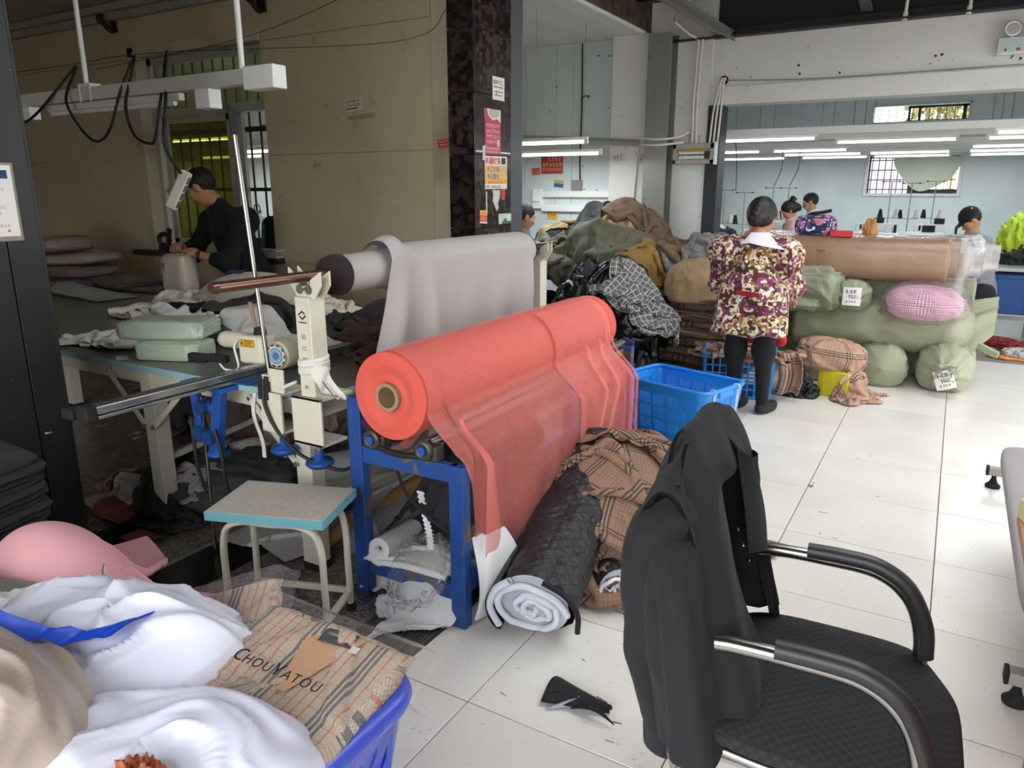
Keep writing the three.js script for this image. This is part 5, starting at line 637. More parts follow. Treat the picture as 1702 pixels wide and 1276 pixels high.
// ---------- blue steel stand with the red interlining roll ----------
{
  const t = thing('roll_stand', 'blue painted steel stand with rusty legs and steel rollers', 'stand', [-1.57, 0, -2.8]), b = K.bluepaint;
  for (const [x, z, h] of [[-0.22, 0.87, 0.79], [0.225, 0.87, 0.61], [-0.22, -0.9, 0.79], [0.13, -0.87, 0.7]]) part(t, 'leg', BB(x - 0.03, x + 0.03, 0, h, z - 0.022, z + 0.022, 0.004), b);
  part(t, 'cross_rail', BB(-0.2, 0.22, 0.545, 0.61, 0.855, 0.885, 0.003), b); part(t, 'cross_rail', BB(-0.2, 0.22, 0.1, 0.16, 0.855, 0.885, 0.003), b); part(t, 'cross_rail', BB(-0.2, 0.16, 0.545, 0.6, -0.91, -0.88, 0.003), b); part(t, 'cross_rail', BB(-0.2, 0.16, 0.1, 0.16, -0.91, -0.88, 0.003), b);
  part(t, 'side_rail', BB(0.19, 0.24, 0.12, 0.17, -0.88, 0.86, 0.003), b); part(t, 'side_rail', BB(-0.25, -0.2, 0.12, 0.17, -0.88, 0.86, 0.003), b); part(t, 'side_rail', BB(-0.24, -0.2, 0.56, 0.6, -0.88, 0.86, 0.003), b);
  part(t, 'upright_plate', at(ext([[-0.03, 0.42], [0.05, 0.42], [0.05, 0.6], [0.075, 0.72], [0.02, 0.74], [-0.02, 0.6]], 0.02, 0.002), [0.08, 0, -0.9]), K.navy);
  part(t, 'roller', rod([0.125, 0.715, 0.72], [0.1, 0.715, -0.92], 0.019, 0.019, 18), G.alu); part(t, 'roller', rod([-0.14, 0.66, 0.82], [-0.14, 0.66, -0.86], 0.022, 0.022, 18), G.alu); part(t, 'roller', rod([0.06, 0.645, 0.82], [0.06, 0.645, -0.86], 0.02, 0.02, 18), G.alu);
  part(t, 'roller_guard', BB(0.11, 0.12, 0.655, 0.69, -0.86, 0.74, 0.002), G.iron);
  for (const x of [-0.13, 0.1]) { const bl = part(t, 'bearing_block', B(0.1, 0.06, 0.05, x, 0.637, 0.87, 0.01), MS(0x4a463c, 0.5, { metalness: 0.5 })); part(bl, 'bearing', at(new THREE.TorusGeometry(0.026, 0.012, 10, 24), [x, 0.65, 0.9]), MS(0x5a564c, 0.4, { metalness: 0.6 })); part(bl, 'shaft_end', at(new THREE.CylinderGeometry(0.016, 0.016, 0.03, 16), [x, 0.65, 0.9], [PI / 2, 0, 0]), K.blue); }
  part(t, 'chain', tube([[-0.12, 0.625, 0.89], [-0.02, 0.615, 0.9], [0.08, 0.625, 0.9]], 0.011, 24, 6), MS(0x35322b, 0.6, { metalness: 0.5 }));
  part(t, 'cable', tube([[-0.06, 0.55, 0.86], [-0.03, 0.44, 0.84], [0.03, 0.35, 0.8], [0.1, 0.28, 0.76], [0.15, 0.2, 0.7], [0.14, 0.12, 0.66]], 0.006, 40, 6), G.cable);
}
const redT = tex(256, 0.25, (u, v) => 0.78 + 0.2 * (ft(u, v, 24, 301, 4)) + 0.1 * (vt(u * 90, v * 14, 90, 307) - 0.5), false);
const redMesh = MP(0xee8178, 0.8, { transparent: true, opacity: 0.55, alphaMap: redT }), redRoll = MP(0xd95a4a, 0.7, { sheen: 0.4, sheenColor: new THREE.Color(0xffb0a0) });
{
  const t = thing('interlining_roll', 'coral red interlining roll with brown paper core on the blue stand', 'fabric roll', [-1.6, 0.825, -2.75]), r = 0.155;
  part(t, 'roll', sheet(72, 40, (u, v) => { const a = u * TAU, e = 1 + 0.012 * fbm(cos(a) * 2, sin(a) * 2, v * 5, 3); return [cos(a) * r * e, sin(a) * r * e, 0.86 - v * 1.62]; }, 0, 1, 1.7, true), redRoll);
  const prof = []; for (let i = 0; i <= 44; i++) { const q = i / 44; prof.push([0.05 + q * (r - 0.05), 0.004 * (i % 2) - 0.012 * (1 - q) * sin(q * 7)]); }
  part(t, 'roll_end', at(lathe(prof, 72), [0, 0, 0.858], [PI / 2, 0, 0]), redRoll); part(t, 'roll_end', at(lathe(prof, 48), [0, 0, -0.758], [-PI / 2, 0, 0]), redRoll);
  part(t, 'paper_core', [at(new THREE.CylinderGeometry(0.05, 0.05, 1.65, 32, 1, true), [0, 0, 0.052], [PI / 2, 0, 0]), at(new THREE.CylinderGeometry(0.037, 0.037, 1.65, 32, 1, true), [0, 0, 0.052], [PI / 2, 0, 0]), at(new THREE.RingGeometry(0.037, 0.05, 32), [0, 0, 0.877])], MS(0xa58a68, 0.85, { bumpMap: fuzz, bumpScale: 0.001 }));
  // the loose web over the roll and hanging in front of it: zones of its lower edge by length along the roll
  const low = (z) => { const k = [[0.9, -0.1], [0.83, -0.2], [0.775, -0.34], [0.75, -0.6], [0.6, -0.66], [0.3, -0.585], [-0.06, -0.49], [-0.3, -0.36], [-0.6, -0.24], [-0.9, -0.12]]; for (let i = 0; i < k.length - 1; i++) if (z <= k[i][0] && z >= k[i + 1][0]) return lerp(k[i][1], k[i + 1][1], (k[i][0] - z) / (k[i][0] - k[i + 1][0])); return -0.1; };
  const web = (z0, z1, lowf, off, a0, wob, nu = 110) => sheet(nu, 70, (u, v) => {
    const z = lerp(z0, z1, u), R0 = r + 0.006 + off, arc = R0 * (a0 + 0.25), yl = lowf(z), y0 = sin(-0.25) * R0, len = max(0.02, y0 - yl), s = v * (arc + len);
    const fold = wob * sin(z * 38 + 3 * sin(z * 9)) ;
    if (s < arc) { const a = a0 - s / R0, lift = 1 + 0.02 * max(0, fbm(z * 6, a * 2, 3 + off * 50, 2)) + fold * 0.5 * v; return [cos(a) * R0 * lift, sin(a) * R0 * lift, z]; }
    const d = s - arc, X = cos(-0.25) * R0 + 0.125 * sst(0, 0.16, d) + 0.01 * d; return [X + fold * sst(0, 0.3, d) + 0.012 * fbm(z * 5, d * 4, 7, 2) * sst(0, 0.2, d), y0 - d, z + 0.02 * d * sin(z * 11)];
  }, 0, z0 - z1, 1);
  part(t, 'loose_web', web(0.855, -0.62, (z) => low(z), 0, 1.9, 0.006), redMesh);
  part(t, 'loose_web', web(-0.05, -0.64, (z) => -0.62 + 0.05 * sin(z * 5), 0.012, 1.2, 0.014, 70), redMesh);
  for (const [za, zb, yl] of [[-0.4, -0.12, -0.5], [-0.56, -0.28, -0.42], [-0.58, -0.56, -0.66], [-0.62, -0.63, -0.66]]) part(t, 'web_fold', sheet(6, 40, (u, v) => { const z = lerp(za, zb, v) + (u - 0.5) * 0.03 * (0.4 + v), y = lerp(0.08, yl, v); return [y > -0.03 ? sqrt(max(0, 0.178 ** 2 - y * y)) : lerp(0.19, 0.33, sst(-0.03, -0.22, y)) + 0.01 * sin(u * PI), y, z]; }, 0), redMesh);
  part(t, 'web_fold', sheet(10, 40, (u, v) => [lerp(0.2, 0.32, sst(0, 0.3, v)) + 0.015 * sin(u * PI), lerp(-0.08, -0.62, v), 0.74 - 0.01 + (u - 0.5) * lerp(0.01, 0.13, v) - 0.03 * v], 0), redMesh);
  part(t, 'web_tail', sheet(20, 12, (u, v) => [-0.15 + u * 0.27, -0.05 - 0.13 * sin(u * PI * 0.8 + 0.4) - v * 0.03 + 0.01 * sin(u * 9), 0.86 - v * 0.05 + 0.012 * sin(u * 7)], 0), redMesh);
}
// a crushed film scrap caught behind the web and things on the lower shelf of the stand
const shelfHF = new HF(-1.9, -1.2, -3.8, -1.7, 0.16).fill((x, z) => (x < -1.79 || x > -1.35 || z > -1.92 ? 0.0 : 0.13)); shelfHF.h.forEach((v, i) => { const x = -1.9 + (i % shelfHF.nx) * 0.02, z = -3.8 + floor(i / shelfHF.nx) * 0.02; shelfHF.h[i] = x < -1.8 || x > -1.33 || z > -1.91 ? 0 : 0.15; });
solo('shelf_board', BB(-1.79, -1.36, 0.13, 0.15, -3.66, -1.96, 0.003), MS(0x4d4a46, 0.8), 'dark board lying in the bottom of the blue stand', 'board');
{
  solo('black_garment', at(sheet(60, 50, (u, v) => { const z = -2.02 - u * 0.75, q = v; const x = -1.78 + 0.33 * q + 0.03 * fbm(u * 3, v * 3, 1, 2), y = 0.17 + 0.42 * sin(q * PI * 0.75 + 0.25) * (0.35 + 0.65 * sst(0, 0.5, u)) + 0.05 * abs(n3(u * 3 + q * 5, q * 3, 5)) + 0.03 * fbm(u * 6, q * 9, 3, 3); return [x, y, z]; }, 0.006)), cloth(0x26262a), 'black coat heaped inside the blue stand', 'garment');
  const wr = thing('white_fabric_roll', 'small white fabric roll standing out of the stand shelf', 'fabric roll', [-1.72, 0.2, -1.93]); wr.rotation.set(-0.18, 0.22, 0);
  part(wr, 'roll', sheet(36, 30, (u, v) => { const a = u * TAU, k = 0.043 * (1 + 0.05 * sin(v * 70) * 0.3 + 0.06 * fbm(cos(a) * 2, sin(a) * 2, v * 6, 2)); return [cos(a) * k, sin(a) * k, -v * 0.3]; }, 0, 0.3, 0.3, true), cloth(0xe9e8e6)); part(wr, 'roll_end', at(lathe([[0.008, -0.02], [0.012, 0.0], [0.02, -0.004], [0.028, 0.003], [0.036, -0.002], [0.044, 0]], 28), [0, 0, 0], [PI / 2, 0, 0]), cloth(0xefeeec));
  solo('white_frill', sheet(6, 40, (u, v) => { const a = v * 2.0; return [-1.63 + 0.12 * sin(a) * 0.7 + (u - 0.5) * 0.03 * (1 + 0.35 * sin(v * 90)), 0.40 - v * 0.2, -2.05 + 0.05 * v - 0.12 * (v - 0.5) ** 2]; }, 0.003), cloth(0xf0efec), 'white frilled strip lying on the black coat', 'strip');
  solo('white_cloth', crumple(shelfHF, -1.62, -2.0, 0.45, 0.3, 0.55, { seed: 71, n: 28, amp: 0.1, fr: 0.95, steps: 60 }), cloth(0xe6e5e2), 'white cloth under the plastic bag in the stand', 'cloth');
  solo('plastic_bag', at(pillow(0.2, 0.07, 0.26, { amp: 0.3, freq: 5, seed: 14, sq: 0.8 }), [-1.53, 0.17, -1.93], [0.5, 0.5, 0.2]), GL.film, 'crinkled clear plastic bag spilling from the stand', 'plastic bag');
  solo('plastic_bag', at(pillow(0.2, 0.08, 0.16, { amp: 0.3, freq: 5, seed: 16, sq: 0.8 }), [-1.44, 0.2, -2.1], [0.1, -0.3, -0.3]), GL.film, 'crinkled clear plastic bag behind the right leg of the stand', 'plastic bag');
  const W = cloth(0xe9e9e7);
  solo('white_cloth', sheet(40, 30, (u, v) => { const w = lerp(0.26, 0.02, sst(0.15, 1, v)); return [lerp(-1.5, -1.54, v) + (u - 0.5) * w + 0.03 * sin(v * 5), 0.008 + 0.1 * sst(0.35, 0, v) + 0.018 * abs(n3(u * 5 + v * 3, v * 4, 4)) + 0.02 * sin(u * PI) * (1 - v), -1.95 + v * 0.27 + 0.03 * sin(u * 4)]; }, 0.004), W, 'pointed white cloth spilling onto the ribbed threshold', 'cloth');
  solo('white_cloth', sheet(24, 20, (u, v) => [-1.8 + u * 0.22, 0.015 + 0.12 * (1 - v) + 0.02 * n3(u * 5, v * 4, 8), -2.02 + v * 0.12 - 0.04 * sin(u * 4)], 0.004), W, 'white cloth flap under the lower rail of the stand', 'cloth');
  solo('white_cloth', sheet(22, 40, (u, v) => [-1.3 + 0.05 * sin(v * 3) + (u - 0.5) * 0.05, 0.33 - v * 0.32, -2.03 - (u - 0.5) * 0.2 * (0.6 + 0.5 * sin(v * PI)) - 0.02 * sin(u * 8 + v * 3)], 0.004), W, 'white cloth hanging beside the right leg of the stand', 'cloth');
  solo('white_knot', at(heap(0.05, 0.05, 0.04, { seed: 33, amp: 0.4, freq: 4, nu: 40, nv: 20 }), [-1.62, 0.0, -1.86]), W, 'small knotted white rag on the floor under the stand', 'rag');
  const r = rng(77); const sc = (l, c, x, z, w, s) => solo('floor_scrap', at(heap(w, w * 0.5, w * 0.8, { seed: s, amp: 0.5, freq: 4, nu: 30, nv: 16 }), [x, 0, z]), cloth(c), l, 'scrap');
  sc('brown scrap behind the stand legs', 0x6d5a4e, -1.62, -2.02, 0.06, 1); sc('pink scrap beside the stand foot', 0xb28c86, -1.41, -1.9, 0.03, 2); sc('striped black and white scrap beside the padded roll', 0x4b4a48, -1.24, -2.12, 0.08, 3); sc('dark red scrap under the white hanging cloth', 0x7a3b39, -1.3, -2.06, 0.04, 5);
}
// ---------- plastic crates ----------
function crate(name, label, cat, pos, turn, w, d, h, mat, o = {}) {
  const { tp = 0.06, cols = 5, rows = 3, kind = 'slot', rim = 0.022, cr = 0.06, y0 = 0.07, y1 = 0.05 } = o, t = thing(name, label, cat, pos, turn);
  const wall = (L, horiz) => {
    const holes = [], a = L / 2 - cr, pts = [[-a, 0.02], [a, 0.02], [a, h - 0.01], [-a, h - 0.01]], gw = (2 * a - 0.02) / cols;
    if (kind === 'slot') for (let c = 0; c < cols; c++) for (let r = 0; r < rows; r++) for (let k = 0; k < 6; k++) { const x = -a + 0.02 + c * gw + (k + 0.5) * (gw - 0.022) / 6, hh = (h - y0 - y1) / rows, yy = y0 + r * hh, s = (gw - 0.022) / 6 * 0.28; holes.push([[x - s, yy + 0.008], [x + s, yy + 0.008], [x + s, yy + hh - 0.008], [x - s, yy + hh - 0.008]]); }
    else if (kind === 'grid') for (let c = 0; c < cols; c++) for (let r = 0; r < rows; r++) { const x = -a + 0.01 + c * gw, hh = (h - y0 - y1) / rows, yy = y0 + r * hh; holes.push([[x + 0.004, yy + 0.004], [x + gw - 0.006, yy + 0.004], [x + gw - 0.006, yy + hh - 0.006], [x + 0.004, yy + hh - 0.006]]); }
    else for (let c = 0; c < cols; c++) for (let r = 0; r < rows; r++) { const x = -a + 0.03 + (c + 0.5) * gw, hh = (h - y0 - y1) / rows, yy = y0 + (r + 0.5) * hh, q = []; for (let i = 0; i < 14; i++) { const b = (i / 14) * TAU, ex = cos(b) * 0.009, ey = sin(b) * hh * 0.38; q.push([x + ex + ey * 0.45, yy + ey]); } holes.push(q); }
    return ext(pts, 0.005, 0.0008, holes);
  };
  const k = Math.atan(tp / h), put = (g, ax, s) => at(at(at(g, [0, 0, -0.0025], [0, 0, 0]), [0, 0, 0], [k, 0, 0]), [ax ? s * (w / 2 - tp) : 0, 0, ax ? 0 : s * (d / 2 - tp)], [0, ax ? s * PI / 2 : s > 0 ? 0 : PI, 0]);
  for (const s of [1, -1]) { part(t, 'side_wall', put(wall(w), 0, s), mat); part(t, 'end_wall', put(wall(d), 1, s), mat); }
  for (const sx of [1, -1]) for (const sz of [1, -1]) part(t, 'corner', sheet(10, 6, (u, v) => { const a = (u * PI) / 2, e = tp * (1 - v); return [sx * (w / 2 - e - cr + cos(a) * cr), 0.02 + v * (h - 0.03), sz * (d / 2 - e - cr + sin(a) * cr)]; }, 0.005), mat);
  const rr = [], R0 = cr; for (let q = 0; q < 4; q++) for (let i = 0; i <= 6; i++) { const a = (q + i / 6) * PI / 2, sx = q === 0 || q === 3 ? 1 : -1, sz = q < 2 ? 1 : -1; rr.push([sx * (w / 2 - R0) + cos(a) * R0, h, sz * (d / 2 - R0) + sin(a) * R0]); }
  const cv = new THREE.CatmullRomCurve3(rr.map((p) => V(...p)), true, 'catmullrom', 0.05), sh = new THREE.Shape(); sh.moveTo(-0.016, -rim / 2); sh.lineTo(0.016, -rim / 2); sh.lineTo(0.018, 0); sh.lineTo(0.014, rim / 2); sh.lineTo(-0.014, rim / 2); sh.lineTo(-0.018, 0);
  part(t, 'rim', at(tube(rr, rim * 0.62, 160, 8, true, 0.05), [0, 0, 0], [0, 0, 0]), mat);
  part(t, 'base', BB(-w / 2 + tp, w / 2 - tp, 0, 0.022, -d / 2 + tp, d / 2 - tp, 0.008), mat);
  return t;
}
const PL = { blue: MP(0x2a92ea, 0.38, { clearcoat: 0.2 }), royal: MP(0x0d3fd0, 0.35, { clearcoat: 0.25 }) };
{
  const t = crate('plastic_crate', 'big empty bright blue plastic crate with white ties', 'crate', [-1.36, 0, -4.37], R(-17), 0.66, 0.44, 0.375, PL.blue, { cols: 5, rows: 3, tp: 0.045 });
  for (const [x, z] of [[0.32, 0.13], [0.333, -0.1]]) part(t, 'tie_string', [at(new THREE.TorusGeometry(0.02, 0.004, 6, 16), [x, 0.37, z], [0, 0.2, 0]), tube([[x + 0.016, 0.36, z], [x + 0.012, 0.25, z + 0.005], [x + 0.006, 0.14, z]], 0.004, 14, 6), tube([[x + 0.016, 0.36, z + 0.01], [x + 0.01, 0.28, z + 0.014], [x + 0.006, 0.2, z + 0.012]], 0.003, 14, 6)], cloth(0xe8e2e0));
  part(t, 'handle_lip', B(0.02, 0.035, 0.14, 0.335, 0.35, 0.015, 0.006), PL.blue);
  crate('plastic_crate', 'blue lattice crate full of plaid cloth behind the woman', 'crate', [-1.3, 0, -5.62], R(12), 0.52, 0.4, 0.33, PL.blue, { kind: 'grid', cols: 9, rows: 5, tp: 0.02, cr: 0.02, y0: 0.02, y1: 0.02 });
}
// ---------- foreground: basket with packed tweed garments ----------
const font = await new (await import('three/addons/loaders/FontLoader.js')).FontLoader().loadAsync('fonts/droid/droid_sans_regular.typeface.json');
const { TextGeometry } = await import('three/addons/geometries/TextGeometry.js');
const tweed = tex(512, 0.16, (u, v) => {
  const n = vt(u * 120, v * 120, 120, 401), hb = ((u * 32 + (floor(v * 64) % 2) * 0.5) % 1 < 0.5) ? 1 : 0; let c = mixc([222, 206, 180], [150, 136, 122], hb * 0.55 + 0.4 * n);
  const st = wrap(u, 1), g = [0.06, 0.14, 0.22].some((k) => abs(st - k) < 0.022) ? 1 : 0, r = [0.36, 0.49, 0.62, 0.75, 0.88].some((k) => abs(st - k) < 0.014) ? 1 : 0, rv = [0.1, 0.3, 0.5, 0.7, 0.9].some((k) => abs(v - k) < 0.012) ? 1 : 0;
  c = mixc(c, [84, 82, 86], g * (0.6 + 0.4 * n)); c = mixc(c, [196, 92, 66], (r * 0.75 + rv * 0.35) * (0.5 + 0.5 * n)); return c;
});
const tweedM = MS(0xffffff, 0.95, { map: tweed, bumpMap: tweed, bumpScale: 0.002 });
const bagFilm = MP(0xffffff, 0.12, { transmission: 0.96, thickness: 0, ior: 1.35, bumpMap: fuzz, bumpScale: 0.0025 });
crate('laundry_basket', 'royal blue plastic basket holding packed tweed jackets', 'basket', [-1.25, 0, -0.86], 0, 0.66, 0.56, 0.42, PL.royal, { kind: 'oval', cols: 7, rows: 2, tp: 0.05, cr: 0.09, rim: 0.04, y0: 0.16, y1: 0.05 });
function packed(label, pos, rot, w, d, h, seed, full = true) {
  const t = thing('packed_jacket', label, 'packed jacket', pos, 0, 'packed tweed jackets in the basket'); t.rotation.set(...rot);
  part(t, 'folded_jacket', at(sheet(64, 50, (u, v) => { const x = (u - 0.5) * w * 0.9, z = (v - 0.5) * d * 0.9, e = min(sst(0, 0.08, u), sst(1, 0.92, u), sst(0, 0.08, v), sst(1, 0.92, v)); const V0 = full ? 0.010 * sst(0.012, 0.0, abs(abs(x - 0.01) - (v * 0.9 - 0.02) * 0.22 - 0.02) - 0.02) * (v < 0.72 ? 1 : 0) : 0; return [x, h * 0.5 * (0.15 + 0.85 * e) + V0 + 0.006 * fbm(x * 14, z * 14, seed, 3), z]; }, 0.004, w * 0.9, d * 0.9)), tweedM);
  part(t, 'jacket_back', at(pillow(w * 0.9, h, d * 0.9, { sq: 0.3, sy: 0.5, amp: 0.03, seed })), tweedM);
  if (full) {
    part(t, 'lining', at(sheet(12, 20, (u, v) => { const wd = 0.02 + 0.13 * (1 - v); return [0.02 + (u - 0.5) * wd, h * 0.5 + 0.0095, -d * 0.36 + v * d * 0.5]; }, 0.001)), MP(0xc89a72, 0.4, { sheen: 0.5 }));
    part(t, 'neck_label', at(new THREE.BoxGeometry(0.085, 0.001, 0.045), [0.035, h * 0.5 + 0.013, -d * 0.31], [0, 0.1, 0]), MS(0x2b2c30, 0.6)); part(t, 'size_tag', at(new THREE.BoxGeometry(0.02, 0.001, 0.02), [0.09, h * 0.5 + 0.013, -d * 0.27]), MS(0xd9d6d0, 0.7));
    part(t, 'label_print', [at(new TextGeometry('CHOU YATOU', { font, size: 0.007, depth: 0.0003 }), [0.008, h * 0.5 + 0.0142, -d * 0.31], [-PI / 2, 0, 0.1])], MS(0xd2cfc8, 0.6));
  }
  part(t, 'plastic_sleeve', sheet(60, 50, (u, v) => { const x = (u - 0.5) * w * 1.12, z = (v - 0.5) * d * 1.16, e = min(sst(0, 0.1, u), sst(1, 0.9, u), sst(0, 0.12, v), sst(1, 0.9, v)); return [x, -h * 0.2 + (h * 0.7 + 0.024) * e + 0.006 * n3(x * 20, z * 20, seed + 3) * (1 - e) + 0.003 * abs(n3(x * 12 + z * 7, z * 9, seed + 5)), z]; }, 0), bagFilm);
  part(t, 'print', at(new TextGeometry('C', { font, size: 0.034, depth: 0.0006 }), [-0.125, h * 0.5 + 0.03, 0.045], [-PI / 2, 0, 0]), MS(0x1c1a1c, 0.5));
  let x = -0.098; for (const [ch, s] of full ? [['H', 0.025], ['O', 0.025], ['U', 0.025], ['Y', 0.034], ['A', 0.025], ['T', 0.025], ['O', 0.025], ['U', 0.025]] : [['H', 0.025], ['O', 0.025]]) { const g = new TextGeometry(ch, { font, size: s, depth: 0.0006 }); g.computeBoundingBox(); const wd = g.boundingBox.max.x; part(t, 'print', at(g, [x, h * 0.5 + 0.03, 0.045], [-PI / 2, 0, 0]), MS(0x1c1a1c, 0.5)); x += wd + 0.004; }
  return t;
}
packed('top packed tweed jacket with lining and neck label showing', [-1.13, 0.465, -0.965], [0.1, R(6), -0.1], 0.46, 0.4, 0.05, 3);
packed('packed tweed jacket half hidden behind the satin', [-1.44, 0.45, -1.02], [0.3, R(35), 0.12], 0.32, 0.3, 0.06, 5, false);
packed('packed tweed jacket lowest in the basket', [-1.12, 0.37, -0.93], [0.0, R(3), -0.06], 0.4, 0.36, 0.06, 7);
// ---------- foreground: satin and rolled cloth on the packing bench ----------
{
  const b = thing('packing_bench', 'low bench under the satin and rolled cloth', 'bench', [-1.72, 0, -0.45]); part(b, 'bench_top', BB(-0.75, 0.27, 0.24, 0.28, -0.6, 0.5, 0.004), K.wood); for (const x of [-0.7, 0.22]) for (const z of [-0.52, 0.44]) part(b, 'leg', BB(x - 0.03, x + 0.03, 0, 0.24, z - 0.03, z + 0.03, 0.004), K.wood);
  const satin = (c, r = 0.28, sh = 0.6) => MP(c, r, { sheen: sh, sheenRoughness: 0.3, sheenColor: new THREE.Color(c), specularIntensity: 0.9, anisotropy: 0.5, bumpMap: weave, bumpScale: 0.00015 });
  const hf = new HF(-2.6, -0.6, -1.5, 0.2, 0.28).fill((x, z) => (x > -1.6 && x < -0.9 && z > -1.16 && z < -0.56 ? 0.44 : 0.28));
  const dr = (name, label, cat, mat, o) => { const g = drape({ steps: 110, fr: 0.9, bend: 0.5, up: 3, thick: 0.004, th: 0.012, ...o, cols: [{ hf }, ...(o.cols ?? [])] }); hf.add(g); return solo(name, g, mat, label, cat); };
  const st = (cx, cy, cz, w, d, rot, s, amp, sd) => (u, v) => { const a = (u - 0.5) * w * s, q = (v - 0.5) * d * s, y = cy + amp * fbm(u * 3.3, v * 3.3, sd, 2) * 1.4; return [cx + a * cos(rot) - q * sin(rot), y, cz + a * sin(rot) + q * cos(rot)]; };
  dr('pink_cloth', 'folded pale pink cloth bundle by the dark front column', 'cloth bundle', cloth(0xe3a5aa, 0.8), { nu: 44, nv: 40, w: 1.0, h: 0.9, start: st(-2.1, 0.74, -0.98, 1.0, 0.9, 0.2, 0.72, 0.12, 3), cols: [{ c: [-2.1, 0.37, -0.98], r: [0.24, 0.21, 0.15] }] });
  dr('pink_cloth', 'smaller pink cloth lying under the torn white cuff', 'cloth', cloth(0xdb9ea4, 0.8), { nu: 30, nv: 24, w: 0.5, h: 0.4, start: st(-1.82, 0.62, -1.0, 0.5, 0.4, 0.1, 0.75, 0.1, 5), cols: [{ c: [-1.8, 0.32, -1.0], r: [0.2, 0.1, 0.1] }] });
  const gr = thing('grey_fabric_roll', 'dark grey satin roll lying across the pink cloth', 'fabric roll', [-2.2, 0.5, -0.62]); gr.quaternion.setFromUnitVectors(V(0, 0, 1), V(0.45, -0.1, -0.28).normalize());
  part(gr, 'roll', sheet(48, 40, (u, v) => { const a = u * TAU, k = 0.115 * (1 + 0.03 * fbm(cos(a) * 6, sin(a) * 6, v * 3, 2)) * (1 - 0.12 * sst(0.85, 1, v)); return [cos(a) * k, sin(a) * k * 0.85, v * 0.56]; }, 0, 0.7, 0.6, true), satin(0x76786f, 0.4, 0.3)); part(gr, 'roll_end', at(lathe([[0, 0.02], [0.05, 0.03], [0.1, 0]], 28), [0, 0, 0.56], [PI / 2, 0, 0]), satin(0x76786f, 0.4));
  hf.fill((x, z) => { const t = clamp(((x + 2.2) * 0.45 + (z + 0.62) * -0.28) / 0.281, 0, 1), d = hypot(x + 2.2 - 0.45 * t, z + 0.62 + 0.28 * t); return d < 0.1 ? 0.58 : -1; });
  solo('black_cloth_stack', [0, 1, 2, 3, 4, 5, 6, 7, 8, 9].map((i) => at(pillow(0.32, 0.026, 0.3, { sq: 0.3, sy: 0.7, amp: 0.05, seed: i }), [-2.52 + 0.012 * (i % 3), 0.52 + i * 0.021, -0.98 + 0.01 * (i % 2)], [0.04, 0.1, -0.12])), cloth(0x1f1f22), 'stack of thin black folded cloths at the left edge', 'cloth stack');
  solo('black_bale', at(pillow(0.34, 0.26, 0.32, { sq: 0.3, sy: 0.4, amp: 0.04, seed: 44 }), [-2.55, 0.4, -0.98]), cloth(0x1d1d20), 'black cloth bale under the folded black cloths', 'cloth bale');
  solo('white_liner', sheet(90, 10, (u, v) => [lerp(-1.92, -1.62, u) + 0.01 * n3(u * 30, v * 4, 3), lerp(0.575, 0.535, u) + 0.02 * sin(v * PI) + 0.012 * n3(u * 26, v * 5, 7), lerp(-0.66, -0.93, u) + (v - 0.5) * 0.09 + 0.016 * n3(u * 22, v * 3, 5)], 0.003), cloth(0xe9e8e6), 'crinkled white lining edge between grey roll and satin', 'cloth');
  solo('torn_cuff', sheet(24, 20, (u, v) => { const a = 0.3 + u * 2.5; return [-1.73 + cos(a) * (0.075 + 0.01 * v), 0.475 + v * 0.09 * (0.25 + 0.75 * abs(cos(a)) ** 0.7) + 0.006 * n3(u * 30, 9, 2) * v, -0.985 + sin(a) * 0.05]; }, 0.004), cloth(0xe6dcd8), 'torn white cuff standing up on the pink cloth', 'cloth scrap');
  const wsat = satin(0xe9eafa, 0.22, 0.3);
  const fold = (rx, ry, rz, sd, k, amp = 0.07) => sheet(150, 90, (u, v) => { const a = u * TAU, b = (v - 0.5) * PI, P = (q, e) => Math.sign(q) * pow(abs(q), e), cb = pow(max(cos(b), 0), 0.8), X = P(cos(a), 0.85) * cb, Z = P(sin(a), 0.85) * cb, Y = max(P(sin(b), 0.85), -0.35), w = 0.6 * fbm(X * 1.3 + sd, Y * 1.3, Z * 1.3, 2), t = (X * k[0] + Y * k[1] + Z * k[2]) + w * 2.2, rd = 1 - 2.2 * abs(n3(t * 1.7 + sd * 3, X * 1.1 - Z * 0.8 + sd, Y * 0.9)), r2 = 1 - 2.2 * abs(n3(t * 3.6 - sd, Z * 2.3 + w, X * 1.8)), m = 1 + amp * (rd * 0.8 + r2 * 0.35) * min(1, cb * 4 + 0.2); return [X * rx * m, (Y + 0.35) * ry * m, Z * rz * m]; }, 0, 2, 1.5, true);
  solo('white_satin', hf.add(at(fold(0.32, 0.17, 0.22, 4, [0.8, 0.4, 1.2]), [-1.17, 0.32, -0.64], [0.05, 0.5, -0.05])), wsat, 'lower fold of white satin hanging over the basket', 'satin cloth');
  solo('white_satin', hf.add(at(fold(0.35, 0.235, 0.2, 9, [1.3, 0.5, 1.0]), [-1.57, 0.29, -0.83], [0, 0.28, 0])), wsat, 'large puffed bundle of glossy white satin in front', 'satin cloth');
  solo('taupe_satin', hf.add(at(fold(0.35, 0.32, 0.22, 15, [0.6, 0.6, 1.4]), [-1.57, 0.29, -0.46], [0, 0.2, 0])), satin(0xb7a69a, 0.26, 0.3), 'large taupe satin bundle in the lower left corner', 'satin cloth');
  solo('orange_scrap', at(heap(0.06, 0.06, 0.05, { seed: 21, amp: 0.35, freq: 3 }), [-1.07, 0.5, -0.56]), cloth(0xb4603c, 0.7), 'small rust orange scrap between the satin bundles', 'cloth scrap');
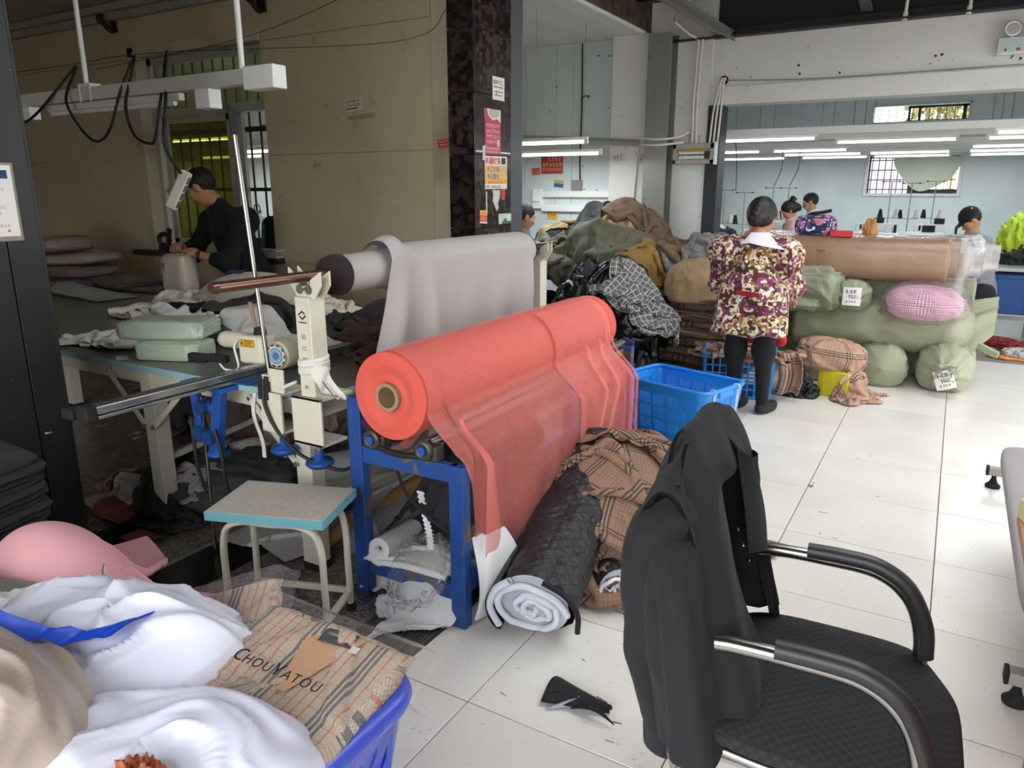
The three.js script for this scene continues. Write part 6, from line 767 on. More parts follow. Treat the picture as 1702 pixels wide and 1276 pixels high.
  solo('blue_strap', sheet(50, 6, (u, v) => { const x = -1.64 + u * 0.22, z = -0.5 - u * 0.3; return [x + 0.01 * sin(u * 30) * v * (1 - u), hf.at(x, z) + 0.012 + 0.006 * sin(v * PI) + 0.003 * sin(u * 30), z + (v - 0.5) * 0.055 * (1 + 0.7 * sst(0.6, 1, u)) + 0.02 * sin(u * 6)]; }, 0.002), MP(0x1c4fd0, 0.4, { sheen: 0.3 }), 'bright blue ribbon tied across the satin bundles', 'ribbon');
}
// ---------- office chair with the black jacket ----------
{
  const t = thing('office_chair', 'black mesh office chair with chrome armrest frame', 'chair', [-0.12, 0, -1.545], R(2));
  const mesh = MS(0xffffff, 0.85, { map: tex(128, 0.05, (u, v) => { const a = sin(u * TAU * 2) * sin(v * TAU * 2); return mixc([40, 40, 42], [20, 20, 21], 0.5 + 0.5 * a); }), bumpMap: tex(128, 0.05, (u, v) => 0.5 + 0.5 * sin(u * TAU * 2) * sin(v * TAU * 2), false), bumpScale: 0.0008 });
  const sq = (x) => Math.sign(x) * pow(abs(x), 0.55);
  part(t, 'seat', at(sheet(60, 24, (u, v) => { const a = u * TAU, b = (v - 0.5) * PI, cb = pow(cos(b), 0.45), X = sq(cos(a)) * cb * 0.27, Z = sq(sin(a)) * cb * 0.265, y = Math.sign(b) * pow(abs(sin(b)), 0.7) * 0.035; return [X, 0.437 + y - 0.035 * sst(0.16, 0.25, X) + 0.008 * (Z / 0.23) ** 2, Z]; }, 0, 1.6, 0.5, true).toNonIndexed()), mesh); boxUV(t.children[0].geometry);
  part(t, 'back_frame', tube([[-0.24, 0.42, 0.2], [-0.27, 0.6, 0.21], [-0.305, 0.74, 0.2], [-0.325, 0.81, 0.16], [-0.335, 0.85, 0.09], [-0.338, 0.86, 0], [-0.335, 0.85, -0.09], [-0.325, 0.81, -0.16], [-0.305, 0.74, -0.2], [-0.27, 0.6, -0.21], [-0.24, 0.42, -0.2]], 0.013, 80, 10), MS(0x1b1b1d, 0.5));
  const ribM = MS(0x262628, 0.7), rib2 = MS(0x3c3b3b, 0.7);
  for (let i = 0; i < 24; i++) { const y = 0.45 + i * 0.0155, x = -0.245 - (y - 0.42) * 0.215; part(t, 'back_rib', sheet(10, 1, (u, v) => [x + 0.028 * (1 - (2 * u - 1) ** 2) * -1, y + v * 0.0105, (u - 0.5) * 0.41], 0.004), i % 2 ? ribM : rib2); }
  for (const s of [1, -1]) {
    const flat = (pts, n = 60, a = 0.017, b = 0.01) => { const sh = new THREE.Shape(); sh.absellipse(0, 0, a, b, 0, TAU); return new THREE.ExtrudeGeometry(sh, { steps: n, extrudePath: new THREE.CatmullRomCurve3(pts.map((p) => V(...p))), curveSegments: 10 }); };
    const z = s * 0.225 + 0.012;
    part(t, 'arm_frame', tube([[-0.19, 0.652, z], [-0.15, 0.657, z], [-0.05, 0.66, z], [0.07, 0.655, z], [0.14, 0.61, z], [0.175, 0.53, z], [0.185, 0.42, z], [0.19, 0.2, z * 1.05], [0.19, 0.04, z * 1.1], [0.15, 0.013, z * 1.1], [-0.1, 0.013, z * 1.1], [-0.28, 0.013, z * 1.1]], 0.016, 120, 12), G.chrome);
    part(t, 'arm_pad', tube([[-0.08, 0.672, z], [0.0, 0.674, z], [0.075, 0.668, z], [0.14, 0.628, z], [0.182, 0.545, z], [0.192, 0.47, z]], 0.0195, 50, 10), MS(0x2a2a2b, 0.4));
    part(t, 'seat_tube', tube([[-0.26, 0.55, s * 0.2], [-0.255, 0.47, s * 0.205], [-0.23, 0.41, s * 0.215], [-0.12, 0.395, s * 0.22], [0.06, 0.39, s * 0.22]], 0.013, 40, 10), G.chrome);
    part(t, 'rear_leg', tube([[-0.235, 0.41, s * 0.215], [-0.26, 0.2, s * 0.23], [-0.285, 0.02, s * 0.245]], 0.014, 20, 10), G.chrome);
    part(t, 'arm_mount', at(new THREE.CylinderGeometry(0.03, 0.03, 0.05, 18), [-0.25, 0.33, s * 0.2], [0.1, 0, 0.2]), MS(0x9a9a98, 0.4, { metalness: 0.6 }));
  }
}
{
  const bl = cloth(0x1d1d20, 0.92), t = thing('jacket', 'black wool jacket with studs hanging on the chair back', 'jacket', [-0.435, 0, -1.585]);
  const bx = (y) => -0.36 - 0.22 * (y - 0.46) + 0.45;
  part(t, 'body', sheet(130, 80, (u, v) => {
    const th = R(lerp(-28, -345, u)), c = cos(th), s = sin(th), near = sst(0.7, 1, u), top = 0.985 - 0.12 * sst(0.1, 1, s) - 0.015 * sst(0, -1, s), y = lerp(top, 0.41 + 0.15 * near * near - 0.04 * sst(0.35, 0.65, u) + 0.05 * (1 - sst(0, 0.25, u)), v);
    const A = (0.014 + 0.045 * sst(0, 0.16, v) + 0.02 * v) * (1 + 0.5 * near * v), Bz = (0.25 + 0.05 * sst(0, 0.3, v)) * (1 + 0.04 * v), f = 0.014 * sst(0.05, 0.4, v) * sin(u * 33 + 2.5 * v + 2 * sin(u * 7)) + 0.014 * fbm(u * 9, v * 3, 2, 3) * sst(0, 0.15, v);
    const x = bx(y) + Math.sign(c) * pow(abs(c), 0.6) * (A + f) + 0.015 * near * v - (c < 0 ? 0.02 * v : 0), z = Math.sign(s) * pow(abs(s), 0.85) * (Bz + f);
    return [x, y, z];
  }, 0.01, 1.3, 0.6), bl);
  part(t, 'collar', sheet(44, 26, (u, v) => { const z = -0.285 + u * 0.51, a = v * PI, yT = 0.992 - 0.075 * sst(0.45, 1, u) - 0.03 * sst(0.2, 0, u), q = 1 - sin(a); return [bx(yT) + cos(a) * (0.045 + 0.03 * q) + 0.004 * sin(u * 20), yT - q * (v < 0.5 ? 0.13 : 0.17) + 0.006 * n3(u * 7, v * 4, 3), z + 0.02 * q * (u - 0.5)]; }, 0.012), bl);
  part(t, 'lapel', sheet(10, 24, (u, v) => { const y = 0.93 - v * 0.24; return [bx(y) + 0.075 + 0.03 * sin(u * PI), y - 0.05 * u * (1 - v), -0.08 - u * 0.09 * (0.3 + sin(v * PI * 0.8)) + 0.03 * v]; }, 0.008), bl);
  part(t, 'sleeve', sheet(48, 60, (u, v) => { const a = u * TAU, cx = [lerp(0.01, -0.035, sst(0, 0.25, v)) + 0.05 * sst(0.6, 1, v), 0.92 - v * 0.635, lerp(0.19, 0.16, v) + 0.02 * sin(v * 3)], r = lerp(0.075, 0.052, sst(0, 0.8, v)) * (1 + 0.1 * fbm(cos(a) * 1.5, sin(a) * 1.5 + v * 7, 5, 3)) * (1 - 0.97 * sst(0.12, 0, v)) + 0.006 * sin(v * 26 + 2 * cos(a)) * sst(0.2, 0.6, v) * (1 - v); return [cx[0] + cos(a) * r * 0.85, cx[1], cx[2] + sin(a) * r * 1.15]; }, 0.005, 0.4, 0.65, true), bl);
  part(t, 'sleeve_cuff', at(lathe([[0.045, 0.002], [0.057, 0.0], [0.06, 0.05], [0.055, 0.052]], 28), [0.015, 0.283, 0.163]), bl);
  part(t, 'sleeve', sheet(40, 40, (u, v) => { const a = u * TAU, r = 0.055 * (1 + 0.1 * fbm(cos(a), sin(a) + v * 6, 9, 2)); return [0.02 + cos(a) * r + 0.04 * v, 0.86 - v * 0.35, -0.25 + sin(a) * r * 0.8 - 0.02 * v]; }, 0.005, 0.4, 0.4, true), bl);
  part(t, 'pocket_flap', at(B(0.006, 0.085, 0.1, 0, 0, 0, 0.003), [0.108, 0.535, 0.15], [0, -0.35, 0.15]), bl);
  for (const [x, y, z] of [[0.075, 0.72, -0.1], [0.095, 0.74, -0.17], [0.1, 0.705, -0.05], [0.135, 0.52, 0.09], [0.11, 0.555, 0.145], [0.11, 0.545, 0.16], [0.09, 0.6, -0.19], [0.12, 0.5, 0.06]]) part(t, 'stud', at(new THREE.SphereGeometry(0.0055, 12, 8), [x, y, z]), G.chrome);
}
// ---------- padded bench and plywood table at the right edge ----------
{
  const t = thing('padded_bench', 'low bench covered in smooth grey cloth at the right edge', 'bench', [0.6, 0, -2.9]);
  part(t, 'padded_top', at(sheet(40, 20, (u, v) => { const a = u * TAU, b = (v - 0.5) * PI, cb = pow(cos(b), 0.3), q = (x) => Math.sign(x) * pow(abs(x), 0.16); return [q(cos(a)) * cb * 0.32, 0.43 + Math.sign(b) * pow(abs(sin(b)), 0.5) * 0.04, q(sin(a)) * cb * 0.77]; }, 0, 3, 0.3, true)), cloth(0xa8a3a2));
  for (const z of [-1.5, 0.46]) { part(t, 'foot_bar', BB(-0.29, 0.3, 0.07, 0.11, z - 0.025, z + 0.025, 0.003), MS(0xa3a09b, 0.45, { metalness: 0.3 })); part(t, 'end_plug', BB(-0.302, -0.288, 0.068, 0.112, z - 0.027, z + 0.027, 0.004), K.rubber); const f = part(t, 'levelling_foot', at(lathe([[0, 0], [0.034, 0], [0.036, 0.012], [0.02, 0.028], [0.012, 0.05], [0.012, 0.08]], 18), [-0.262, 0, z]), K.rubber); part(t, 'leg', BB(0.02, 0.07, 0.09, 0.4, z - 0.025, z + 0.025, 0.003), MS(0xa3a09b, 0.45, { metalness: 0.3 })); }
  part(t, 'long_beam', BB(0.02, 0.07, 0.3, 0.35, -1.5, 0.46, 0.003), MS(0xa3a09b, 0.45, { metalness: 0.3 }));
  part(t, 'pin', rod([-0.2, 0.475, -0.3], [-0.17, 0.49, -0.36], 0.004), MS(0x5a3a3a, 0.5));
  const ply = MS(0xffffff, 0.6, { map: tex(256, [0.4, 0.08], (u, v) => mixc([196, 158, 108], [170, 128, 82], ft(u, v, 8, 501, 4))) });
  const w = thing('plywood_table', 'pale plywood table edge at the lower right corner', 'table', [0.55, 0, -1.45]); part(w, 'table_top', BB(-0.33, 0.4, 0.72, 0.745, -0.62, 0.9, 0.003), ply); part(w, 'side_panel', BB(-0.24, -0.22, 0, 0.72, -0.5, 0.85, 0.003), MS(0xa9745a, 0.7)); part(w, 'side_panel', BB(0.33, 0.35, 0, 0.72, -0.5, 0.85, 0.003), MS(0xa9745a, 0.7));
  solo('wood_block', at(B(0.1, 0.05, 0.08, 0, 0, 0, 0.004), [0.275, 0.77, -2.02], [0, 0.3, 0]), MS(0xd8cf9d, 0.7), 'small pale yellow wood block on the plywood table', 'block');
}
// ---------- plaid heap, padded rolls, scrap on the tiles ----------
const plaid = (base, dark, light, sz, seed, warm) => tex(512, sz, (u, v) => { const n = vt(u * 160, v * 160, 160, seed), tw = ((u + v) * 90) % 1 < 0.5 ? 1 : 0, band = (t, k, w) => (abs(wrap(t - k + 0.5, 1) - 0.5) < w ? 1 : 0); let c = mixc(hex(base), hex(warm), 0.35 * n); const dv = band(u, 0.2, 0.022) + band(u, 0.28, 0.022) + band(u, 0.36, 0.022), dh = band(v, 0.2, 0.022) + band(v, 0.28, 0.022) + band(v, 0.36, 0.022), fv = [0.52, 0.6, 0.68, 0.76, 0.84, 0.92].some((k) => band(u, k, 0.006)) ? 1 : 0, fh = [0.52, 0.6, 0.68, 0.76, 0.84, 0.92].some((k) => band(v, k, 0.006)) ? 1 : 0, lv = band(u, 0.24, 0.012) + band(u, 0.32, 0.012), lh = band(v, 0.24, 0.012) + band(v, 0.32, 0.012); c = mixc(c, hex(dark), clamp(0.62 * (dv + dh) + 0.3 * (fv + fh), 0, 0.92)); c = mixc(c, hex(light), 0.5 * clamp(lv + lh, 0, 1)); return mixc(c, [c[0] * 0.8, c[1] * 0.8, c[2] * 0.8], 0.5 * tw * n); });
const plaidBrown = MS(0xffffff, 0.95, { map: plaid(0x9c7d68, 0x3a3632, 0xb4a08c, 0.2, 411, 0xa36f55), bumpMap: weave, bumpScale: 0.001 }), plaidPink = MS(0xffffff, 0.95, { map: plaid(0xc09a84, 0x4b4640, 0xc9ae9a, 0.22, 421, 0xb88a70) });
const quilt = MP(0x222225, 0.55, { bumpMap: tex(256, 0.2, (u, v) => { const a = abs(wrap((u + v) * 4, 1) - 0.5), b = abs(wrap((u - v) * 4, 1) - 0.5); return sqrt(min(a, b) * 2) * 0.3 + 0.7 * ft(u, v, 10, 431, 4); }, false), bumpScale: 0.014, sheen: 0.3 }), batting = cloth(0xe4e7f0, 0.95);
{
  const hf = new HF(-1.6, -0.5, -3.5, -2.2, 0).fill((x, z) => 0.36 * sqrt(max(0, 1 - ((x + 1.12) / 0.25) ** 2 - ((z + 2.85) / 0.45) ** 2)));
  const P = (label, x, z, w, h, s, o) => solo('plaid_cloth', crumple(hf, x, z, w, h, s, { fr: 0.95, steps: 80, thick: 0.006, ...o }), plaidBrown, label, 'plaid cloth');
  P('brown plaid cloth lowest in the heap on the tiles', -1.02, -2.72, 1.5, 1.5, 0.42, { seed: 81, n: 56, amp: 0.3 });
  P('large brown plaid cloth bulging over the heap', -1.08, -2.8, 1.8, 1.8, 0.4, { seed: 83, n: 64, amp: 0.34, cols: [{ c: [-1.12, 0.1, -2.85], r: [0.3, 0.34, 0.48] }] });
  P('brown plaid fold at the front of the heap', -1.05, -2.6, 1.0, 0.9, 0.42, { seed: 85, n: 46, amp: 0.22 });
  P('brown plaid cloth topping the heap beside the crate', -1.12, -3.05, 1.0, 1.0, 0.42, { seed: 87, n: 46, amp: 0.25 });
  const pr = (label, a, b, r, flap) => {
    const t = thing('padded_roll', label, 'padded fabric roll', a), d = V(b[0] - a[0], b[1] - a[1], b[2] - a[2]), L = d.length(); t.quaternion.setFromUnitVectors(V(0, 0, -1), d.normalize());
    part(t, 'roll', sheet(56, 60, (u, v) => { const q = u * TAU, k = r * (1 + 0.16 * fbm(cos(q) * 2.5, sin(q) * 2.5, v * 9 + r * 90, 4) - 0.06 * sst(0.05, 0, v)); return [cos(q) * k * 1.08, sin(q) * k * 0.95, -v * L]; }, 0, TAU * r, L, true), quilt);
    const sp = []; for (let i = 0; i < 150; i++) { const q = i * 0.13, k = r * (0.95 - 0.9 * (i / 150)) * (1 + 0.2 * n3(q * 0.9, 2, r * 50)); sp.push([cos(q) * k * 1.05, sin(q) * k * 0.8 - 0.1 * r, 0.012 + 0.01 * n3(i * 0.3, 1, 4)]); }
    part(t, 'batting_spiral', tube(sp, r * 0.095, 300, 6), batting); part(t, 'batting_core', at(lathe([[0, 0.004], [r * 0.5, 0.006], [r * 0.95, 0.0]], 28), [0, 0, 0.0], [PI / 2, 0, 0]), cloth(0xb9bcc6));
    if (flap) { part(t, 'loose_flap', sheet(24, 16, (u, v) => { const q = lerp(2.5, 4.2, u), k = r * lerp(1.03, 1.25, u); return [cos(q) * k - 0.05 * u, max(-r * 0.95, sin(q) * k), 0.02 - v * 0.3]; }, 0.012), quilt); part(t, 'flap_edge', tube([[cos(2.2) * r * 0.9, sin(2.2) * r * 0.98, 0.02], [cos(2.7) * r * 1.05, sin(2.7) * r * 1.05, 0.025], [cos(3.3) * r * 1.2, sin(3.3) * r * 1.15, 0.025], [cos(3.9) * r * 1.4, sin(3.9) * r * 1.2, 0.02]], 0.013, 30, 8), batting); part(t, 'flap_edge', tube([[cos(1.2) * r * 1.02, sin(1.2) * r * 0.98, 0.02], [cos(0.6) * r * 1.1, sin(0.6) * r, 0.015], [cos(0.05) * r * 1.2, 0, 0.012], [cos(-0.5) * r * 1.35, sin(-0.5) * r * 1.2, 0.02]], 0.01, 30, 8), quilt); }
    return t;
  };
  pr('long black quilted roll with white batting lying against the stand', [-1.085, 0.135, -1.99], [-1.25, 0.36, -2.95], 0.132, true);
  pr('shorter black quilted roll with spiral white end under the plaid', [-0.915, 0.078, -2.33], [-1.3, 0.085, -2.75], 0.078, false);
  solo('white_cloth', sheet(18, 20, (u, v) => [-1.28 + u * 0.1, 0.42 - v * 0.14 + 0.02 * n3(u * 5, v * 5, 3), -2.62 - u * 0.16 + 0.04 * v], 0.004), cloth(0xd5d6dc), 'pale cloth corner between the red web and the plaid', 'cloth');
  const s = thing('quilted_scrap', 'folded black quilted scrap with grey lining on the tiles', 'scrap', [-0.83, 0, -1.74]);
  part(s, 'outer_cloth', sheet(20, 16, (u, v) => { const x = -0.07 + u * 0.2, w = lerp(0.13, 0.02, u); return [x, 0.012 + 0.035 * sin(v * PI) * (1 - 0.5 * u), -0.05 + (v - 0.3) * w + 0.02 * u]; }, 0.006), quilt); part(s, 'lining', sheet(14, 10, (u, v) => [-0.045 + u * 0.075 + 0.01 * v, 0.006 + 0.03 * sin(v * PI) * u, 0.055 - u * 0.06 - v * 0.015], 0.005), cloth(0xa3a9b4));
  part(s, 'pointed_tail', sheet(12, 6, (u, v) => [0.02 + u * 0.14, 0.01 + 0.022 * sin(u * PI), 0.0 + u * 0.02 + (v - 0.5) * 0.04 * (1 - u)], 0.005), quilt);
  solo('brown_scrap', at(sheet(8, 5, (u, v) => [u * 0.07, 0.004 + 0.02 * (1 - u) * sin(v * PI), (v - 0.5) * 0.04 * (1 - u)], 0.003), [-0.62, 0, -2.82], [0, -0.3, 0]), cloth(0x6d5a4e), 'little brown cloth scrap behind the chair', 'scrap');
  const r = rng(15); for (let i = 0; i < 22; i++) { const x = -1.05 + r() * 1.1, z = -1.5 - r() * 3.2; solo('thread_scrap', at(new THREE.BoxGeometry(0.012 + r() * 0.03, 0.001, 0.003), [x, 0.0012, z], [0, r() * 3, 0]), MS(r() < 0.5 ? 0x8a8073 : 0x5c5650, 0.9), 'tiny thread scrap on the tiles', 'scrap', 'thread scraps on the tiles'); }
}
// ---------- garment piles before the white wall ----------
{
  const vinyl = MP(0x131315, 0.34, { bumpMap: fuzz, bumpScale: 0.002 }), pl = (a, b, c, s) => MS(0xffffff, 0.95, { map: plaid(a, b, c, s, 431, a) });
  const hound = MS(0xffffff, 0.95, { map: tex(128, 0.09, (u, v) => { const k = (wrap(u * 6 + v * 6, 1) < 0.5 ? 1 : 0) ^ (wrap(v * 6, 1) < 0.5 ? 1 : 0), st = wrap(u * 2, 1) < 0.16 || wrap(v * 2, 1) < 0.16; return st ? [196, 194, 190] : k ? [150, 148, 145] : [40, 40, 42]; }) });
  const tan = cloth(0x9b8160), brown = cloth(0x6f5a48), olive = pl(0x6a6856, 0x3c3d34, 0x8d8a70, 0.12), greyp = pl(0x8d8b88, 0x4e4d4d, 0xb0aeaa, 0.09), rustp = pl(0x7d6450, 0x40352d, 0x93806c, 0.16), char = cloth(0x2b2d31), blk = cloth(0x18181a);
  const t = thing('steel_work_table', 'grey green steel frame table buried under garments', 'table', [-2.75, 0, -6.8]), fr = MS(0x7b8078, 0.5, { metalness: 0.3 });
  part(t, 'table_top', BB(-0.95, 0.95, 0.72, 0.75, -0.6, 0.55, 0.004), fr); for (const x of [-0.9, 0.15, 0.9]) for (const z of [-0.55, 0.5]) part(t, 'leg', BB(x - 0.025, x + 0.025, 0, 0.72, z - 0.025, z + 0.025, 0.003), fr); part(t, 'stretcher', BB(-0.9, 0.9, 0.2, 0.24, -0.57, -0.53, 0.003), fr); part(t, 'stretcher', BB(-0.9, 0.9, 0.2, 0.24, 0.48, 0.52, 0.003), fr);
  const hf = new HF(-4.0, -1.2, -7.6, -4.5, 0).fill((x, z) => (x > -3.7 && x < -1.8 && z > -7.4 && z < -6.25 ? 0.76 : 0));
  const C = (name, label, cat, m, x, z, w, h, s, o) => solo(name, crumple(hf, x, z, w, h, s, { fr: 0.95, steps: 80, n: 40, amp: 0.25, thick: 0.008, ...o }), m, label, cat);
  const H = (name, label, cat, m, x, y, z, r, o, ry = 0) => { const g = at(heap(...r, { amp: 0.24, freq: 5, ...o }), [x, y, z], [0, ry, 0]); hf.add(g); return solo(name, g, m, label, cat); };
  H('trouser_heap', 'tall heap of tan trousers on the steel table', 'garment heap', tan, -2.72, 0.76, -6.62, [0.34, 0.46, 0.3], { seed: 31, amp: 0.3, freq: 6 });
  C('tan_trousers', 'tan trousers spread over the top of the heap', 'trousers', tan, -2.75, -6.55, 1.6, 1.3, 0.42, { seed: 101, n: 52, amp: 0.3 });
  C('tan_trousers', 'pale tan trousers sliding down the heap front', 'trousers', cloth(0xa78c66), -2.62, -6.4, 1.2, 0.8, 0.42, { seed: 103, n: 44 });
  C('brown_trousers', 'brown trousers hanging from the heap right side', 'trousers', brown, -2.42, -6.6, 1.2, 0.9, 0.42, { seed: 105, n: 44 });
  C('brown_coat', 'dark brown sleeve poking from the heap top', 'coat', cloth(0x4a3b32), -2.92, -6.62, 0.5, 0.4, 0.42, { seed: 107, n: 26, amp: 0.14 });
  H('jacket_heap', 'slope of dark grey jackets left of the tan heap', 'garment heap', char, -3.2, 0.76, -6.65, [0.4, 0.32, 0.26], { seed: 33, amp: 0.2 }, 0.3);
  C('grey_jacket', 'dark grey jacket sliding off the slope', 'jacket', char, -3.15, -6.5, 1.4, 0.9, 0.42, { seed: 109, n: 46 });
  C('khaki_jacket', 'khaki jacket with patch beside the seated man', 'jacket', cloth(0x8f7c58), -3.45, -6.65, 0.8, 0.6, 0.45, { seed: 111, n: 34 });
  const tub = crate('blue_tub', 'dark blue plastic tub under the tan heap', 'tub', [-2.72, 0.76, -6.32], 0, 0.3, 0.2, 0.2, MP(0x1d4f9e, 0.4), { kind: 'grid', cols: 3, rows: 1, tp: 0.01, cr: 0.02, y0: 0.05, y1: 0.12 });
  C('olive_plaid', 'olive plaid cloth hanging over the table front', 'plaid cloth', olive, -2.75, -6.12, 2.0, 1.0, 0.6, { seed: 113, n: 60, amp: 0.16 });
  C('olive_plaid', 'olive plaid cloth at the left table end', 'plaid cloth', olive, -3.3, -6.15, 0.9, 0.8, 0.5, { seed: 115, n: 36 });
  C('tan_cloth_roll', 'mustard tan cloth rolled at the table corner', 'cloth', cloth(0x93733f), -2.25, -6.15, 0.8, 0.8, 0.42, { seed: 117, n: 36 });
  C('grey_plaid', 'grey checked cloth beside the mustard roll', 'plaid cloth', greyp, -2.02, -6.2, 1.1, 0.9, 0.42, { seed: 119, n: 42 });
  C('black_cloth', 'black cloth lying on the pile by the steel column', 'cloth', blk, -2.1, -6.55, 1.3, 0.8, 0.42, { seed: 121, n: 44, amp: 0.3 });
  H('stripe_heap', 'mound of striped trousers right of the steel column', 'garment heap', rustp, -1.8, 0.0, -6.55, [0.36, 0.86, 0.3], { seed: 35, amp: 0.14, freq: 6 });
  C('stripe_trousers', 'brown striped trousers over the mound', 'trousers', rustp, -1.85, -6.45, 1.3, 1.1, 0.42, { seed: 123, n: 46 });
  C('grey_plaid', 'grey checked jacket topping the mound by the woman', 'plaid cloth', greyp, -1.68, -6.45, 1.1, 0.9, 0.42, { seed: 125, n: 42 });
  C('black_cloth', 'black garment behind the woman at the steel post', 'cloth', blk, -1.6, -6.75, 0.9, 0.7, 0.42, { seed: 127, n: 36 });
  // folded trousers in a stack on the floor
  const names = ['lowest', 'second', 'third', 'fourth', 'fifth', 'sixth', 'seventh', 'eighth', 'ninth']; let y = 0;
  for (let i = 0; i < 9; i++) { const h = 0.062 + 0.012 * (i % 3), m = [rustp, brown, rustp, cloth(0x7d6752)][i % 4]; solo('folded_trousers', pillow(0.56 + 0.05 * n3(i, 2, 3), h * 1.15, 0.42, { sq: 0.45, sy: 0.6, amp: 0.24, freq: 5, seed: 50 + i }), m, names[i] + ' from the floor in the tall stack of folded trousers', 'folded trousers', 'folded trousers stack', [-1.72 + 0.03 * n3(i, 7, 1), y + h / 2, -5.98], [0.04 * n3(i, 1, 1), 0.3 * n3(i, 4, 9), 0.05 * n3(i, 8, 2)]); y += h; }
  solo('tan_bundle', at(heap(0.3, 0.26, 0.26, { seed: 41, amp: 0.07, freq: 3 }), [-1.72, y - 0.02, -5.98], [0, 0.4, 0]), tan, 'smooth tan folded bundle crowning the trousers stack', 'cloth bundle');
  C('plaid_trousers', 'plaid trousers slumped left of the trousers stack', 'trousers', rustp, -1.98, -5.88, 1.1, 0.9, 0.4, { seed: 129, n: 42, amp: 0.3 }); C('plaid_trousers', 'plaid trousers slumped before the trousers stack', 'trousers', rustp, -1.72, -5.72, 1.0, 0.7, 0.4, { seed: 131, n: 40, amp: 0.25 });
  // black vinyl heap beyond the red roll
  H('vinyl_heap', 'big mound of black vinyl coats behind the red roll', 'garment heap', vinyl, -2.3, 0, -5.35, [0.4, 0.72, 0.36], { seed: 43, amp: 0.2, freq: 5 }, 0.4);
  C('vinyl_coat', 'shiny black vinyl coat over the mound', 'coat', vinyl, -2.25, -5.3, 1.7, 1.5, 0.42, { seed: 133, n: 58, amp: 0.34 }); C('vinyl_coat', 'shiny black vinyl sleeve in front of the mound', 'coat', vinyl, -2.1, -5.25, 1.0, 0.8, 0.42, { seed: 135, n: 40, amp: 0.25 });
  C('check_cloth', 'black and white checked cloth at the foot of the vinyl', 'checked cloth', hound, -1.98, -5.3, 1.0, 0.9, 0.4, { seed: 137, n: 42, amp: 0.28 }); C('check_cloth', 'black and white checked corner beside the blue post', 'checked cloth', hound, -1.85, -5.05, 0.8, 0.7, 0.4, { seed: 139, n: 36, amp: 0.25 });
  const bx = thing('cardboard_box', 'open cardboard box with white paper under the table', 'box', [-2.38, 0, -5.95], 0.3); part(bx, 'box_walls', [BB(-0.15, 0.15, 0, 0.62, -0.1, -0.095, 0), BB(-0.15, 0.15, 0, 0.62, 0.095, 0.1, 0), BB(-0.15, -0.145, 0, 0.62, -0.1, 0.1, 0), BB(0.145, 0.15, 0, 0.62, -0.1, 0.1, 0)], K.card); part(bx, 'paper', BB(-0.1, 0.12, 0.4, 0.68, 0.1, 0.102, 0), MS(0xc9c6c0, 0.8));
  // plaid in and around the lattice crate
  const h2 = new HF(-1.8, -0.8, -6.1, -5.3, 0.3); for (const [x, l, s] of [[-1.4, 'left', 141], [-1.15, 'right', 143]]) solo('plaid_trousers', crumple(h2, x, -5.6, 0.8, 0.7, 0.45, { seed: s, n: 36, amp: 0.16, fr: 0.95, steps: 70 }), plaidPink, `pink plaid trousers on the ${l} side of the lattice crate`, 'trousers');
  solo('plaid_trousers', sheet(20, 30, (u, v) => [-0.93 + (u - 0.5) * 0.16 + 0.03 * sin(v * 3), 0.36 - v * 0.3, -5.55 + 0.05 * sin(u * 7) + 0.02 * n3(u * 4, v * 6, 2)], 0.012, 0.16, 0.3), plaidPink, 'pink plaid trouser leg hanging beside the lattice crate', 'trousers');
}
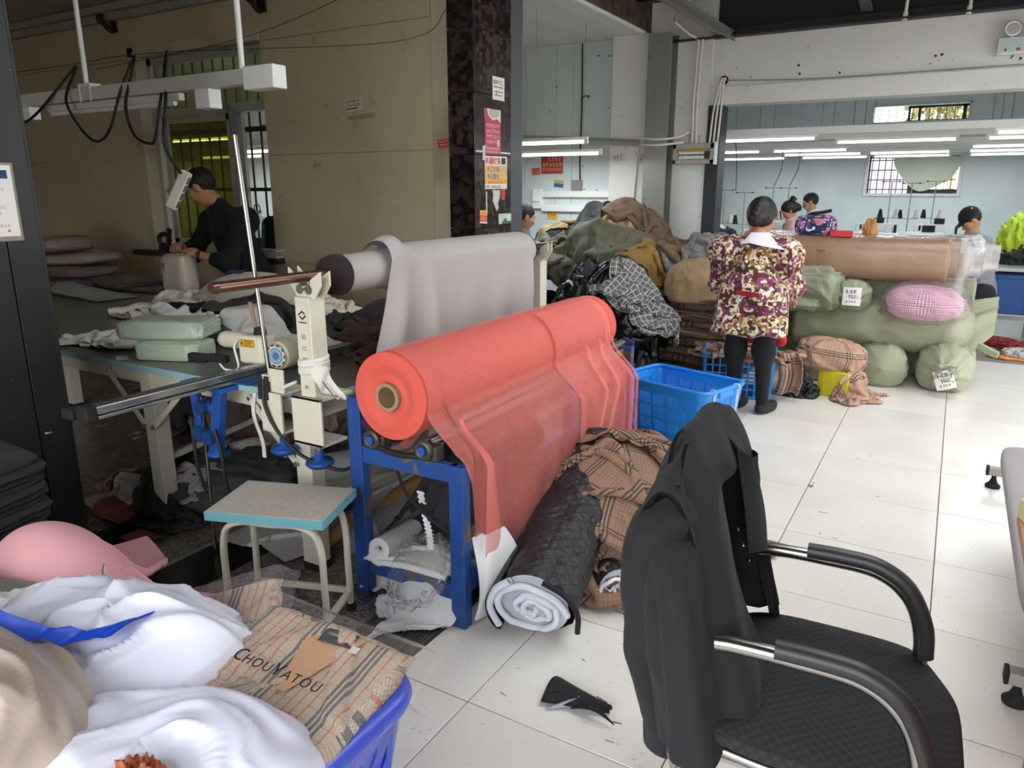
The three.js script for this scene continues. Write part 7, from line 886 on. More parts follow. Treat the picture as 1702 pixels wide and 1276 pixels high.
// ---------- sacks, wrapped rolls and small things ----------
{
  const sackT = tex(256, 0.04, (u, v) => mixc([176, 180, 152], [140, 146, 120], 0.5 + 0.5 * sin(u * TAU * 8) * sin(v * TAU * 8))), sackM = MS(0xffffff, 0.7, { map: sackT, bumpMap: fuzz, bumpScale: 0.004 });
  const label = canvas(128, 128, (g) => { g.fillStyle = '#dcdad4'; g.fillRect(0, 0, 128, 128); blurText(g, 18, 18, 90, 26, '#34323a', 91); g.font = 'bold 34px sans-serif'; g.fillStyle = '#2b2b30'; g.fillText('152', 34, 78); blurText(g, 24, 92, 80, 18, '#5a585e', 93); });
  // a sack lying along z with its tied end to the viewer
  function sack(name, text, pos, r, L, turn, seed, tied = true, mat = sackM, tag2) {
    const t = thing(name, text, 'sack', pos, turn);
    part(t, 'sack_body', sheet(72, 50, (u, v) => { const a = u * TAU, w = tied ? 1 - 0.72 * pow(sst(0.28, 0, v), 1.2) : pow(sst(0, 0.12, v), 0.5), e = w * (1 - 0.5 * pow(sst(0.85, 1, v), 2)), pk = tied ? 0.09 * sin(a * 9 + seed) * sst(0.3, 0.02, v) : 0, q3 = fbm(cos(a) * 1.5 + seed, sin(a) * 1.5, v * 3, 2), n = 0.1 * fbm(cos(a) * 2 + seed, sin(a) * 2, v * 4 + seed, 3) + 0.07 * (0.5 - abs(n3(cos(a) * 3 + q3 * 2, sin(a) * 3 + seed, v * 7 - q3 * 3)) * 1.6) + 0.04 * (0.5 - abs(n3(cos(a) * 7, sin(a) * 7 + q3 * 4, v * 12 + seed)) * 1.6) + pk; let k = r * e * (1 + n), X = cos(a) * k, Y = sin(a) * k; if (Y < -r * 0.82) Y = -r * 0.82 + (Y + r * 0.82) * 0.15; return [X, Y + r * 0.84, -v * L + 0.09 * L * sst(0.22, 0, v) * 0]; }, 0, TAU * r, L, true), mat);
    if (tied) { part(t, 'gathered_mouth', at(heap(r * 0.42, r * 0.34, r * 0.42, { seed, amp: 0.5, freq: 4, nu: 48, nv: 24 }), [0, r * 0.84, -0.01], [PI / 2, 0, 0]), mat); if (tag2) part(t, 'paper_label', at(sheet(6, 6, (u, v) => [(u - 0.5) * 0.13, (v - 0.5) * 0.14, 0.01 * sin(u * PI)], 0.001), [r * tag2[0], r * 0.84 + r * tag2[1], r * 0.36], [-0.1, 0, tag2[2]]), MS(0xffffff, 0.8, { map: label })); }
    return t;
  }
  sack('woven_sack', 'round green woven sack with paper label on the tiles', [0.06, 0, -6.27], 0.2, 0.9, 0, 3, true, sackM, [0.05, -0.1, 0.35]);
  sack('woven_sack', 'pointed green woven sack between label sack and yellow box', [-0.36, 0, -6.3], 0.185, 0.9, 0.1, 7, false);
  sack('woven_sack', 'green woven sack behind the black plastic bag', [-0.84, 0, -6.25], 0.18, 0.8, -0.1, 9, false);
  const big = thing('long_woven_sack', 'long green woven sack lying across the others', 'sack', [-1.15, 0.45, -6.72]);
  part(big, 'sack_body', sheet(64, 70, (u, v) => { const a = u * TAU, k = 0.2 * (1 + 0.08 * fbm(cos(a) * 2, sin(a) * 2, v * 6, 3) + 0.05 * (0.5 - 1.6 * abs(n3(cos(a) * 3 + v * 4, sin(a) * 3, v * 9)))) * pow(sst(0, 0.06, v), 0.5) * (1 - 0.25 * sst(0.9, 1, v)); return [v * 1.36, sin(a) * k * 1.05, cos(a) * k * 1.15]; }, 0, 1.2, 1.4, true), sackM);
  part(big, 'sack_mouth', [sheet(30, 20, (u, v) => { const a = u * TAU, k = 0.15 * (1 - 0.35 * v) * (1 + 0.25 * sin(a * 5)); return [1.34 + v * 0.16, sin(a) * k * 1.3 + 0.12 * v, cos(a) * k * 0.7]; }, 0.004, 0.9, 0.2), bar([1.4, -0.1, 0.05], [1.55, -0.16, 0.1], 0.06, 0.03, 0.012), sheet(10, 14, (u, v) => [1.28 + u * 0.09 + 0.04 * v, -0.1 - v * 0.24, 0.1 + 0.04 * sin(u * 4)], 0.004)], sackM);
  const sl = thing('woven_sack', 'folded green woven sack left of the labelled round one', 'sack', [-1.0, 0.62, -6.55]); part(sl, 'sack_body', at(pillow(0.5, 0.34, 0.5, { sq: 0.5, sy: 0.6, amp: 0.2, freq: 4, seed: 15 }), [0, 0.12, 0]), sackM); part(sl, 'fold', sheet(20, 14, (u, v) => [-0.22 + u * 0.42, 0.26 - v * 0.2 - u * 0.14 * (1 - v) + 0.02 * sin(u * 6), 0.25 + 0.02 * sin(v * 4)], 0.006), sackM);
  sack('woven_sack', 'green woven sack with paper label under the brown roll', [-0.62, 0.58, -6.3], 0.135, 0.6, 0.1, 5, true, sackM, [-0.1, 0.15, 0.0]);
  const net = thing('net_bag', 'clear bag of pink knit net beside the labelled sack', 'bag', [-0.14, 0.55, -6.42]);
  part(net, 'pink_net', at(pillow(0.5, 0.25, 0.4, { sq: 0.75, sy: 0.8, amp: 0.08, freq: 4, seed: 25 }), [0, 0.13, 0]), MS(0xffffff, 0.9, { map: tex(128, 0.03, (u, v) => (hypot(wrap(u * 2, 1) - 0.5, wrap(v * 2, 1) - 0.5) < 0.3 ? [120, 50, 80] : [212, 170, 186])) })); part(net, 'plastic_sleeve', at(pillow(0.58, 0.3, 0.46, { sq: 0.75, sy: 0.8, amp: 0.12, freq: 5, seed: 26 }), [0, 0.13, 0]), GL.film); part(net, 'twisted_neck', [at(lathe([[0.05, -0.1], [0.03, 0.05], [0.035, 0.2], [0.06, 0.34]], 16), [0.2, 0.26, 0.12], [0.2, 0, -0.15]), at(heap(0.07, 0.09, 0.05, { seed: 5, amp: 0.5, freq: 3, nu: 40, nv: 20 }), [0.26, 0.52, 0.16])], MP(0xffffff, 0.15, { transmission: 0.85, thickness: 0, bumpMap: fuzz, bumpScale: 0.006 }));
  const paperM = MP(0x96704e, 0.5, { clearcoat: 0.4, clearcoatRoughness: 0.2, bumpMap: fuzz, bumpScale: 0.003 });
  const roll = (text, x0, x1, y, z, r, s) => { const t = thing('wrapped_roll', text, 'fabric roll', [x0, y, z]), L = x1 - x0; part(t, 'brown_roll', sheet(56, 70, (u, v) => { const a = u * TAU, P = (q) => Math.sign(q) * pow(abs(q), 0.62), k = r * (1 + 0.03 * fbm(cos(a) * 2, sin(a) * 2, v * 5 + s, 3)) * pow(sst(0, 0.015, v) * sst(1, 0.985, v), 0.4); return [v * L, P(sin(a)) * k, P(cos(a)) * k * 1.05]; }, 0, 1, L, true), paperM); part(t, 'plastic_wrap', sheet(60, 60, (u, v) => { const a = u * TAU, P = (q) => Math.sign(q) * pow(abs(q), 0.62), e = 1 + 0.05 * abs(n3(u * 14 + v * 9, v * 12, s)) + 0.03 * sst(0.8, 1, v), k = r * 1.05 * e * (1 - 0.5 * pow(sst(0.93, 1, v), 2)); return [-0.02 + v * (L + 0.17), P(sin(a)) * k, P(cos(a)) * k * 1.05]; }, 0, 1, L, true), GL.film); part(t, 'plastic_tail', sheet(24, 16, (u, v) => { const a = u * TAU; return [L + 0.1 + v * 0.1, sin(a) * r * (0.6 - 0.1 * v + 0.15 * sin(a * 6)) , cos(a) * r * (0.55 + 0.12 * sin(a * 5))]; }, 0), MP(0xf4f2f0, 0.2, { transmission: 0.5, thickness: 0, bumpMap: fuzz, bumpScale: 0.006 })); return t; };
  const rf = roll('front brown paper roll in clear plastic on the sacks', -1.42, 0.0, 0.985, -6.6, 0.165, 2), mk = MS(0x4a3a2c, 0.7); for (const [x, c] of [[0.32, '机'], [0.48, '珠']]) part(rf, 'ink_mark', CJ[c].slice(0, 5).map((s) => { const n = s.split(' ').map(Number); return bar([x + n[1] * 0.006, 0.07 - n[0] * 0.008, 0.172], [x + n[3] * 0.006, 0.07 - n[2] * 0.008 + 0.001, 0.172], 0.005, 0.004, 0); }), mk);
  roll('rear brown paper roll in clear plastic behind the first', -1.65, 0.12, 0.99, -6.98, 0.165, 6); solo('roll_paper_end', at(heap(0.05, 0.09, 0.05, { seed: 6, amp: 0.4, freq: 3, nu: 36, nv: 20 }), [-0.62, 1.15, -6.95]), cloth(0xc08a58), 'orange tan cloth tip sticking up on the rear roll', 'cloth'); hfBox();
  function hfBox() { const g = BB(-1.5, 0.2, 0, 0.8, -7.3, -6.95, 0.02); solo('bale', g, sackM, 'green woven bale hidden behind the sacks', 'bale'); }
  const bagP = tex(256, 0.2, (u, v) => { const a = vt(u * 7, v * 7, 7, 441), b = vt(u * 16, v * 16, 16, 443); let c = [44, 46, 84]; if (a > 0.66) c = [196, 130, 168]; else if (a < 0.3) c = [70, 84, 132]; if (b > 0.82) c = [226, 220, 222]; return c; });
  const fb = thing('cloth_bag', 'navy floral cloth bag on the wrapped rolls', 'bag', [-1.0, 1.15, -6.62], 0.1); part(fb, 'bag_body', at(pillow(0.3, 0.16, 0.17, { sq: 0.5, sy: 0.6, amp: 0.1, freq: 4, seed: 31 }), [0, 0.08, 0]), MS(0xffffff, 0.85, { map: bagP })); part(fb, 'handle', tube([[-0.1, 0.12, 0.03], [-0.04, 0.17, 0.02], [0.05, 0.185, 0.0], [0.11, 0.2, 0]], 0.014, 24, 8), blkM()); part(fb, 'patch', at(new THREE.BoxGeometry(0.06, 0.04, 0.003), [0.0, 0.12, 0.086], [-0.2, 0, 0]), MS(0x9a4c2c, 0.7));
  function blkM() { return cloth(0x1a1a1c); }
  const tr = thing('red_tray', 'small red plastic tray beside the floral bag', 'tray', [-0.79, 1.15, -6.55]); part(tr, 'tray', [BB(-0.08, 0.08, 0, 0.006, -0.05, 0.05, 0.002), BB(-0.08, 0.08, 0, 0.045, 0.046, 0.05, 0.001), BB(-0.08, 0.08, 0, 0.045, -0.05, -0.046, 0.001), BB(-0.08, -0.076, 0, 0.045, -0.05, 0.05, 0.001), BB(0.076, 0.08, 0, 0.045, -0.05, 0.05, 0.001)], MP(0xd32230, 0.4));
  const yb = thing('yellow_box', 'lime yellow plastic box under the plaid bundle', 'box', [-0.62, 0, -5.92], R(-20)); part(yb, 'box_body', [BB(-0.12, 0.12, 0, 0.2, -0.09, 0.09, 0.012), ...[-0.07, 0, 0.07].map((x) => BB(x - 0.006, x + 0.006, 0.02, 0.18, 0.088, 0.094, 0.002))], MP(0xcfc62c, 0.4));
  const h3f = new HF(-1.1, -0.3, -6.3, -5.6, 0).fill((x, z) => (abs(x + 0.62) < 0.14 && abs(z + 5.92) < 0.12 ? 0.2 : 0));
  solo('plaid_bundle', at(pillow(0.46, 0.24, 0.3, { sq: 0.7, sy: 0.75, amp: 0.14, freq: 4, seed: 61 }), [-0.7, 0.29, -5.98], [0, 0.1, -0.1]), plaidPink, 'pink plaid bundle lying on the yellow box', 'cloth bundle'); solo('plaid_bundle', crumple(h3f, -0.52, -5.9, 0.7, 0.6, 0.42, { seed: 145, n: 34, amp: 0.2, fr: 0.95, steps: 60, cols: [{ c: [-0.7, 0.29, -5.98], r: [0.23, 0.12, 0.15] }] }), plaidPink, 'pink plaid cloth hanging over the yellow box corner', 'cloth');
  const bb = thing('black_plastic_bag', 'knotted black plastic bag on the tiles', 'plastic bag', [-0.87, 0, -5.78]); part(bb, 'bag_body', heap(0.13, 0.09, 0.1, { seed: 71, amp: 0.3, freq: 5 }), MP(0x0f0f11, 0.3)); part(bb, 'knot', at(heap(0.035, 0.08, 0.03, { seed: 73, amp: 0.5, freq: 3, nu: 36, nv: 20 }), [0.02, 0.08, 0]), MP(0x0f0f11, 0.3));
  const og = thing('orange_rope', 'orange rope loop on the workshop threshold', 'rope', [0, 0, 0]); part(og, 'rope', tube([[0.4, 0.012, -8.1], [0.5, 0.02, -8.0], [0.58, 0.012, -8.02], [0.5, 0.012, -8.15], [0.4, 0.014, -8.12], [0.52, 0.018, -8.03], [0.65, 0.012, -8.0], [0.78, 0.012, -7.95], [0.95, 0.012, -7.9]], 0.012, 80, 8), MS(0xe08a2a, 0.6));
}
// ---------- people ----------
const skin = MP(0xb98667, 0.6, { sheen: 0.2 }), hairM = MP(0x17130f, 0.55, { sheen: 0.4, bumpMap: fuzz, bumpScale: 0.002 });
function bonesOf(J, f = 1) {
  const b = [[J.pelvis, J.chest, 0.125, 0.125], [J.chest, J.neck, 0.11, 0.06], [J.neck, J.head, 0.052, 0.055]]; if (J.hipL) b.push([J.hipL, J.hipR, 0.095, 0.095]);
  b.push([J.shL, J.shR, 0.07, 0.07]);
  for (const s of ['L', 'R']) { if (J['el' + s]) b.push([J['sh' + s], J['el' + s], 0.05, 0.041], [J['el' + s], J['wr' + s], 0.039, 0.027]); if (J['kn' + s]) b.push([J['hip' + s], J['kn' + s], 0.085, 0.056], [J['kn' + s], J['an' + s], 0.053, 0.036]); }
  return b.map(([a, c, p, q]) => [a, c, p * f, q * f]);
}
const field = (bones, k = 0.06, inf = 0) => (x, y, z) => { let d = 9; for (const [a, b, p, q] of bones) d = smin(d, cone(x, y, z, a, b, p + inf, q + inf), k); return d; };
const bound = (bones, pad = 0.06) => { const lo = [9, 9, 9], hi = [-9, -9, -9]; for (const [a, b, p, q] of bones) for (const [v, r] of [[a, p], [b, q]]) for (let i = 0; i < 3; i++) { lo[i] = min(lo[i], v[i] - r - pad); hi[i] = max(hi[i], v[i] + r + pad); } return [lo, hi]; };
const turnG = (g, pos, yaw, pitch, s = 1, roll = 0) => g.applyMatrix4(new THREE.Matrix4().compose(V(...pos), new THREE.Quaternion().setFromEuler(new THREE.Euler(pitch, yaw, roll, 'YXZ')), V(s, s, s)));
let headG, hairShort, hairLong;
{
  const f = (x, y, z) => { let d = smin(ell(x, y, z, [0, 0.025, -0.012], [0.076, 0.094, 0.094]), ell(x, y, z, [0, -0.048, 0.028], [0.056, 0.066, 0.06]), 0.05); d = smin(d, cone(x, y, z, [0, 0.012, 0.078], [0, -0.024, 0.1], 0.009, 0.0135), 0.016); for (const s of [-1, 1]) { d = smin(d, ell(x, y, z, [s * 0.076, -0.004, -0.004], [0.012, 0.032, 0.02]), 0.01); d = smin(d, ell(x, y, z, [s * 0.04, -0.018, 0.062], [0.024, 0.022, 0.02]), 0.03); d = -smin(-d, hypot(x - s * 0.031, y - 0.01, z - 0.1) - 0.0165, 0.014); d = smin(d, hypot(x - s * 0.031, y - 0.009, z - 0.074) - 0.013, 0.006); d = smin(d, cone(x, y, z, [s * 0.012, -0.058, 0.083], [s * 0.022, -0.06, 0.076], 0.006, 0.004), 0.01); } d = smin(d, cone(x, y, z, [-0.04, 0.03, 0.076], [0.04, 0.03, 0.076], 0.01, 0.01), 0.02); return d; };
  headG = solid(f, [-0.11, -0.14, -0.13], [0.11, 0.14, 0.14], 0.0055);
  hairShort = solid((x, y, z) => max(ell(x, y, z, [0, 0.03, -0.016], [0.083, 0.1, 0.1]) + 0.003 * n3(x * 90, y * 90, z * 90), max(z * 0.75 - y * 0.62 - 0.022, -0.03 - y + min(0, z) * 0.5 - 0.012)), [-0.11, -0.14, -0.14], [0.11, 0.15, 0.12], 0.006);
  hairLong = solid((x, y, z) => smin(max(ell(x, y, z, [0, 0.025, -0.018], [0.09, 0.105, 0.105]) + 0.003 * n3(x * 60, y * 30, z * 60), z * 0.8 - y * 0.5 - 0.03), ell(x, y, z, [0.0, -0.03, -0.105], [0.05, 0.06, 0.045]) + 0.004 * n3(x * 80, y * 80, z * 40), 0.03), [-0.12, -0.16, -0.19], [0.12, 0.16, 0.12], 0.007);
}
function hand(w, d, up, s) {                                       // a loosely curled hand at w pointing along d
  const D = V(...d).normalize(), U = V(...up).normalize(), S = D.clone().cross(U).normalize().multiplyScalar(s), P = (a, b, c) => V(...w).addScaledVector(D, a).addScaledVector(S, b).addScaledVector(U, c).toArray(), b = [[w, P(0.04, 0, 0), 0.026, 0.03], [P(0.03, -0.018, 0), P(0.075, -0.024, 0), 0.018, 0.015], [P(0.03, 0.018, 0), P(0.075, 0.024, 0), 0.018, 0.015], [P(0.025, 0, 0), P(0.08, 0, 0), 0.02, 0.016]], fs = [];
  [-0.03, -0.01, 0.011, 0.03].forEach((o, i) => { const l = [0.028, 0.034, 0.032, 0.024][i]; fs.push([P(0.078, o, 0.004), P(0.078 + l, o * 1.1, -0.006), 0.0095, 0.009], [P(0.078 + l, o * 1.1, -0.006), P(0.078 + l * 1.45, o * 1.1, -0.028), 0.009, 0.0085], [P(0.078 + l * 1.45, o * 1.1, -0.028), P(0.078 + l * 1.35, o, -0.046), 0.0085, 0.007]); });
  fs.push([P(0.025, -0.025, 0), P(0.05, -0.052, -0.012), 0.012, 0.0105], [P(0.05, -0.052, -0.012), P(0.08, -0.054, -0.026), 0.0105, 0.0085]);
  const pf = field(b, 0.025), all = [...b, ...fs]; return solid((x, y, z) => { let q = pf(x, y, z); for (const [a, c, m, n] of fs) q = smin(q, cone(x, y, z, a, c, m, n), 0.006); return q; }, ...bound(all, 0.012), 0.0045);
}
function person(label, J, o) {
  const bones = bonesOf(J, o.f ?? 1), t = thing('person', label, 'person', [0, 0, 0]), c = o.cell ?? 0.016, geos = [solid(field(bones), ...bound(bones, 0.03), c), turnG(headG.clone(), J.head, o.yaw, o.pitch, o.hs ?? 1)];
  for (const h of o.hands ?? []) geos.push(hand(...h));
  part(t, 'body', geos, o.skin ?? skin);
  part(t, 'hair', turnG((o.long ? hairLong : hairShort).clone(), J.head, o.yaw, o.pitch, o.hs ?? 1), o.hair ?? hairM);
  for (const g of o.wear ?? []) { const f = field(g.bones, g.k ?? 0.07, g.inf ?? 0.012), w = g.wr ?? 0.006, fq = g.fq ?? 9; part(t, g.name, solid((x, y, z) => { let d = f(x, y, z) - w * (1 - 2.6 * abs(n3(x * fq + 3, y * fq * 0.8, z * fq))) ; if (g.cut) d = max(d, g.cut(x, y, z)); return d; }, ...bound(g.bones, 0.06 + (g.inf ?? 0.012)), g.cell ?? 0.014), g.mat); }
  return t;
}
const lp = (a, b, t) => a.map((v, i) => lerp(v, b[i], t));
// man in black behind the cutting table
{
  const J = { pelvis: [-4.72, 0.88, -3.96], chest: [-4.79, 1.17, -3.9], neck: [-4.85, 1.38, -3.85], head: [-4.93, 1.53, -3.77], shL: [-4.57, 1.29, -3.84], shR: [-5.03, 1.28, -3.92], elL: [-4.6, 0.99, -3.68], elR: [-5.2, 1.03, -3.84], wrL: [-4.83, 1.05, -3.6], wrR: [-5.13, 1.09, -3.68], hipL: [-4.62, 0.86, -3.94], hipR: [-4.84, 0.86, -3.98], knL: [-4.62, 0.46, -3.93], knR: [-4.84, 0.46, -3.97], anL: [-4.62, 0.08, -3.96], anR: [-4.84, 0.08, -4.0] };
  const bl = cloth(0x0f0f12), b = bonesOf(J, 1.06), t = person('man in black jumper and glasses packing a parcel at the table', J, { yaw: R(-66), pitch: R(30), hs: 1.12, f: 1.05, hands: [[J.wrL, [-0.09, 0.03, 0.02], [0, 1, 0.2], 1], [J.wrR, [0.06, 0.01, 0.09], [0, 1, 0.2], -1]],
    wear: [{ name: 'jumper', bones: [...b.filter((q) => q[0] !== J.neck && q[0] !== J.hipL && !(q[0] === J.elL || q[0] === J.elR || q[0] === J.knL || q[0] === J.knR || q[0] === J.hipR)), [J.elL, lp(J.elL, J.wrL, 0.35), 0.045, 0.04], [J.elR, lp(J.elR, J.wrR, 0.5), 0.045, 0.04], [J.pelvis, [-4.73, 0.95, -3.95], 0.14, 0.13]], inf: 0.018, mat: bl, wr: 0.008 }, { name: 'trousers', bones: b.filter((q) => q[0] === J.hipL || q[0] === J.hipR || q[0] === J.knL || q[0] === J.knR), inf: 0.014, mat: cloth(0x141417) }] });
  const G2 = (g) => turnG(g, J.head, R(-66), R(30), 1.12), gm = MS(0xcfcfcf, 0.25, { metalness: 0.9 });
  part(t, 'glasses', join([-1, 1].flatMap((s) => [G2(at(new THREE.TorusGeometry(0.025, 0.0022, 6, 24), [s * 0.033, 0.008, 0.104], [0, 0, 0], [1, 0.75, 1])), G2(rod([s * 0.058, 0.012, 0.1], [s * 0.084, 0.012, 0.0], 0.0025))]).concat(G2(rod([-0.01, 0.012, 0.106], [0.01, 0.012, 0.106], 0.002)))), gm);
  part(t, 'shoes', join([J.anL, J.anR].map((a) => at(pillow(0.1, 0.09, 0.27, { amp: 0.02 }), [a[0], 0.045, a[2] + 0.06]))), K.rubber);
  part(t, 'watch', at(new THREE.TorusGeometry(0.033, 0.007, 8, 24), lp(J.elL, J.wrL, 0.88), [0, PI / 2, 0.2]), G.chrome); part(t, 'watch_face', at(new THREE.CylinderGeometry(0.019, 0.019, 0.01, 20), lp(J.elL, J.wrL, 0.88).map((v, i) => v + [0, 0.012, 0.032][i]), [PI / 2 - 0.3, 0, 0]), G.chrome);
}
// woman in the patterned smock at the trousers stack
{
  const J = { pelvis: [-1.12, 0.82, -5.12], chest: [-1.16, 1.04, -5.22], neck: [-1.17, 1.18, -5.28], head: [-1.155, 1.325, -5.32], shL: [-1.37, 1.1, -5.25], shR: [-0.96, 1.1, -5.22], elL: [-1.4, 0.86, -5.36], elR: [-0.93, 0.86, -5.34], wrL: [-1.24, 0.78, -5.56], wrR: [-0.98, 0.76, -5.55], hipL: [-1.21, 0.8, -5.12], hipR: [-1.03, 0.8, -5.12], knL: [-1.215, 0.44, -5.12], knR: [-1.02, 0.44, -5.11], anL: [-1.215, 0.08, -5.16], anR: [-1.01, 0.08, -5.14] };
  const camo = MS(0xffffff, 0.85, { map: tex(512, 0.44, (u, v) => { const q = 0.06 * (ft(u, v, 12, 461, 2) - 0.5), a = ft(u + q, v, 14, 451, 2), b = ft(u, v + q, 16, 453, 2), c = ft(u - q, v - q, 15, 455, 2), d = ft(u, v, 18, 457, 2); let k = [214, 196, 152]; if (a > 0.56) k = [150, 116, 62]; if (b > 0.57) k = [64, 52, 48]; if (c > 0.6) k = [132, 44, 106]; if (d > 0.63) k = [232, 222, 196]; if (a < 0.36) k = [88, 40, 44]; return k; }) });
  const b = bonesOf(J), t = person('woman in patterned purple smock and black leggings sorting trousers', J, { yaw: R(172), pitch: R(25), long: true, hs: 1.08, hands: [[J.wrL, [0.05, -0.03, -0.08], [0, 1, 0], 1], [J.wrR, [0, -0.03, -0.09], [0, 1, 0], -1]],
    wear: [{ name: 'leggings', bones: b.filter((q) => q[0] === J.hipL || q[0] === J.hipR || q[0] === J.knL || q[0] === J.knR), inf: 0.006, wr: 0.002, mat: cloth(0x151517) }, { name: 'apron', bones: [[[-1.25, 0.6, -5.28], [-0.96, 0.6, -5.26], 0.04, 0.04], [[-1.24, 0.5, -5.3], [-0.95, 0.5, -5.28], 0.04, 0.04], [[-1.1, 0.8, -5.3], [-1.1, 0.6, -5.3], 0.1, 0.1]], inf: 0, wr: 0.004, mat: cloth(0xb51f2c) },
      { name: 'smock', bones: [[J.shL, J.shR, 0.09, 0.09], [J.chest, [-1.13, 0.8, -5.13], 0.15, 0.16], [[-1.22, 0.8, -5.13], [-1.25, 0.58, -5.1], 0.12, 0.12], [[-1.03, 0.8, -5.13], [-1.02, 0.58, -5.1], 0.12, 0.12], [J.shL, J.elL, 0.072, 0.062], [J.elL, lp(J.elL, J.wrL, 0.8), 0.062, 0.045], [J.shR, J.elR, 0.072, 0.062], [J.elR, lp(J.elR, J.wrR, 0.8), 0.062, 0.045]], inf: 0.012, wr: 0.012, fq: 8, k: 0.08, cut: (x, y) => 0.555 - y + 0.02 * n3(x * 9, 1, 2), mat: camo, cell: 0.013 }] });
  part(t, 'white_cape', sheet(24, 16, (u, v) => { const a = lerp(-0.25, 1.75, u), r = 0.07 + v * (0.13 + 0.06 * u); return [J.neck[0] + 0.01 + sin(a) * r * 1.1, 1.235 - v * 0.06 - 0.05 * abs(sin(a)) * v, J.neck[2] + 0.05 + cos(a) * r * 0.95]; }, 0.004), MP(0xe6dfe4, 0.3, { sheen: 0.3 }));
  part(t, 'red_belt', bar([-1.2, 0.855, -4.968], [-1.06, 0.845, -4.965], 0.03, 0.012), cloth(0x9c1f2b));
  for (const a of [J.anL, J.anR]) part(t, 'shoe', [at(pillow(0.085, 0.08, 0.23, { sq: 0.8, amp: 0.02 }), [a[0] + 0.02, 0.042, a[2] - 0.05], [0, -0.35, 0]), at(new THREE.TorusGeometry(0.042, 0.006, 6, 20), [a[0], 0.1, a[2]], [PI / 2, 0, 0])], K.rubber);
}
// seated man in grey behind the marble column
{
  const J = { pelvis: [-3.55, 0.55, -6.15], chest: [-3.52, 0.88, -6.05], neck: [-3.45, 1.12, -6.03], head: [-3.42, 1.27, -6.03], shL: [-3.68, 1.0, -6.12], shR: [-3.3, 0.98, -5.98], elL: [-3.7, 0.8, -6.3], elR: [-3.18, 0.82, -6.12], wrL: [-3.5, 0.85, -6.42], wrR: [-3.2, 0.88, -6.34], hipL: [-3.65, 0.5, -6.1], hipR: [-3.45, 0.5, -6.1], knL: [-3.6, 0.48, -6.45], knR: [-3.35, 0.48, -6.45], anL: [-3.6, 0.06, -6.45], anR: [-3.35, 0.06, -6.45] };
  const b = bonesOf(J); person('man in grey tee shirt sitting behind the marble column', J, { yaw: R(140), pitch: R(20), hands: [[J.wrR, [0, 0.0, -0.09], [0, 1, 0], 1], [J.wrL, [0.05, 0, -0.08], [0, 1, 0], -1]], wear: [{ name: 'tee_shirt', bones: [...b.filter((q) => q[0] === J.pelvis || q[0] === J.chest || q[0] === J.shL || q[0] === J.shR)], inf: 0.018, mat: cloth(0x8b8b90) }, { name: 'trousers', bones: b.filter((q) => [J.hipL, J.hipR, J.knL, J.knR].includes(q[0])), inf: 0.012, mat: cloth(0x23252b) }] });
  solo('stool_round', [at(new THREE.CylinderGeometry(0.17, 0.17, 0.03, 24), [0, 0.4, 0]), ...[0, 1, 2, 3].map((i) => rod([cos(i * PI / 2) * 0.13, 0.39, sin(i * PI / 2) * 0.13], [cos(i * PI / 2) * 0.18, 0, sin(i * PI / 2) * 0.18], 0.012))], K.wood, 'round stool under the seated man in grey', 'stool', null, [-3.55, 0, -6.15]);
}
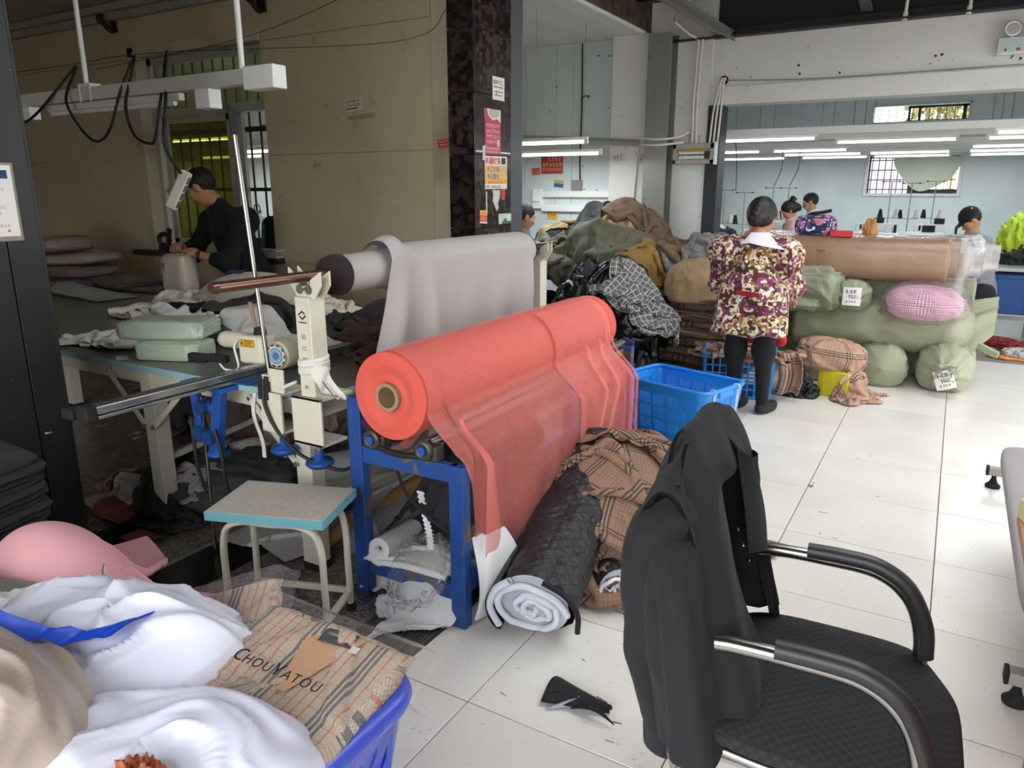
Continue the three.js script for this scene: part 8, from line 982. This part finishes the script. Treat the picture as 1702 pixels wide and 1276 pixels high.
// sewing workers far behind
function worker(label, x, z, hy, yaw, pitch, shirt, o = {}) {
  const c = cos(yaw), s = sin(yaw), P = (a, y, f) => [x + a * c + f * s, y, z - a * s + f * c], h = hy, J = { pelvis: P(0, h - 0.72, -0.1), chest: P(0, h - 0.36, 0.0), neck: P(0, h - 0.16, 0.05), head: P(0, h - 0.02, 0.09), shL: P(0.19, h - 0.25, 0.02), shR: P(-0.19, h - 0.25, 0.02), elL: P(0.24, h - 0.48, 0.14), elR: P(-0.24, h - 0.48, 0.14), wrL: P(0.12, h - 0.46, 0.36), wrR: P(-0.12, h - 0.46, 0.36), hipL: P(0.1, h - 0.74, -0.08), hipR: P(-0.1, h - 0.74, -0.08), knL: P(0.12, h - 0.74, 0.32), knR: P(-0.12, h - 0.74, 0.32), anL: P(0.12, 0.06, 0.3), anR: P(-0.12, 0.06, 0.3) }, b = bonesOf(J);
  const t = person(label, J, { yaw, pitch, long: o.long, cell: 0.022, hands: [], wear: [{ name: o.wear ?? 'shirt', bones: b.filter((q) => ![J.neck, J.hipL, J.hipR, J.knL, J.knR].includes(q[0])), inf: 0.016, mat: shirt, cell: 0.02 }, { name: 'trousers', bones: b.filter((q) => [J.hipL, J.hipR, J.knL, J.knR].includes(q[0])), inf: 0.012, mat: cloth(0x22242a), cell: 0.022 }] });
  if (o.mask) part(t, 'face_mask', turnG(at(sheet(14, 10, (u, v) => { const a = (u - 0.5) * 2.2; return [sin(a) * 0.068, -0.075 + v * 0.075, 0.02 + cos(a) * 0.075]; }, 0.003)), J.head, yaw, pitch), MP(0x9fc4de, 0.7));
  if (o.cap) { part(t, 'cap', turnG(solid((px, py, pz) => max(ell(px, py, pz, [0, 0.035, -0.014], [0.09, 0.105, 0.106]), 0.03 - py - pz * 0.1), [-0.12, -0.05, -0.15], [0.12, 0.16, 0.13], 0.01), J.head, yaw, pitch), cloth(0x16161a)); part(t, 'cap_peak', turnG(at(sheet(12, 8, (u, v) => { const a = (u - 0.5) * 2; return [sin(a) * 0.085, 0.05 - v * 0.02, cos(a) * 0.08 + v * 0.07 * cos(a)]; }, 0.004)), J.head, yaw, pitch), cloth(0x16161a)); part(t, 'cap_badge', turnG(at(new THREE.SphereGeometry(0.012, 8, 8), [0.05, 0.1, -0.06]), J.head, yaw, pitch), MS(0xd0b070, 0.5)); }
  if (o.long) part(t, 'ponytail', turnG(at(heap(0.045, 0.06, 0.04, { seed: 3, amp: 0.2, nu: 30, nv: 18 }), [0, 0.05, -0.12]), J.head, yaw, pitch), hairM);
  solo('work_stool', [at(B(0.34, 0.03, 0.26, 0, h - 0.86, 0, 0.004)), ...[[-1, -1], [1, -1], [-1, 1], [1, 1]].map(([a, q]) => rod([a * 0.14, 0, q * 0.1], [a * 0.13, h - 0.87, q * 0.09], 0.012))], K.cream, 'stool under the ' + label.split(' ').slice(0, 4).join(' '), 'stool', null, [J.pelvis[0], 0, J.pelvis[2]]);
}
worker('woman with ponytail in pink top bent over sewing', -1.83, -10.45, 1.27, R(-75), R(42), cloth(0xd9a9a8), { long: true }); worker('masked man in white vest at the sewing row', -1.66, -10.95, 1.37, R(-80), R(22), cloth(0xd9dde0), { mask: true }); worker('worker with black cap and grey shirt bent forward', 0.2, -8.85, 1.24, R(-70), R(45), cloth(0x8d9298), { cap: true }); worker('hunched worker in black at the black steel post', -2.42, -8.7, 1.24, R(-150), R(35), cloth(0x14161c));
// ---------- sewing workshop: benches, machines, thread stands, windows ----------
{
  const bench = (label, x, z, w) => { const t = thing('sewing_bench', label, 'bench', [x, 0, z]); part(t, 'bench_top', BB(-w / 2, w / 2, 0.73, 0.76, -0.28, 0.28, 0.004), MS(0xc9d0d0, 0.4)); for (const sx of [-1, 1]) part(t, 'leg_frame', [BB(sx * (w / 2 - 0.08) - 0.03, sx * (w / 2 - 0.08) + 0.03, 0, 0.73, -0.03, 0.03, 0.003), BB(sx * (w / 2 - 0.08) - 0.03, sx * (w / 2 - 0.08) + 0.03, 0, 0.05, -0.26, 0.26, 0.003)], MS(0x9aa09f, 0.5, { metalness: 0.3 })); };
  const body = MS(0xd6dad8, 0.35), mach = (label, x, z, turn) => { const t = thing('sewing_machine', label, 'sewing machine', [x, 0.76, z], turn, 'sewing machines in the workshop'); part(t, 'machine_bed', B(0.48, 0.06, 0.17, 0, 0.03, 0, 0.012), body); part(t, 'machine_arm', [B(0.1, 0.24, 0.13, 0.17, 0.18, 0, 0.02), B(0.4, 0.11, 0.12, 0.0, 0.27, 0, 0.025), B(0.1, 0.2, 0.12, -0.18, 0.22, 0, 0.02)], body); part(t, 'needle_bar', rod([-0.18, 0.06, 0], [-0.18, 0.13, 0], 0.006), G.chrome); part(t, 'hand_wheel', at(new THREE.CylinderGeometry(0.065, 0.065, 0.03, 24), [0.25, 0.24, 0], [0, 0, PI / 2]), K.rubber); part(t, 'control_panel', B(0.12, 0.07, 0.02, 0.05, 0.36, 0.02, 0.006), K.rubber); };
  const stand = (label, x, z, h) => { const t = thing('thread_stand', label, 'thread stand', [x, 0.76, z], 0, 'thread stands on the sewing benches'); part(t, 'pole', rod([0, 0, 0], [0, h, 0], 0.007), G.iron); part(t, 'cross_arm', [rod([-0.13, h, 0], [0.13, h, 0], 0.005), rod([-0.12, h * 0.45, 0], [0.12, h * 0.45, 0], 0.005)], G.iron); for (const [sx, c] of [[-0.1, 0x1b1b1e], [0.09, 0xc9c2b4]]) { part(t, 'thread_cone', at(new THREE.CylinderGeometry(0.016, 0.036, 0.11, 14), [sx, h * 0.45 + 0.06, 0]), cloth(c)); part(t, 'thread_eye', at(new THREE.SphereGeometry(0.011, 8, 6), [sx, h, 0]), K.rubber); } };
  bench('first sewing bench behind the black steel post', -2.7, -9.6, 1.3); mach('sewing machine beside the black steel post', -2.75, -9.6, 0.2); stand('thread stand nearest the black steel post', -2.62, -9.85, 0.75); stand('second thread stand from the black steel post', -2.38, -9.9, 0.72);
  bench('sewing bench before the ponytail woman', -2.35, -10.9, 1.2); mach('sewing machine before the ponytail woman', -2.3, -10.9, 0.3); stand('thread stand left of the ponytail woman', -2.28, -11.1, 0.78); stand('tall thread stand above the ponytail woman', -2.08, -11.15, 0.78);
  bench('sewing bench in the middle of the workshop', -0.55, -11.2, 1.8); mach('sewing machine left of the window middle', -0.95, -11.2, 0); mach('sewing machine under the curtain window', -0.25, -11.2, 0); stand('left thread stand under the curtain window', -0.82, -11.45, 0.86); stand('middle thread stand under the curtain window', -0.58, -11.5, 0.84); stand('right thread stand under the curtain window', -0.3, -11.45, 0.86);
  bench('sewing bench before the worker with cap', -0.25, -8.95, 0.7); mach('sewing machine before the worker with cap', -0.3, -8.95, 0.1);
  for (const [x0, y0, x1, y1, z, l] of [[-2.55, 2.12, -2.5, 1.5, -9.9, 'left'], [-2.2, 2.05, -2.28, 1.55, -11.1, 'middle'], [-1.98, 2.05, -2.08, 1.56, -11.15, 'right']]) solo('hanging_cable', tube([[x0, y0, z], [lerp(x0, x1, 0.3) + 0.03, lerp(y0, y1, 0.5), z + 0.02], [x1, y1, z]], 0.005, 30, 6), G.cable, l + ' black cable dropping to a thread stand', 'cable');
  solo('spray_bottle', [at(new THREE.CylinderGeometry(0.03, 0.03, 0.14, 16), [0, 0.07, 0]), at(new THREE.ConeGeometry(0.03, 0.05, 16), [0, 0.165, 0])], MS(0xc9b53a, 0.4), 'yellow bottle standing on a sewing bench', 'bottle', null, [-2.05, 0.76, -10.75]);
  // right side: bench with blue boxes and the lime vest
  const t = thing('steel_side_table', 'grey steel side table with the lime vest', 'table', [0.75, 0, -9.2]), st = MS(0x8e9492, 0.5, { metalness: 0.3 }); part(t, 'table_top', BB(-0.42, 0.9, 0.76, 0.79, -0.3, 0.3, 0.003), st); for (const x of [-0.38, 0.02, 0.85]) for (const z of [-0.26, 0.26]) part(t, 'leg', BB(x - 0.02, x + 0.02, 0, 0.76, z - 0.02, z + 0.02, 0.003), st); part(t, 'stretcher', BB(-0.38, 0.85, 0.24, 0.27, 0.245, 0.275, 0.003), st);
  for (const [x, l] of [[0.55, 'left'], [1.05, 'right']]) solo('blue_box', [BB(x - 0.21, x + 0.21, 0.28, 0.68, -9.4, -9.02, 0.01), BB(x - 0.22, x + 0.22, 0.64, 0.68, -9.41, -9.01, 0.006)], MP(0x1c4f94, 0.5), `${l} dark blue plastic box under the side table`, 'box');
  solo('lime_vest', at(heap(0.24, 0.36, 0.18, { seed: 91, amp: 0.25, freq: 4 }), [0.62, 0.79, -9.15]), cloth(0xa8bf2a, 0.7), 'lime green work vest heaped on the side table', 'vest'); solo('dark_bag', at(heap(0.3, 0.12, 0.2, { seed: 93, amp: 0.25 }), [0.7, 0.79, -9.05]), cloth(0x2a2d24), 'dark bag under the lime vest', 'bag'); solo('vest_strap', tube([[0.56, 0.9, -8.98], [0.6, 1.03, -8.98], [0.64, 1.06, -9.0], [0.67, 0.92, -8.98]], 0.014, 24, 8), cloth(0x3a3f2c), 'dark strap lying on the lime vest', 'strap');
  for (const [x, z, w, l, s] of [[0.5, -8.75, 0.18, 'behind the sack tail', 3], [0.75, -8.55, 0.22, 'on the workshop floor to the right', 5]]) solo('red_cloth', at(heap(w, 0.06, w * 0.6, { seed: s, amp: 0.35 }), [x, 0, z]), cloth(0x9c3434), 'red cloth ' + l, 'cloth'); solo('white_cloth', at(heap(0.16, 0.05, 0.12, { seed: 8, amp: 0.35 }), [0.7, 0, -8.3]), cloth(0xc9c6c0), 'pale cloth on the floor by the orange rope', 'cloth');
  const leg = thing('machine_frame', 'grey machine frame at the right edge beyond the rope', 'frame', [1.0, 0, -8.15]); part(leg, 'post', BB(-0.04, 0.04, 0, 0.75, -0.03, 0.03, 0.003), st); part(leg, 'foot', BB(-0.06, 0.5, 0, 0.06, -0.05, 0.05, 0.004), st);
}
// windows of the end wall with bars, the curtain and what lies outside
{
  const fr = MS(0x2a2c2e, 0.5), w2 = struct('window_2', [BB(-1.55, -0.06, 2.67, 2.69, FZ - 0.02, FZ + 0.03, 0.003), BB(-1.57, -1.54, 2.67, 2.98, FZ - 0.02, FZ + 0.03, 0.003), BB(-0.07, -0.04, 2.67, 2.98, FZ - 0.02, FZ + 0.03, 0.003), BB(-1.57, -0.04, 2.95, 2.98, FZ - 0.02, FZ + 0.03, 0.003)], G.whiteBlue, 'narrow upper window with bars in the end wall');
  part(w2, 'window_frame', [BB(-1.0, -0.96, 2.69, 2.95, FZ - 0.1, FZ - 0.06, 0.002), BB(-0.84, -0.8, 2.69, 2.95, FZ - 0.1, FZ - 0.06, 0.002), BB(-0.16, -0.1, 2.69, 2.95, FZ - 0.1, FZ - 0.06, 0.002), BB(-1.0, -0.06, 2.91, 2.95, FZ - 0.1, FZ - 0.06, 0.002), BB(-1.0, -0.06, 2.69, 2.71, FZ - 0.1, FZ - 0.06, 0.002)], fr); part(w2, 'pane', BB(-0.96, -0.1, 2.71, 2.91, FZ - 0.085, FZ - 0.08, 0), GL.clear);
  for (let i = 0; i < 11; i++) part(w2, 'bar', rod([-1.45 + i * 0.13, 2.69, FZ - 0.14], [-1.45 + i * 0.13, 2.95, FZ - 0.14], 0.009), i > 3 ? fr : MS(0xd8d4d8, 0.6));
  const w3 = struct('window_3', [BB(-1.58, -1.53, 1.42, 2.12, FZ - 0.02, FZ + 0.03, 0.003), BB(-0.08, -0.03, 1.42, 2.12, FZ - 0.02, FZ + 0.03, 0.003), BB(-1.58, -0.03, 1.4, 1.45, FZ - 0.02, FZ + 0.04, 0.003)], G.white, 'barred lower window with the sagging curtain');
  part(w3, 'window_frame', [BB(-0.86, -0.78, 1.45, 2.1, FZ - 0.1, FZ - 0.05, 0.002), BB(-0.78, -0.08, 1.45, 1.52, FZ - 0.1, FZ - 0.05, 0.002), BB(-1.53, -1.5, 1.45, 2.1, FZ - 0.1, FZ - 0.05, 0.002), BB(-1.53, -0.08, 2.07, 2.1, FZ - 0.1, FZ - 0.05, 0.002)], fr); part(w3, 'pane', BB(-0.78, -0.08, 1.52, 2.07, FZ - 0.085, FZ - 0.08, 0), GL.clear);
  for (let i = 0; i < 14; i++) part(w3, 'bar', rod([-1.47 + i * 0.107, 1.45, FZ - 0.03], [-1.47 + i * 0.107, 2.1, FZ - 0.03], 0.007), fr); for (let i = 0; i < 4; i++) part(w3, 'bar', rod([-1.53, 1.52 + i * 0.17, FZ - 0.02], [-0.08, 1.52 + i * 0.17, FZ - 0.02], 0.008), fr);
  solo('curtain', sheet(50, 30, (u, v) => { const x = -1.12 + u * 1.06, s = sin(u * PI); return [x, 2.1 - v * (0.1 + 0.5 * pow(s, 0.7)) + 0.02 * sin(u * 12), FZ + 0.05 + 0.05 * s * v + 0.015 * sin(u * 22 + v * 3)]; }, 0.004), MP(0xd7dccb, 0.85, { transmission: 0.25, thickness: 0 }), 'pale cloth hung sagging across the lower window', 'curtain');
  struct('wall_neighbour', BB(-6, -0.9, 0, 2.5, FZ - 3.2, FZ - 3.0, 0), MS(0x9d95a8, 0.9), 'lilac grey wall of the building outside the window'); struct('floor_back_yard', BB(-8, 8, -0.3, -0.1, FZ - 9, FZ - 0.2, 0), G.concrete, 'ground outside the end wall');
  const tr = thing('tree', 'yellow green tree outside the upper window', 'tree', [-0.3, 0, FZ - 4.5]); part(tr, 'trunk', rod([0, -0.1, 0], [0.1, 3, 0], 0.12, 0.07, 10), K.wood);
  const leaf = new THREE.InstancedMesh(ext([[0, -0.09], [0.05, 0], [0, 0.1], [-0.05, 0]], 0.003, 0), MP(0x8a8436, 0.8, { transmission: 0.3, thickness: 0 }), 900), r = rng(3), m4 = new THREE.Matrix4(); for (let i = 0; i < 900; i++) { const a = r() * TAU, b = Math.acos(2 * r() - 1), k = pow(r(), 0.4); m4.compose(V(0.2 + sin(b) * cos(a) * 1.3 * k, 3.6 + cos(b) * 1.2 * k, sin(b) * sin(a) * 1.1 * k), new THREE.Quaternion().setFromEuler(new THREE.Euler(r() * 6, r() * 6, r() * 6)), V(1.3, 1.3, 1.3)); leaf.setMatrixAt(i, m4); } leaf.name = 'leaves'; leaf.userData.kind = 'stuff'; tr.add(leaf);
}
renderer.render(scene, camera);
